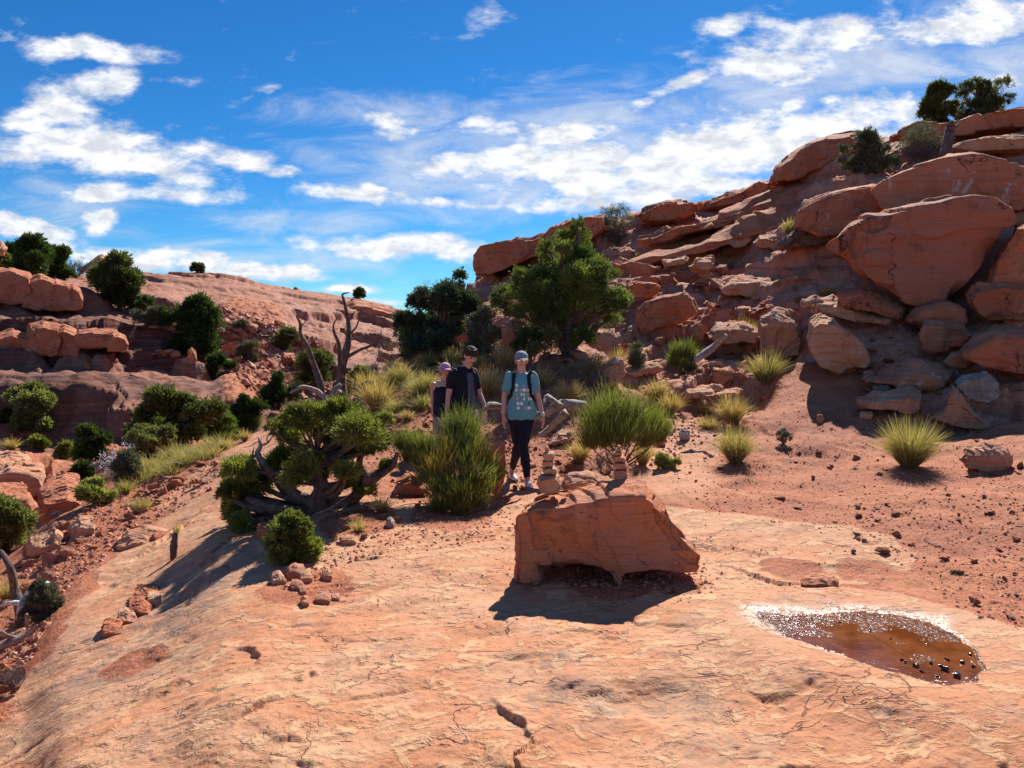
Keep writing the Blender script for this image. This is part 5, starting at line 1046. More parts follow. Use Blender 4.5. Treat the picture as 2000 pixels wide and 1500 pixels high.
BU = [
 ('shrub', 'small dense round green bush in front of the twisted juniper', 'bush', 575, 997, 1092, 56, LEAF_JUN, .034, 26, 5.5, 60, 34),
 ('juniper', 'broad juniper standing in the ravine at the left edge', 'tree', 70, 750, 868, 66, LEAF_LIGHT, .16, 26, 22, 40, 30),
 ('juniper', 'wide dark juniper in the ravine behind the pale round bush', 'tree', 335, 762, 885, 100, LEAF_DARK, .13, 34, 17, 40, 30),
 ('shrub', 'pale olive round bush in front of the wide ravine juniper', 'bush', 295, 825, 893, 50, LEAF_LIGHT, .07, 22, 15, 50, 30),
 ('shrub', 'leafy green bush sloping down to the path edge', 'bush', 425, 795, 868, 52, mat_leaf('fresh_green_foliage', (0.07, 0.13, 0.03), (0.16, 0.25, 0.06)), .07, 20, 15, 50, 26),
 ('shrub', 'yellow green mound on the rubble left of the dry grass', 'bush', 184, 936, 984, 34, GRASS_GREEN, .07, 16, 11.5, 40, 26),
 ('juniper', 'sunlit green juniper cut by the left edge', 'tree', 5, 965, 1085, 58, LEAF_LIGHT, .07, 22, 9, 50, 32),
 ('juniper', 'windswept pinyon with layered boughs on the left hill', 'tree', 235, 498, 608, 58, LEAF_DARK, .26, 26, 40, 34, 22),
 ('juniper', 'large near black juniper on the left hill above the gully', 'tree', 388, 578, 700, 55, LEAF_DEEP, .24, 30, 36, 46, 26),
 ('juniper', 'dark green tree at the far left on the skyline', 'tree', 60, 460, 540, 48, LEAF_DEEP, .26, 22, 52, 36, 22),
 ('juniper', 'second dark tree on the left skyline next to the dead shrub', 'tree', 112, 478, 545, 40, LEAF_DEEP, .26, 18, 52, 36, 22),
 ('shrub', 'yellowish bush at the left edge of the skyline', 'bush', 8, 496, 525, 18, LEAF_LIGHT, .2, 8, 50, 26, 18),
 ('shrub', 'grey green bush under the skyline trees on the left', 'bush', 68, 515, 535, 26, LEAF_SAGE, .2, 8, 50, 26, 18),
 ('shrub', 'low dark bush left of the windswept pinyon', 'bush', 195, 520, 548, 26, LEAF_DARK, .2, 8, 48, 26, 18),
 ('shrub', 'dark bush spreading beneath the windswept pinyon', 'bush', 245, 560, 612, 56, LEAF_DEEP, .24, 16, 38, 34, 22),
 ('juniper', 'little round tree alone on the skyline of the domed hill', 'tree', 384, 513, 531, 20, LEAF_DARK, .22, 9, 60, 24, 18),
 ('juniper', 'small dark tree on the far bluff above the dead tree', 'tree', 699, 560, 585, 15, LEAF_DEEP, .25, 8, 78, 26, 18),
 ('shrub', 'grey shrub on the left hill right of the pinyon', 'bush', 287, 600, 655, 28, LEAF_SAGE, .16, 10, 36, 30, 20),
 ('shrub', 'grey bush in the talus right of the near black juniper', 'bush', 488, 665, 710, 32, LEAF_SAGE, .14, 10, 30, 30, 20),
 ('shrub', 'small grey bush high in the talus gully', 'bush', 472, 625, 665, 18, LEAF_SAGE, .14, 8, 30, 26, 18),
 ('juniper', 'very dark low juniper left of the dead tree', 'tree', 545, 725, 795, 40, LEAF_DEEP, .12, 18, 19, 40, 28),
 ('shrub', 'green bush behind the dead tree trunks', 'bush', 620, 680, 762, 46, LEAF_DARK, .12, 20, 19, 36, 24),
 ('shrub', 'light green bush right behind the dead tree', 'bush', 700, 705, 765, 26, LEAF_LIGHT, .09, 10, 17, 30, 22),
 ('juniper', 'big dark green thicket against the sky left of the tall juniper', 'tree', 855, 548, 700, 92, mat_leaf('thicket_foliage', (0.04, 0.06, 0.04), (0.12, 0.15, 0.10), .3), .075, 52, 15, 44, 30),
 ('shrub', 'green leafy branch rising from the right of the dark thicket', 'bush', 898, 525, 640, 24, LEAF_DARK, .07, 10, 17, 26, 22),
 ('shrub', 'green grey bush between the dark thicket and the tall juniper', 'bush', 945, 600, 700, 46, LEAF_SAGE, .06, 20, 14, 34, 26),
 ('shrub', 'dark foliage at the back of the thicket lower left', 'bush', 800, 620, 700, 32, LEAF_DARK, .085, 12, 16, 34, 24),
 ('juniper', 'left tree of the pair on the right skyline, dense and rounded', 'tree', 1832, 163, 255, 36, LEAF_DARK, .075, 38, 17, 40, 28),
 ('juniper', 'right tree of the pair on the right skyline, open and spreading', 'tree', 1912, 150, 245, 56, LEAF_DARK, .07, 46, 17, 20, 24),
 ('shrub', 'green grey bush on the right ridge left of the bare twiggy one', 'bush', 1690, 258, 340, 56, LEAF_SAGE, .06, 34, 17.5, 34, 26),
 ('shrub', 'olive bush at the left end of the plants on the right ridge', 'bush', 1562, 300, 348, 46, LEAF_LIGHT, .07, 20, 19, 34, 26),
 ('shrub', 'small sage bush beside the white wood at the left edge', 'bush', 82, 1135, 1215, 36, LEAF_SAGE, .03, 18, 6, 44, 28),
 ('shrub', 'low soft green plant at the foot of the big green broom', 'bush', 1298, 885, 916, 27, GRASS_GREEN, .03, 12, 8, 40, 28),
 ('shrub', 'small green bush in the ravine shade below the left juniper', 'bush', 75, 846, 880, 20, LEAF_JUN, .1, 8, 20, 30, 20),
 ('shrub', 'bright green bush in the ravine shade between rock and grey shrub', 'bush', 130, 862, 905, 22, LEAF_JUN, .1, 10, 17, 30, 20),
 ('shrub', 'grey green shrub at the brink above the yellow mound', 'bush', 245, 880, 950, 32, LEAF_SAGE, .05, 14, 11.5, 36, 24),
 ('shrub', 'green plant just below the upright broom behind the juniper', 'bush', 1240, 670, 720, 25, LEAF_SAGE, .04, 10, 11.5, 30, 20),
 ('juniper', 'dark juniper filling the ravine between the left juniper and the wide one', 'tree', 178, 830, 905, 44, LEAF_DEEP, .13, 18, 19, 40, 26),
 ('shrub', 'dark brush in the ravine right of the ledge blocks', 'bush', 170, 905, 960, 34, LEAF_DEEP, .09, 14, 15, 40, 26),
 ('shrub', 'deep green bush at the base of the dark wall, far left', 'bush', 20, 800, 860, 34, LEAF_DEEP, .15, 14, 24, 40, 26),
 ('shrub', 'deep green bush at the right end of the ravine trees', 'bush', 480, 770, 830, 34, LEAF_DEEP, .12, 14, 18, 40, 26),
 ('shrub', 'dark shrubs on the talus below the near black juniper', 'bush', 420, 690, 735, 36, LEAF_DEEP, .15, 12, 34, 36, 24),
 ('shrub', 'dark green shrub between the windswept pinyon and the near black juniper', 'bush', 318, 600, 660, 22, LEAF_DEEP, .18, 10, 38, 34, 24),
 ('shrub', 'dark bush above the dead tree on the edge of the talus', 'bush', 560, 640, 690, 26, LEAF_DARK, .15, 10, 34, 34, 24),
 ('shrub', 'third dark clump of the trees on the left skyline', 'bush', 25, 475, 530, 28, LEAF_DEEP, .24, 14, 52, 36, 22),
 ('shrub', 'dark bush in the ravine below the ledge blocks', 'bush', 122, 945, 990, 26, LEAF_SAGE, .07, 10, 14, 30, 22),
]
for i, a in enumerate(BU): bush(*a[:12], per=a[12] if len(a) > 12 else 22, seed=200 + i)

# twiggy shrubs: bare grey stems
def twig_mesh(n, h, wd, th, seed, fork=3, droop=.2):
    g = np.random.default_rng(seed); VB = []; D = []; L = []; W = []; Tt = []
    a = g.uniform(0, 6.28, n); lean = g.random(n) ** .7
    d0 = unit(np.stack([np.cos(a) * lean * wd / h * 1.2, np.sin(a) * lean * wd / h * 1.2, np.full(n, 1.0)], -1))
    B = np.stack([np.cos(a), np.sin(a), a * 0], -1) * wd * .12
    l0 = h * g.uniform(.35, .6, n)
    VB.append(B); D.append(d0); L.append(l0); W.append(np.full(n, th))
    Bk, Dk, Lk, thk = B, d0, l0, th
    for f in range(fork):
        rep = 3; m_ = len(Bk)
        Bn = np.repeat(Bk + Dk * (Lk * .8)[:, None], rep, 0) - np.repeat(Dk, rep, 0) * (g.random(m_ * rep) * .4)[:, None] * np.repeat(Lk, rep)[:, None]
        Dn = unit(np.repeat(Dk, rep, 0) + g.normal(size=(m_ * rep, 3)) * .42 + [0, 0, .12]); Ln = np.repeat(Lk, rep) * g.uniform(.45, .8, m_ * rep); thk *= .62
        VB.append(Bn); D.append(Dn); L.append(Ln); W.append(np.full(m_ * rep, thk)); Bk, Dk, Lk = Bn, Dn, Ln
    B = np.concatenate(VB); D = np.concatenate(D); L = np.concatenate(L); W = np.concatenate(W); N = len(B)
    s1 = unit(np.cross(D, g.normal(size=(N, 3)))); s2 = np.cross(D, s1)
    V = np.stack([B + s1 * W[:, None], B - s1 * W[:, None] * .5 + s2 * W[:, None] * .8, B - s1 * W[:, None] * .5 - s2 * W[:, None] * .8, B + D * L[:, None]], 1).reshape(-1, 3)
    F = (np.array([[0, 1, 3], [1, 2, 3], [2, 0, 3]])[None] + (np.arange(N) * 4)[:, None, None]).reshape(-1, 3)
    return mesh_np('stems', V, F, False, {'tint': ('FACE', np.repeat(g.random(N), 3)), 'tip': ('FACE', np.ones(N * 3))})
TW = [('bare round grey sage bush on the ridge right of the tall juniper', 1203, 403, 478, 48, 17, LEAF_SAGE, 170), ('dark twiggy bush under the pair of skyline trees', 1795, 245, 330, 58, 17.8, LEAF_SAGE, 190), ('bare dead shrub on the left skyline', 150, 470, 540, 42, 52, None, 0), ('pale twiggy shrub on the far left below the ravine blocks', 105, 1000, 1045, 40, 10.5, None, 0),
      ('tangle of grey twigs beside the small round bush', 650, 985, 1050, 34, 6.2, None, 0), ('grey brush behind the grass below the dark thicket', 745, 665, 735, 50, 15, LEAF_SAGE, 40), ('bare grey shrub above the dry grass on the brink', 232, 868, 950, 30, 11.5, None, 20), ('dry twigs at the base of the big green broom', 1180, 840, 930, 50, 8.6, None, 0), ('dead twigs in the rubble at the lower left edge', 30, 1250, 1350, 45, 4, None, 0),
      ('bare twigs poking up at the left of the dark thicket', 862, 535, 640, 34, 17, LEAF_SAGE, 20), ('grey dry shrub under the tall juniper on its right', 1170, 690, 760, 45, 12, LEAF_SAGE, 30), ('bare stems below the tall juniper', 1110, 690, 750, 45, 12, LEAF_SAGE, 20), ('tiny dry shrub on the dark soil by the hollow', 1530, 840, 868, 15, 8, LEAF_SAGE, 20), ('wispy grey shrub low in the ravine', 110, 985, 1010, 22, 11, None, 0)]
for i, (l_, cx, ty, byp, hw, ym, lm, nl) in enumerate(TW):
    base = on_ground(cx, byp, ym); sc = base.y / FPX; H = max(at(cx, ty, base.y).z - base.z, .1); Wd = hw * sc
    root = tag(empty('dry_shrub', base), l_, 'shrub'); px1 = base.y / 768
    obj('stems', twig_mesh(26 if nl < 100 else 90, H * .62, Wd * .8, max(px1 * .45, H * .007), 700 + i, 3), TWIG_GREY, root)
    if nl: obj('foliage', crown_mesh('foliage', [(np.array([random.Random(i*9+j).uniform(-1,1) * Wd * .6, random.Random(i*9+j+50).uniform(-1,1) * Wd * .5, H * random.Random(i*9+j+99).uniform(.35, .85)]), H * .22) for j in range(14)], max(px1 * 1.6, .03), 720 + i, max(6, nl // 6), 14), lm, root)

# bunch grass
def blades(n, h, wd, th, seed, curve=.5, spread=1.0, straight=False, seg=3):
    g = np.random.default_rng(seed); a = g.uniform(0, 6.28, n); rb = g.random(n) ** .5 * wd * .22
    B = np.stack([np.cos(a) * rb, np.sin(a) * rb, np.full(n, -.01)], -1)
    a2 = a + g.normal(0, .5, n); ln = np.abs(g.normal(.5, .42, n)) * spread
    D = unit(np.stack([np.cos(a2) * ln * wd / h * 1.1, np.sin(a2) * ln * wd / h * 1.1, np.ones(n)], -1))
    L = h * g.uniform(.55, 1.05, n) * (1 - .12 * ln); out = unit(np.stack([np.cos(a2), np.sin(a2), a2 * 0], -1))
    side = unit(np.cross(D, g.normal(size=(n, 3)))); cv = curve * 1.3 * g.random(n) ** 1.1 * (0 if straight else 1)
    rows = []
    for k in range(seg + 1):
        t_ = k / seg
        P = B + D * (L * t_)[:, None] + (out * .5 - np.array([0, 0, .55])) * (cv * L * t_ ** 2.2)[:, None]
        W = th * (1 - .85 * t_ ** 1.5); rows += [P + side * W, P - side * W]
    V = np.stack(rows, 1).reshape(-1, 3); r_ = 2 * (seg + 1)
    F = np.concatenate([np.array([[2*k, 2*k+1, 2*k+3, 2*k+2]]) for k in range(seg)])
    F = (F[None] + (np.arange(n) * r_)[:, None, None]).reshape(-1, 4)
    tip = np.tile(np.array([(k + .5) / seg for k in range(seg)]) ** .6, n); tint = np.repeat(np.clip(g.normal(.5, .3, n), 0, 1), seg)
    return V, F, tint, tip
def tuft(name, label, cx, ty, byp, hw, mat, n, ymin, seed, group=None, curve=.6, cat='grass', Yd=None):
    base = on_ground(cx, byp, ymin) if Yd is None else at(cx, byp, Yd)
    if Yd: base.z = ground_z(base.x, base.y)
    H = max(at(cx, ty, base.y).z - base.z, .08); Wd = hw * base.y / FPX
    V, F, ti, tp = blades(n, H, Wd, max(.0022, base.y / 768 * .28), seed, curve)
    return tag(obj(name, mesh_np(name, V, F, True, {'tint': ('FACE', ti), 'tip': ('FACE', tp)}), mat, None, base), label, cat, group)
G_ = GRASS; S_ = GRASS_STRAW; N_ = GRASS_GREEN
TU = [('large yellow green grass tuft on the right hand soil', 1776, 798, 912, 66, G_, 1500, 7), ('rounded grass tuft leaning left in front of the straw coloured one', 1436, 815, 905, 46, G_, 1000, 7), ('straw coloured tuft behind the rounded leaning one', 1430, 755, 830, 42, S_, 600, 8),
 ('drooping dry tuft at the left of the straw coloured one', 1385, 800, 840, 36, S_, 350, 8), ('green grey tuft high on the slope before the pale topped block', 1450, 610, 685, 38, G_, 600, 10), ('spiky tuft in front of the pale topped block', 1495, 668, 748, 48, G_, 600, 10), ('dry tuft beside the leaning rough block', 1160, 672, 740, 30, S_, 500, 11), ('orange dry tuft above the grey log', 1110, 728, 788, 36, S_, 500, 10),
 ('dry tuft behind the big green broom, upper right', 1285, 728, 785, 30, S_, 400, 9), ('grey dry tuft right of the big green broom', 1310, 750, 810, 28, S_, 400, 9), ('dry tuft under the flat red ledge stone', 1375, 770, 815, 20, S_, 250, 9), ('bright yellow tuft on the upper bench above the dark lichen rock', 1541, 418, 455, 18, G_, 250, 16), ('tiny yellow tuft left of the bright one on the bench', 1494, 432, 452, 9, G_, 120, 16),
 ('small pale tuft on the thick ledge slab', 1250, 488, 514, 13, S_, 160, 15), ('dry tuft behind the long flat slab', 1617, 548, 578, 20, S_, 200, 12), ('yellow tuft right of the grey sage bush on the ridge', 1257, 422, 442, 12, S_, 140, 20), ('tall golden grass left of the rubble, nearest the dead stump', 736, 720, 806, 38, S_, 800, 10), ('golden grass behind the tallest one by the stump', 715, 712, 770, 32, S_, 500, 11), ('long grass tuft on the bank, third from the stump', 780, 695, 755, 34, G_, 600, 11),
 ('round grass tuft in the middle of the bank', 830, 712, 775, 32, G_, 650, 11), ('grass tuft at the top of the bank under the thicket', 835, 675, 715, 34, G_, 500, 13), ('grass tuft at the top of the bank nearest the boy', 885, 670, 712, 28, G_, 450, 12), ('little round tuft below the middle of the bank', 826, 762, 798, 22, G_, 400, 9), ('dry little tuft above the big green bush', 795, 792, 822, 20, S_, 300, 9),
 ('tall golden grass between the boy and the woman', 952, 700, 778, 34, S_, 800, 10.5), ('second golden clump above the one between the walkers', 935, 680, 722, 26, S_, 450, 11.5), ('feathery grass over the shoulder of the woman', 985, 655, 720, 26, S_, 350, 12), ('dry straw under the left of the big green broom', 1132, 845, 905, 30, S_, 450, 8.5), ('dry straw under the right of the big green broom', 1255, 845, 910, 26, S_, 400, 8.5),
 ('small dry tuft where the path meets the green bushes', 440, 852, 878, 16, S_, 300, 12), ('grass tuft on the far corner of the path', 478, 832, 862, 14, S_, 250, 13), ('pale tuft among the rubble above the squarish block', 275, 960, 1000, 26, G_, 400, 8), ('small tuft left of the pale one in the rubble', 245, 925, 965, 24, G_, 300, 9), ('golden tuft by the snag at the left edge', 18, 1115, 1175, 32, S_, 500, 6),
 ('little grass sprig on the slab beside the overhanging lip', 346, 1015, 1042, 10, G_, 80, 7), ('dry grass in the ravine under the left juniper', 22, 845, 880, 22, S_, 300, 20), ('pale grass tuft in the ravine shade', 170, 862, 885, 14, G_, 250, 17), ('grass behind the woman on the dark soil', 1060, 700, 760, 26, S_, 300, 11.5), ('dry grass in the shade under the twisted juniper', 745, 955, 1000, 32, S_, 300, 7.5), ('second dry clump in the shade under the juniper', 700, 1000, 1040, 26, S_, 200, 6.5), ('grass at the right foot of the tall juniper', 1205, 665, 720, 22, S_, 300, 12)]
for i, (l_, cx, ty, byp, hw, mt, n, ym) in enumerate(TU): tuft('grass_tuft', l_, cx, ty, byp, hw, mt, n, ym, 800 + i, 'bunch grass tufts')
# continuous dry grass along the brink of the path: one sward
VV = []; FF = []; TI = []; TP = []; n0 = 0
for j in range(46):
    a = j / 45; cx = 250 + 190 * a + rs.uniform(-10, 10); cy = 945 - 75 * a + rs.uniform(-16, 12); p = on_ground(cx, cy, 9)
    V, F, ti, tp = blades(90, .34 * rs.uniform(.6, 1.2), .45, .0045, 900 + j, .5); VV.append(V + np.array(p)); FF.append(F + n0); n0 += len(V); TI.append(ti); TP.append(tp)
tag(obj('grass', mesh_np('grass', np.concatenate(VV), np.concatenate(FF), True, {'tint': ('FACE', np.concatenate(TI)), 'tip': ('FACE', np.concatenate(TP))}), GRASS), 'strip of dry yellow grass along the brink beside the path', 'grass', None, 'stuff')

VV = []; FF = []; TI = []; TP = []; n0 = 0
BK = [(690,790),(680,720),(900,700),(905,745),(850,800),(760,820)]
while len(VV) < 60:
    cx, cy = rs.uniform(680, 905), rs.uniform(690, 815)
    if not poly_mask(BK, np.array([cx]), np.array([cy]))[0]: continue
    p = on_ground(cx, cy, 9); V, F, ti, tp = blades(70, .36 * rs.uniform(.5, 1.15), .5, .005, 960 + len(VV), .6); VV.append(V + np.array(p)); FF.append(F + n0); n0 += len(V); TI.append(ti); TP.append(tp)
tag(obj('grass', mesh_np('grass', np.concatenate(VV), np.concatenate(FF), True, {'tint': ('FACE', np.concatenate(TI)), 'tip': ('FACE', np.concatenate(TP))}), GRASS), 'thin dry grass covering the bank behind the walkers', 'grass', None, 'stuff')

# green broom bushes (many upright jointed stems in fans)
def broom(name, label, base, fans, seed, yellow=(), ok=.6):
    """fans: (px, py, reach px, Y) tips of the fans above the base"""
    root = tag(empty(name, base), label, 'bush'); b = np.array(base); g = np.random.default_rng(seed)
    parts = []; V1 = []; F1 = []; t1 = []; p1 = []; V2 = []; F2 = []; t2 = []; p2 = []; n1_ = n2_ = 0
    for i, (px, py, rp, Yf) in enumerate(fans):
        tipc = np.array(at(px, py, Yf)) - b; r = rp / FPX * Yf
        org = tipc * np.array([.85, .85, ok]) * g.uniform(.95, 1.05)
        org[2] = min(org[2], tipc[2] - r * .9); org[2] = max(org[2], 0.02)
        parts.append(tube([g.normal(0, .03, 3) * [1, 1, 0], org * .55 + g.normal(0, .03, 3), org], [.016, .011, .007], 5, 3, .1, seed + i))
        axis = unit((tipc - org)[None])[0]; Lr = max(np.linalg.norm(tipc - org) + r * .4, .12)
        n = int(300)
        Bp = org + g.normal(size=(n, 3)) * r * .30 * [1, 1, .5]
        Dp = unit(axis * 1.0 + np.array([0, 0, .7]) + (Bp - org) / (r + 1e-6) * 1.0 + g.normal(size=(n, 3)) * .24 + g.normal(size=3) * .22)
        L = Lr * g.uniform(.45, 1.0, n); th = max(.0020, Yf / 768 * .26)
        side = unit(np.cross(Dp, g.normal(size=(n, 3)))); rows = []
        bend = g.normal(size=(n, 3)) * .13 * L[:, None]
        for k in range(3):
            t_ = k / 2; P = Bp + Dp * (L * t_)[:, None] + bend * t_ ** 2; Wd = th * (1 - .6 * t_); rows += [P + side * Wd, P - side * Wd]
        V = np.stack(rows, 1).reshape(-1, 3); F = (np.array([[0, 1, 3, 2], [2, 3, 5, 4]])[None] + (np.arange(n) * 6)[:, None, None]).reshape(-1, 4)
        ti = np.repeat(np.clip(g.normal(.2 + .6 * g.random(), .2, n), 0, 1), 2); tp = np.tile([.35, 1.0], n)
        if i in yellow: V2.append(V); F2.append(F + n2_); n2_ += len(V); t2.append(ti); p2.append(tp)
        else: V1.append(V); F1.append(F + n1_); n1_ += len(V); t1.append(ti); p1.append(tp)
    obj('branches', poly_mesh('branches', parts), BARK, root)
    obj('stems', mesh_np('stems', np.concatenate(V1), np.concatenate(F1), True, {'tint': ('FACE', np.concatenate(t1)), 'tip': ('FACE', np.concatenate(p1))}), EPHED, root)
    if V2:
        o = obj('yellow_stems', mesh_np('yellow_stems', np.concatenate(V2), np.concatenate(F2), True, {'tint': ('FACE', np.concatenate(t2)), 'tip': ('FACE', np.concatenate(p2))}), EPHED_Y, root); o['label'] = 'yellowing stems in the green broom bush'
    return root
A_ = [(900,800,34,8.6),(880,812,26,8.6),(925,812,26,8.6),(905,835,30,8.5),(830,850,38,8.3),(800,845,26,8.3),(862,870,34,8.2),(838,895,28,8.0),(905,880,38,8.2),(945,870,34,8.3),(925,905,38,8.1),(965,895,26,8.4),(880,920,38,8.0),(950,935,34,8.1),(850,935,34,7.9),(915,950,38,7.9),(870,965,34,7.8),(825,915,24,8.0),(940,965,26,8.0),(895,945,30,7.8),(980,915,20,8.5),(815,880,24,8.2),(850,975,26,7.75),(900,985,26,7.75),(770,840,22,8.4),(785,875,20,8.3)]
bA = on_ground(890, 985, 5); bA.y = 8.1; bA.x = at(890, 950, 8.1).x; bA.z = ground_z(bA.x, bA.y)
broom('green_broom', 'big green broom bush with yellow patches hiding the legs of the boy', bA, A_ + [(875,850,26,8.35),(925,850,26,8.35),(860,900,26,8.1),(890,945,28,7.95),(960,915,22,8.2),(935,935,24,8.0),(820,860,22,8.3),(845,880,24,8.2)], 31, (7, 9, 6, 28), .74)
B_ = [(1170,770,34,8.9),(1200,755,34,8.9),(1235,758,34,9.0),(1150,800,30,8.8),(1185,800,34,8.8),(1225,800,34,8.8),(1260,790,34,8.9),(1140,826,28,8.7),(1175,825,26,8.6),(1215,822,26,8.6),(1290,815,28,8.9),(1302,805,20,8.9),(1265,825,24,8.7)]
bB = on_ground(1215, 918, 7); broom('green_broom', 'big green broom bush standing right of the woman', bB, B_, 32)
bC = on_ground(1335, 732, 9); broom('green_broom', 'small upright green broom higher on the slope', bC, [(1320,672,18,bC.y),(1340,668,20,bC.y),(1355,685,16,bC.y),(1312,695,14,bC.y),(1332,700,16,bC.y),(1350,710,14,bC.y)], 33)
bD = on_ground(485, 842, 12); broom('green_broom', 'low olive green mound at the far end of the path', bD, [(470,815,14,bD.y),(485,812,16,bD.y),(500,818,14,bD.y),(478,825,12,bD.y),(495,828,12,bD.y)], 34)

# dead wood
def deadwood(name, label, cat, base, branches, mat, seed=0, main='trunk'):
    root = tag(empty(name, base), label, cat); b = np.array(base)
    for i, (pl, rad) in enumerate(branches):
        obj(main if i == 0 else 'branch', poly_mesh('wood', [tube([np.array(p) - b for p in pl], rad, 8 if i == 0 else 6, 4, .16, seed + i)]), mat, root)
    return root
Yt = 16.0; D_ = lambda pts, Yd=Yt: [at(x, y, Yd + (i % 3 - 1) * .08) for i, (x, y) in enumerate(pts)]
base = at(667, 782, Yt)
base.z = min(base.z, ground_z(base.x, base.y) + .05)
deadwood('dead_tree', 'tall bare dead tree with curled dark branches behind the grasses', 'dead tree', base, [
 (D_([(667,790),(666,760),(667,727),(677,681),(681,652),(679,620),(672,588),(669,575),(683,571)]), [.13,.11,.10,.08,.055,.04,.03,.022,.008]),
 (D_([(666,740),(664,700),(662,671),(653,649),(652,633),(662,616)]), [.07,.055,.04,.03,.02,.008]), (D_([(679,697),(701,684),(728,673),(743,657),(744,643)]), [.04,.032,.024,.016,.006]), (D_([(730,673),(745,676),(762,675)]), [.014,.01,.004]),
 (D_([(681,654),(696,638),(704,614),(704,600)]), [.025,.018,.012,.005]), (D_([(700,622),(712,618),(720,624)]), [.01,.007,.003]), (D_([(680,630),(690,612),(694,608)]), [.02,.015,.01]), (D_([(684,662),(706,658),(725,653)]), [.014,.01,.004]), (D_([(742,658),(750,662),(752,655)]), [.01,.006,.003])], DEADDARK, 70)
deadwood('dead_tree', 'slanting second dead trunk left of the tall dead tree', 'dead tree', base + Vector((-.45, 0, 0)), [
 (D_([(622,782),(627,756),(613,713),(600,676),(587,652),(587,633),(580,617),(592,614)], 16.1), [.09,.075,.065,.05,.04,.03,.02,.006]), (D_([(587,640),(596,628),(600,620)], 16.1), [.016,.01,.004]), (D_([(588,652),(570,655),(552,650)], 16.1), [.014,.01,.004]), (D_([(598,674),(585,690),(560,695)], 16.1), [.02,.014,.005]), (D_([(586,630),(592,634),(602,640)], 16.1), [.01,.007,.003])], DEADDARK, 80)
deadwood('dead_stump', 'hooked broken stump right of the dead tree foot', 'stump', at(694, 800, 15), [(D_([(692,805),(698,775),(710,752),(722,747),(728,750)], 15), [.10,.08,.055,.035,.015]), (D_([(700,770),(693,755),(694,742)], 15), [.03,.02,.008])], DEADDARK, 85)
deadwood('fallen_branch', 'pale weathered roots lying at the foot of the dead tree', 'dead wood', at(600, 765, 15.6), [(D_([(566,768),(590,756),(620,764),(640,782),(655,775)], 15.6), [.02,.04,.05,.05,.04]), (D_([(606,778),(630,788),(648,780),(664,765)], 15.5), [.02,.04,.05,.06]), (D_([(640,780),(655,760),(665,752)], 15.5), [.04,.05,.05])], DEADWOOD, 88)
deadwood('fallen_log', 'grey twisted log reaching from the woman to the big green broom', 'log', at(1090, 815, 9.9), [(D_([(1145,792),(1115,792),(1095,790),(1075,800),(1045,815),(1030,812)], 9.9), [.05,.075,.07,.06,.05,.03]), (D_([(1095,795),(1075,780),(1068,776),(1062,790)], 9.85), [.05,.04,.04,.02]), (D_([(1105,805),(1085,825),(1066,842),(1042,853)], 9.7), [.06,.045,.035,.012])], DEADWOOD, 90)
deadwood('fallen_log', 'short grey log end between the boy and the woman', 'log', at(965, 800, 9.9), [(D_([(946,800),(958,793),(975,793),(990,800)], 9.9), [.03,.05,.045,.035])], DEADWOOD, 93)
deadwood('fallen_log', 'leaning grey branch on the slope beside the upright broom', 'log', at(1390, 690, 12), [(D_([(1360,703),(1380,688),(1400,672),(1418,655)], 12.0), [.06,.06,.05,.035])], DEADWOOD, 95)
deadwood('snag', 'dark crooked snag rising at the left edge', 'dead wood', at(38, 1210, 7), [(D_([(40,1225),(38,1180),(28,1145),(20,1110),(8,1085),(2,1075)], 7), [.05,.045,.04,.03,.022,.012])], DEADDARK, 97)
deadwood('fallen_log', 'bleached white log beside the small sage bush', 'log', at(60, 1180, 6.9), [(D_([(92,1140),(72,1150),(55,1165),(42,1185),(35,1205),(28,1215)], 6.9), [.025,.045,.04,.03,.02,.012]), (D_([(45,1180),(20,1178),(-5,1185)], 6.9), [.03,.02,.01])], DEADWHITE, 99)
deadwood('fallen_branch', 'grey branches lying in the rubble below the white log', 'dead wood', at(40, 1250, 6), [(D_([(-10,1265),(30,1250),(60,1232),(72,1222)], 6), [.03,.03,.02,.01]), (D_([(0,1235),(28,1245),(50,1240)], 6), [.02,.018,.008]), (D_([(52,1200),(53,1225),(50,1240)], 6.4), [.015,.012,.01])], DEADWOOD, 101)
deadwood('skyline_trunk', 'bare shaggy trunk leaning under the left skyline tree of the pair', 'dead wood', at(1850, 300, 18.2), [(D_([(1848,303),(1852,275),(1855,250),(1858,240)], 18.2), [.13,.12,.11,.06]), (D_([(1855,252),(1868,246),(1872,240)], 18.2), [.04,.03,.01])], DEADDARK, 103)
deadwood('stump', 'small broken stub of wood standing on the slab below the overhanging lip', 'stump', on_ground(338, 1092, 5), [([on_ground(338, 1092, 5), on_ground(338, 1092, 5) + Vector((.01, 0, .14)), on_ground(338, 1092, 5) + Vector((.03, .02, .27))], [.03, .035, .02])], DEADDARK, 105)

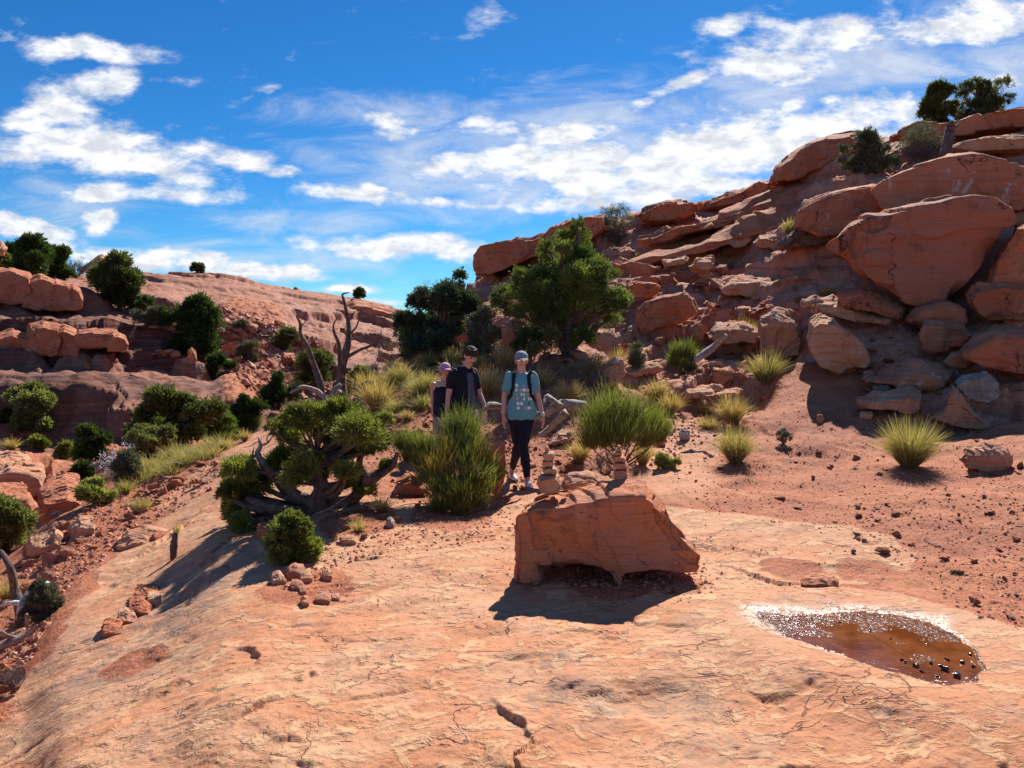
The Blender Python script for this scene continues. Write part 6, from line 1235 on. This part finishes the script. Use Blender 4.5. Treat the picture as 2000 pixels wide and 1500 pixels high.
# ------------------------------------------------------------------ people
def plain(name, col, rough_=.7, noise_amt=.12, scale=30, spec=.3, metal=0):
    m, t, bs, out = new_mat(name); tc = t.new('ShaderNodeTexCoord').outputs['Object']
    n = t.noise(tc, scale, 3, .6)
    t.put(bs.inputs['Base Color'], t.mix(n, tuple(c * (1 - noise_amt) for c in col), tuple(min(1, c * (1 + noise_amt)) for c in col)))
    bs.inputs['Roughness'].default_value = rough_; bs.inputs['Specular IOR Level'].default_value = spec; bs.inputs['Metallic'].default_value = metal
    t.put(bs.inputs['Normal'], t.bump(t.noise(tc, scale * 4, 2, .5), .15, .002)); return m
SKIN = plain('skin', (0.66, 0.36, 0.26), .5, .08, 20, .4); LIPS = plain('lip_skin', (0.36, 0.10, 0.09), .45); DARKSK = plain('eye_and_brow', (0.05, 0.03, 0.025), .5)
HAIR = plain('brown_hair', (0.05, 0.025, 0.017), .75, .5, 60, .2); HAIRG = plain('grey_brown_hair', (0.20, 0.14, 0.10), .5, .4, 60)
TEAL = plain('teal_shirt', (0.14, 0.36, 0.40), .85, .1, 25); NAVY = plain('navy_cloth', (0.010, 0.012, 0.028), .8, .3, 25); BLACKC = plain('black_cloth', (0.012, 0.013, 0.020), .85, .3, 25)
CAPG = plain('grey_cap_cloth', (0.20, 0.27, 0.33), .8); CAPP = plain('pink_cap_cloth', (0.55, 0.30, 0.45), .8); WHITE = plain('white_shoe', (0.85, 0.83, 0.80), .6); SOLE = plain('shoe_sole', (0.10, 0.09, 0.09), .7)
BLUE = plain('blue_shorts_cloth', (0.05, 0.08, 0.20), .8); GREYC = plain('grey_shorts_cloth', (0.22, 0.22, 0.24), .8); LENS = plain('mirror_lens', (0.75, 0.78, 0.55), .08, .05, 10, .9, .85)
BTL = plain('pale_bottle', (0.70, 0.52, 0.46), .4); WATCHM = plain('watch', (0.75, 0.66, 0.6), .35); DOTW = plain('print_white', (0.85, 0.9, 0.9), .8); DOTD = plain('print_dark', (0.06, 0.12, 0.17), .8); DOTP = plain('print_pinkish', (0.42, 0.40, 0.42), .8)
m, t, bs, out = new_mat('striped_cloth'); tc = t.new('ShaderNodeTexCoord').outputs['Object']
sp_ = t.new('ShaderNodeSeparateXYZ'); t.put(sp_.inputs[0], tc)
t.put(bs.inputs['Base Color'], t.mix(t.ramp(t.math('SINE', t.math('MULTIPLY', sp_.outputs[2], 330.0)), -.2, .6), (0.05, 0.055, 0.075), (0.17, 0.18, 0.21))); STRIPE = m

def _ico(c, r, rz=None, sub=2, rot=None):
    bm = bmesh.new(); bmesh.ops.create_icosphere(bm, subdivisions=sub, radius=1)
    rr = r if hasattr(r, '__len__') else (r, r, r)
    V = []
    for v in bm.verts:
        p = Vector((v.co.x * rr[0], v.co.y * rr[1], v.co.z * rr[2]))
        if rot: p = rot @ p
        V.append((p.x + c[0], p.y + c[1], p.z + c[2]))
    F = [[q.index for q in f.verts] for f in bm.faces]; bm.free(); return V, F
def cap(p0, r0, p1, r1, n=14):
    p0 = Vector(p0); p1 = Vector(p1); d = (p1 - p0).normalized(); a = d.orthogonal().normalized(); b = d.cross(a); V = []
    for (p, r) in ((p0, r0), (p1, r1)):
        for k in range(n):
            t_ = 2 * math.pi * k / n; V.append(tuple(p + (a * math.cos(t_) + b * math.sin(t_)) * r))
    F = [[k, (k+1) % n, n + (k+1) % n, n + k] for k in range(n)] + [list(range(n))[::-1], list(range(n, 2*n))]
    return [(V, F), _ico(p0, r0), _ico(p1, r1)]
def loft(rings_, n=28):
    """rings (z, cx, cy, rx, ry)"""
    V = []; F = []
    for (z, cx, cy, rx, ry) in rings_:
        for k in range(n):
            t_ = 2 * math.pi * k / n; c_, s_ = math.cos(t_), math.sin(t_)
            e = .86; V.append((cx + rx * math.copysign(abs(c_) ** e, c_), cy + ry * math.copysign(abs(s_) ** e, s_), z))
    m_ = len(rings_)
    F = [[i*n+k, i*n+(k+1) % n, (i+1)*n+(k+1) % n, (i+1)*n+k] for i in range(m_-1) for k in range(n)] + [list(range(n))[::-1], list(range((m_-1)*n, m_*n))]
    return (V, F)
def skin_union(name, prims, voxel, sm=2):
    V = []; F = []; n = 0
    for v_, f_ in prims:
        V += list(v_); F += [[q + n for q in f] for f in f_]; n += len(v_)
    me = bpy.data.meshes.new('raw'); me.from_pydata(V, [], F); me.update()
    return evaluated(name, me, voxel, sm, .5)
def hand(w_, d, side, curl=.5, palm_n=(0, -1, 0), s=1.0):
    """wrist, direction of the fingers, direction of the thumb side"""
    w_ = Vector(w_); d = Vector(d).normalized(); th = Vector(side).normalized(); th = (th - d * th.dot(d)).normalized(); pn = d.cross(th).normalized()
    if pn.dot(Vector(palm_n)) < 0: pn = -pn
    pr = []; kn = w_ + d * .085 * s
    for k, o_ in enumerate((.030, .010, -.010, -.028)):
        pr += cap(w_ + th * o_ * .55 * s, .016 * s, kn + th * o_ * s - d * (.004 if k in (0, 2) else 0 if k == 1 else .012) * s, .0115 * s, 8)
    for k, (o_, L) in enumerate(((.031, .070), (.010, .080), (-.011, .074), (-.030, .056))):
        p = kn + th * o_ * 1.05 * s - d * (.002 if k != 3 else .010) * s; dd = (d + th * (o_ * 2.2)).normalized(); r = (.0095 if k != 3 else .008) * s
        for seg, fr in enumerate((.45, .32, .23)):
            dd = (dd + pn * curl * (.18 + .22 * seg + .05 * k)).normalized(); q_ = p + dd * L * fr * s
            pr += cap(p, r, q_, r * .9, 8); p = q_; r *= .9
    p = w_ + th * .022 * s + d * .018 * s; q_ = p + (th * .75 + d * .75 + pn * .25).normalized() * .042 * s; pr += cap(p, .014 * s, q_, .0115 * s, 8)
    r_ = q_ + (th * .25 + d * 1.0 + pn * .35).normalized() * .032 * s; pr += cap(q_, .011 * s, r_, .009 * s, 8)
    return pr
def head(c, s=1.0, rot=None, neck=None):
    R_ = rot or Matrix.Identity(3); c = Vector(c); T = lambda x, y, z: tuple(c + R_ @ (Vector((x, y, z)) * s)); pr = []
    def el(x, y, z, a, b_, d_): pr.append(_ico(T(x, y, z), (a * s, b_ * s, d_ * s), rot=R_, sub=3))
    el(0, .008, .028, .074, .092, .082); el(0, -.014, -.012, .064, .072, .075); el(0, -.026, -.062, .044, .050, .045); el(0, -.062, -.092, .020, .018, .016)
    el(-.035, -.055, -.03, .026, .026, .028); el(.035, -.055, -.03, .026, .026, .028); el(-.03, -.068, .018, .028, .018, .010); el(.03, -.068, .018, .028, .018, .010)
    pr.extend(cap(T(0, -.080, .008), .009 * s, T(0, -.098, -.028), .012 * s, 8)); el(-.011, -.088, -.031, .009, .011, .008); el(.011, -.088, -.031, .009, .011, .008)
    el(0, -.078, -.053, .024, .013, .007); el(0, -.075, -.063, .021, .013, .008)
    for sx in (-1, 1): el(sx * .076, .008, -.008, .010, .020, .032)
    return pr, T, R_
def shade_face(me, T, s, smile=True, eyes=True):
    V = get_v(me); n = len(me.polygons); cen_ = np.empty(n * 3, dtype=np.float32); me.polygons.foreach_get('center', cen_); cen_ = cen_.reshape(-1, 3)
    mi = np.zeros(n, dtype=np.int32)
    mo = np.array(T(0, -.085, -.058)); d = cen_ - mo
    mi[(np.abs(d[:, 0]) < .024 * s) & (np.abs(d[:, 2] - (d[:, 0] ** 2) * 8) < .0095 * s) & (np.abs(d[:, 1]) < .03 * s)] = 1
    if eyes:
        for sx in (-1, 1):
            e = np.array(T(sx * .032, -.08, .006)); q_ = cen_ - e; mi[(np.abs(q_[:, 0]) < .015 * s) & (np.abs(q_[:, 2]) < .006 * s) & (np.abs(q_[:, 1]) < .03 * s)] = 2
            e = np.array(T(sx * .032, -.085, .024)); q_ = cen_ - e; mi[(np.abs(q_[:, 0]) < .019 * s) & (np.abs(q_[:, 2]) < .004 * s) & (np.abs(q_[:, 1]) < .03 * s)] = 2
    me.polygons.foreach_set('material_index', mi)
def cloth(me, amp=.004, seed=0, fx=16, fz=6):
    V = get_v(me); N = get_n(me); d = fbm3(V * np.array([fx, fx, fz]), 1.0, 3, seed) * amp * 2 + fbm3(V * np.array([1.0, 1.0, 2.2]), 9, 2, seed + 5) * amp * .8
    set_v(me, V + N * d[:, None])
def cap_hat(parent, T, R_, s, mat, brim_mat=None):
    """rounded crown of panels with a curved brim"""
    V = []; F = []; n = 28; m_ = 10
    for i in range(m_ + 1):
        a = (math.pi / 2) * i / m_
        for k in range(n):
            t_ = 2 * math.pi * k / n; seam = 1 + .012 * abs(math.cos(3 * t_))
            V.append(T(.084 * math.cos(t_) * math.cos(a) * seam, .008 + .101 * math.sin(t_) * math.cos(a) * seam, .028 + .088 * math.sin(a) ** .9))
    F = [[i*n+k, i*n+(k+1) % n, (i+1)*n+(k+1) % n, (i+1)*n+k] for i in range(m_) for k in range(n)]
    me = bpy.data.meshes.new('cap'); me.from_pydata(V, [], F); me.update(); me.polygons.foreach_set('use_smooth', [True] * len(F))
    o = obj('cap', me, mat, parent)
    mm = o.modifiers.new('s', 'SOLIDIFY'); mm.thickness = .004
    V = []; F = []; nu = 14; nv = 6
    for j in range(nv + 1):
        for i in range(nu + 1):
            t_ = -math.pi / 2 + (i / nu - .5) * 2.1; rr = 1 + .72 * (j / nv) * math.cos((i / nu - .5) * 2.1) ** .6
            x = .083 * math.cos(t_) * (1 + .12 * j / nv); y = .008 + .099 * math.sin(t_) * rr
            V.append(T(x, y, .032 - .022 * (j / nv) - .9 * x * x * (1 + 2 * j / nv)))
    F = [[j*(nu+1)+i, j*(nu+1)+i+1, (j+1)*(nu+1)+i+1, (j+1)*(nu+1)+i] for j in range(nv) for i in range(nu)]
    me = bpy.data.meshes.new('brim'); me.from_pydata(V, [], F); me.update(); me.polygons.foreach_set('use_smooth', [True] * len(F))
    b_ = obj('brim', me, brim_mat or mat, o); mm = b_.modifiers.new('s', 'SOLIDIFY'); mm.thickness = .004
    me = skin_union('button', [_ico(T(0, .008, .117), (.008 * s, .008 * s, .005 * s))], .002, 0); obj('button', me, mat, o)
    return o
def strap_strip(path, width, thick, bvh=None, off=.006, side=(1, 0, 0)):
    V = []; side = Vector(side); P = [Vector(p) for p in path]
    Q = []
    for i in range(len(P) - 1):
        for k in range(5): Q.append(P[i].lerp(P[i+1], k / 5))
    Q.append(P[-1])
    if bvh:
        q2 = []
        for p in Q:
            loc, nor, ii, dd = bvh.find_nearest(p); q2.append((loc + nor * off, nor))
    else: q2 = [(p, Vector((0, -1, 0))) for p in Q]
    n = len(q2)
    for i, (p, nr_) in enumerate(q2):
        d = (q2[min(i+1, n-1)][0] - q2[max(i-1, 0)][0]).normalized(); sd_ = d.cross(nr_).normalized() * width * .5
        for (a, b_) in ((1, 0), (1, 1), (-1, 1), (-1, 0)): V.append(tuple(p + sd_ * a + nr_ * thick * b_))
    F = [[i*4+k, i*4+(k+1) % 4, (i+1)*4+(k+1) % 4, (i+1)*4+k] for i in range(n-1) for k in range(4)] + [[0, 1, 2, 3], [(n-1)*4+3, (n-1)*4+2, (n-1)*4+1, (n-1)*4]]
    me = bpy.data.meshes.new('strap'); me.from_pydata(V, [], F); me.update(); return me
def shoe(parent, ankle, toe, s=1.0, ground=0.0):
    a = Vector(ankle); d = (Vector(toe) - a); d.z = 0; d.normalize(); sx = Vector((d.y, -d.x, 0)); g0 = Vector((a.x, a.y, ground))
    P = lambda u, v_, z: tuple(g0 + d * u * s + sx * v_ * s + Vector((0, 0, z * s)))
    pr = [_ico(P(-.035, 0, .045), (.036*s, .036*s, .042*s))] + cap(P(-.03, 0, .075), .034 * s, P(.02, 0, .085), .034 * s) + cap(P(-.035, 0, .045), .034*s, P(.05, 0, .045), .040*s) + cap(P(.05, 0, .042), .040*s, P(.115, .006, .036), .036*s) + cap(P(.115, .006, .034), .034*s, P(.155, .004, .030), .026*s)
    up = skin_union('shoe', pr, .006, 3); V = get_v(up); V[:, 2] = np.maximum(V[:, 2], ground + .014); set_v(up, V)
    o = obj('shoe', up, WHITE, parent)
    V = []; n = 26
    for z_, k_ in ((0.0, .96), (.006, 1.03), (.022, 1.03)):
        for k in range(n):
            t_ = 2 * math.pi * k / n; u_s = .060 + .118 * math.cos(t_); v_s = (.038 + .010 * math.cos(t_)) * math.sin(t_)
            V.append(P(.060 + (u_s - .060) * k_, v_s * k_ * 1.02, z_))
    F = [[i*n+k, i*n+(k+1) % n, (i+1)*n+(k+1) % n, (i+1)*n+k] for i in range(2) for k in range(n)] + [list(range(n)), list(range(2*n, 3*n))]
    me = bpy.data.meshes.new('sole'); me.from_pydata(V, [], F); me.update(); obj('sole', me, SOLE, o); return o

# ---- the woman
bw = at(1018, 950, 9.35); bw.z = ground_z(bw.x, bw.y - .05)
bw.z = min(bw.z, at(1018, 946, 9.35).z + .02)
wom = tag(empty('person', bw), 'smiling woman in teal shirt, grey cap and mirrored sunglasses walking on the path', 'person')
HS = (-.150, 0, 1.335); HE = (-.205, .03, 1.06); HW = (-.215, -.01, .845); IS = (.148, 0, 1.33); IE = (.205, .04, 1.05); IW = (.262, -.04, .85)
hipL, kneL, ankL = (-.08, 0, .86), (-.035, .06, .47), (-.115, .24, .12); hipR, kneR, ankR = (.075, 0, .86), (.025, -.14, .50), (.075, -.20, .085)
hp, T, R_ = head((0, -.02, 1.525), .98)
body = [loft([(.80, 0, 0, .155, .11), (.90, 0, 0, .165, .115), (1.04, 0, 0, .135, .10), (1.20, 0, -.01, .145, .115), (1.31, 0, 0, .145, .085), (1.365, 0, .01, .09, .06)])]
body += cap((0, .01, 1.36), .056, (0, -.005, 1.47), .050) + hp
for S, E, W_, sd_, dv in ((HS, HE, HW, (.4, -1, 0), (-.03, -.12, -1)), (IS, IE, IW, (-.4, -1, 0), (.06, -.18, -1))):
    body += cap(S, .052, E, .038) + cap(E, .038, W_, .024) + hand(W_, dv, sd_, .45, (1 if S[0] < 0 else -1, 0, 0))
for H, K_, A in ((hipL, kneL, ankL), (hipR, kneR, ankR)): body += cap(H, .088, K_, .055) + cap(K_, .055, A, .034) + cap(A, .034, (A[0], A[1] - .09, A[2] - .055), .026)
me = skin_union('body', body, .0048, 2); shade_face(me, T, .98, True, False); ob = obj('body', me, [SKIN, LIPS, DARKSK], wom)
sh = [loft([(.805, 0.005, 0, .172, .128), (.90, 0.005, 0, .182, .132), (1.04, 0, 0, .158, .122), (1.20, 0, -.012, .160, .132), (1.30, 0, 0, .158, .100), (1.352, 0, .008, .118, .078), (1.378, 0, .012, .075, .062)])]
for S, E in ((HS, HE), (IS, IE)):
    S = Vector(S); E = Vector(E); M = S.lerp(E, .62); sh += cap(S, .056, M, .056)
me = skin_union('shirt', sh, .0065, 2); cloth(me, .006, 4); shirt = obj('shirt', me, TEAL, wom)
V = get_v(me); bv = BVHTree.FromPolygons([tuple(p) for p in V], [tuple(p.vertices) for p in me.polygons])
def disc(cx, cz, r, phase, bv, off=.0022):
    Vd = []; n = 18; k_ = 0
    for k in range(n):
        t_ = 2 * math.pi * k / n; x = math.cos(t_) * r; z = math.sin(t_) * r
        if phase and x * phase > 0: x *= .15
        h = bv.ray_cast(Vector((cx + x, -1, cz + z)), Vector((0, 1, 0))); Vd.append(tuple(h[0] + Vector((0, -off, 0))) if h[0] else (cx + x, -.14, cz + z))
    return Vd, [list(range(n))]
dots = {'w': [], 'd': [], 'p': []}; pat = ['w.p.d', 'wpwwp', 'pwwpw', 'p.www', 'ww.dp', 'w.pwp']; ph = [0, 1, 0, -1, 0, 1, 0, 0, -1]
for r_ in range(6):
    for c_ in range(5):
        k_ = pat[r_][c_]; 
        if k_ == '.': continue
        dots[k_].append(disc(-.058 + c_ * .043 + r_ * .004, 1.225 - r_ * .055, .020, ph[(r_ * 5 + c_ * 2) % 9], bv))
for k_, mt in (('w', DOTW), ('d', DOTD), ('p', DOTP)):
    Vd = []; Fd = []
    for v_, f_ in dots[k_]: Fd += [[q_ + len(Vd) for q_ in f] for f in f_]; Vd += v_
    me = bpy.data.meshes.new('print'); me.from_pydata(Vd, [], Fd); me.update(); po = obj('print', me, mt, shirt); mm = po.modifiers.new('s', 'SOLIDIFY'); mm.thickness = .0012
pn = [loft([(.835, 0, 0, .160, .118), (.90, 0, 0, .158, .114), (.80, 0, .005, .165, .122)])[0:2]]
pn = [loft([(.74, 0, .005, .158, .112), (.80, 0, .005, .166, .120), (.90, 0, 0, .160, .115)])]
for H, K_, A in ((hipL, kneL, ankL), (hipR, kneR, ankR)):
    A2 = Vector(K_).lerp(Vector(A), .88); pn += cap(H, .096, K_, .064) + cap(K_, .064, Vector(K_).lerp(Vector(A), .4), .058) + cap(Vector(K_).lerp(Vector(A), .4), .058, A2, .042)
me = skin_union('trousers', pn, .0065, 2); cloth(me, .005, 8, 14, 14); obj('trousers', me, NAVY, wom)
shoe(wom, (ankL[0], ankL[1] + .02, .08), (ankL[0] + .10, ankL[1] - .25, 0), 1.0, .0); shoe(wom, (ankR[0], ankR[1] + .02, .08), (ankR[0] + .05, ankR[1] - .25, 0), 1.0, -.005)
cap_hat(wom, T, R_, .98, CAPG)
me = skin_union('hair', [_ico(T(0, .04, -.01), (.078, .062, .065), sub=3)] + cap(T(-.07, .01, .02), .014, T(-.072, .008, -.02), .010) + cap(T(.07, .01, .02), .014, T(.072, .008, -.02), .010), .006, 1); obj('hair', me, HAIRG, wom)
gl = [_ico(T(sx * .033, -.083, .004), (.029, .010, .022), sub=3) for sx in (-1, 1)]
g_o = obj('sunglasses', poly_mesh('sunglasses', gl), LENS, wom)
fr = cap(T(-.008, -.088, .010), .0035, T(.008, -.088, .010), .0035, 6) + cap(T(-.062, -.078, .010), .003, T(-.078, .01, .004), .003, 6) + cap(T(.062, -.078, .010), .003, T(.078, .01, .004), .003, 6)
obj('frame', poly_mesh('frame', fr), DARKSK, g_o)
wt = cap(Vector(IW) + Vector((-.002, .001, .018)), .0275, Vector(IW) + Vector((-.001, -.001, .004)), .0275, 16); obj('watch', poly_mesh('watch', wt), WATCHM, wom)
tm = skin_union('teeth', [_ico(T(0, -.088, -.0575), (.016, .006, .0035), sub=2)], .0015, 0); obj('teeth', tm, WHITE, wom)
bp = tag(empty('backpack', bw), 'dark backpack worn by the woman in the teal shirt', 'backpack')
me = skin_union('pack', [loft([(.93, 0, .19, .13, .07), (.98, 0, .20, .15, .085), (1.25, 0, .20, .145, .08), (1.36, 0, .18, .11, .055)])], .009, 3); cloth(me, .004, 12); obj('pack', me, BLACKC, bp)
for sx in (-1, 1):
    x0 = .10 * sx
    obj('strap', strap_strip([(x0, .13, 1.33), (x0, .06, 1.40), (x0, -.05, 1.40), (x0 * 1.05, -.13, 1.30), (x0 * 1.2, -.15, 1.20), (x0 * 1.42, -.12, 1.10), (x0 * 1.65, 0, 1.03), (x0 * 1.4, .11, 1.0)], .042, .010, bv, .002), BLACKC, bp)

# ---- the boy
bb = at(908, 932, 10.0); bb.z = min(ground_z(bb.x, bb.y), at(908, 936, 10).z)
boy = tag(empty('person', bb), 'boy in dark half striped shirt looking down, legs behind the green broom', 'person')
Rh = Matrix.Rotation(R(30), 3, 'Z') @ Matrix.Rotation(R(28), 3, 'X')
hc = (.085, -.06, 1.63); hp, T, R_ = head(hc, 1.0, Rh)
yaw = Matrix.Rotation(R(38), 3, 'Z')
def yl(rings_):  # loft turned with the chest
    V, F = loft(rings_); return [tuple(yaw @ Vector(p)) for p in V], F
yv = lambda x, y, z: tuple(yaw @ Vector((x, y, z)))
S1, S2 = yv(-.165, 0, 1.42), yv(.16, .02, 1.41); E1, W1 = (-.195, -.10, 1.15), (-.22, -.16, .93); E2, W2 = (.185, .12, 1.13), (.265, .02, .97)
body = [yl([(.84, 0, 0, .155, .11), (.95, 0, 0, .15, .105), (1.12, 0, 0, .145, .105), (1.28, 0, 0, .150, .110), (1.40, 0, 0, .145, .080), (1.47, .01, .0, .085, .06)])]
body += cap((.02, .0, 1.45), .058, (.065, -.03, 1.57), .052) + hp
body += cap(S1, .054, E1, .040) + cap(E1, .038, W1, .026) + hand(W1, (0, -.15, -1), (.3, -1, 0), .5, (1, 0, 0))
body += cap(S2, .054, E2, .040) + cap(E2, .038, W2, .026) + hand(W2, (-.02, -.35, -1), (-.6, -.8, 0), 1.3, (-1, 0, 0))
for H, K_, A in (((-.09, 0, .88), (-.10, -.08, .49), (-.10, .02, .09)), ((.09, 0, .88), (.11, .03, .49), (.10, .16, .09))): body += cap(H, .085, K_, .055) + cap(K_, .055, A, .035) + cap(A, .035, (A[0] + .02, A[1] - .10, A[2] - .05), .028)
me = skin_union('body', body, .0055, 2); shade_face(me, T, 1.0); obj('body', me, [SKIN, LIPS, DARKSK], boy)
sh = [yl([(.86, 0, 0, .175, .13), (.98, 0, 0, .17, .125), (1.14, 0, 0, .165, .12), (1.28, 0, 0, .163, .125), (1.40, 0, 0, .160, .095), (1.46, .01, 0, .11, .072), (1.485, .012, 0, .075, .062)])]
for S, E in ((S1, E1), (S2, E2)): S = Vector(S); E = Vector(E); sh += cap(S, .058, S.lerp(E, .68), .060)
me = skin_union('shirt', sh, .0065, 2); cloth(me, .006, 24)
cen_ = np.empty(len(me.polygons) * 3, dtype=np.float32); me.polygons.foreach_get('center', cen_); cen_ = cen_.reshape(-1, 3)
inv = np.array(yaw.inverted()); loc_ = cen_ @ inv.T
me.polygons.foreach_set('material_index', ((loc_[:, 0] > -.03) & (loc_[:, 0] < .15) & (loc_[:, 1] < -.02) & (loc_[:, 2] < 1.40)).astype(np.int32))
shb = obj('shirt', me, [BLACKC, STRIPE], boy); V = get_v(me); bvb = BVHTree.FromPolygons([tuple(p) for p in V], [tuple(p.vertices) for p in me.polygons])
st = [yl([(.80, 0, 0, .17, .125), (.90, 0, 0, .165, .12), (.74, 0, 0, .165, .12)])[0:2]]; st = [yl([(.74, 0, 0, .165, .12), (.80, 0, 0, .17, .125), (.90, 0, 0, .16, .12)])] + cap((-.09, 0, .84), .10, (-.10, -.05, .56), .088) + cap((.09, 0, .84), .10, (.105, .02, .56), .088)
me = skin_union('shorts', st, .008, 2); cloth(me, .006, 29); obj('shorts', me, BLUE, boy)
shoe(boy, (-.10, .04, .08), (-.06, -.25, 0)); shoe(boy, (.10, .18, .08), (.16, -.1, 0))
hr = [_ico(T(0, .018, .040), (.086, .096, .084), rot=R_, sub=3), _ico(T(0, .06, -.01), (.072, .05, .07), rot=R_, sub=3)]
g = random.Random(3)
for i in range(26):
    a = g.uniform(-1.5, 1.5); p0 = T(.055 * math.sin(a), -.055 * math.cos(a) + .0, .10); p1 = T(.082 * math.sin(a), -.088 * math.cos(a) + .004, .048 - g.uniform(0, .018)); hr += cap(p0, .014, p1, .007, 6)
me = skin_union('hair', hr, .006, 1); V = get_v(me); N = get_n(me); set_v(me, V + N * (fbm3(V * np.array([1, 1, .35]), 60, 3, 4) * .006)[:, None]); obj('hair', me, HAIR, boy)
bp = tag(empty('backpack', bb), 'black backpack on the back of the boy in the half striped shirt', 'backpack')
V, F = yl([(.98, 0, .19, .13, .07), (1.05, 0, .20, .15, .085), (1.32, 0, .20, .145, .08), (1.44, 0, .18, .11, .055)])
me = skin_union('pack', [(V, F)], .009, 3); obj('pack', me, BLACKC, bp)
for sx in (-1, 1):
    x0 = .10 * sx; obj('strap', strap_strip([yv(x0, .12, 1.40), yv(x0, .05, 1.48), yv(x0, -.06, 1.47), yv(x0, -.14, 1.36), yv(x0 * 1.2, -.16, 1.25), yv(x0 * 1.5, -.13, 1.12), yv(x0 * 1.7, 0, 1.06), yv(x0 * 1.4, .12, 1.04)], .045, .010, bvb, .002), NAVY, bp)
hb = bb + Vector(W2) + Vector((-.002, -.075, -.085))
bt = tag(empty('water_bottle', hb), 'pale bottle hanging from the hand of the boy', 'bottle')
obj('bottle', skin_union('bottle', [loft([(-.13, 0, 0, .030, .030), (-.125, 0, 0, .034, .034), (-.02, 0, 0, .034, .034), (.0, 0, 0, .024, .024), (.012, 0, 0, .018, .018)])], .004, 1), BTL, bt)
obj('lid', skin_union('lid', [loft([(.012, 0, 0, .020, .020), (.036, 0, 0, .020, .020)])], .003, 0), WHITE, bt)

# ---- the girl
bg_ = at(867, 930, 10.7); bg_.z = ground_z(bg_.x, bg_.y); topz = at(877, 705, 10.7).z; bg_.z = topz - 1.555
girl = tag(empty('person', bg_), 'girl in a pink cap and dark tank top half hidden behind the boy', 'person')
hp, T, R_ = head((.03, -.02, 1.43), .93, Matrix.Rotation(R(8), 3, 'Z')); body = [loft([(.74, 0, 0, .13, .10), (.86, 0, 0, .135, .10), (1.0, 0, 0, .115, .085), (1.14, 0, 0, .13, .095), (1.22, 0, 0, .14, .075), (1.28, .01, 0, .08, .05)])]
body += cap((.015, .0, 1.27), .045, (.03, -.01, 1.37), .042) + hp
S1, E1, W1 = (-.135, 0, 1.22), (-.155, .02, .98), (-.135, -.02, .78); S2, E2, W2 = (.14, 0, 1.22), (.17, .02, .98), (.17, -.05, .78)
body += cap(S1, .042, E1, .032) + cap(E1, .032, W1, .021) + hand(W1, (.05, -.15, -1), (.4, -1, 0), .5, (1, 0, 0), .88) + cap(S2, .042, E2, .032) + cap(E2, .032, W2, .021) + hand(W2, (0, -.15, -1), (-.4, -1, 0), .5, (-1, 0, 0), .88)
for H, K_, A in (((-.07, 0, .76), (-.075, -.05, .42), (-.08, .05, .08)), ((.07, 0, .76), (.075, .03, .42), (.07, .10, .08))): body += cap(H, .075, K_, .047) + cap(K_, .047, A, .030) + cap(A, .03, (A[0], A[1] - .08, A[2] - .05), .024)
me = skin_union('body', body, .0055, 2); shade_face(me, T, .93); obj('body', me, [SKIN, LIPS, DARKSK], girl)
tk = [loft([(.78, 0, 0, .148, .118), (.88, 0, 0, .148, .115), (1.0, 0, 0, .130, .10), (1.13, 0, 0, .140, .108), (1.19, 0, 0, .118, .09), (1.205, 0, 0, .105, .08)])]
for sx in (-1, 1): tk += cap((.085 * sx, -.055, 1.18), .022, (.075 * sx, 0, 1.265), .016) + cap((.085 * sx, .055, 1.18), .022, (.075 * sx, 0, 1.265), .016)
me = skin_union('tank_top', tk, .0065, 2); cloth(me, .004, 34); obj('tank_top', me, NAVY, girl)
me = skin_union('shorts', [loft([(.66, 0, 0, .14, .11), (.72, 0, 0, .148, .115), (.80, 0, 0, .142, .11)])] + cap((-.07, 0, .72), .085, (-.075, -.02, .58), .08) + cap((.07, 0, .72), .085, (.075, .0, .58), .08), .008, 2); obj('shorts', me, GREYC, girl)
shoe(girl, (-.08, .07, .08), (-.05, -.2, 0), .9); shoe(girl, (.07, .12, .08), (.10, -.15, 0), .9)
cap_hat(girl, T, R_, .93, CAPP, plain('purple_brim', (0.42, 0.22, 0.42), .8))
obj('hair', skin_union('hair', [_ico(T(0, .035, -.005), (.074, .062, .07), sub=3)], .006, 1), HAIR, girl)

# ------------------------------------------------------------------ every repeat says which one it is
groups_ = {}
for o in list(COL.objects):
    if 'label' in o and 'category' in o and o.parent is None: groups_.setdefault(o['label'], []).append(o)
ORD = ['leftmost', 'second from left', 'third from left', 'fourth from left', 'fifth from left', 'sixth from left', 'seventh from left', 'eighth from left', 'ninth from left']
NUM = {2: 'two', 3: 'three', 4: 'four', 5: 'five', 6: 'six', 7: 'seven', 8: 'eight', 9: 'nine'}
for lb, os_ in groups_.items():
    if len(os_) < 2 or len(os_) > 9: continue
    os_.sort(key=lambda o: proj(np.array(o.location.x), np.array(o.location.y), np.array(o.location.z))[0])
    for i, o in enumerate(os_):
        wd = ('left' if i == 0 else 'right') if len(os_) == 2 else ('rightmost' if i == len(os_) - 1 else ORD[i])
        new = f"{lb}, {wd} of {NUM[len(os_)]}"
        if len(new.split()) > 16: new = new.replace(' on the left hill', '').replace(' the dark', ' the')
        if len(new.split()) <= 16: o['label'] = new
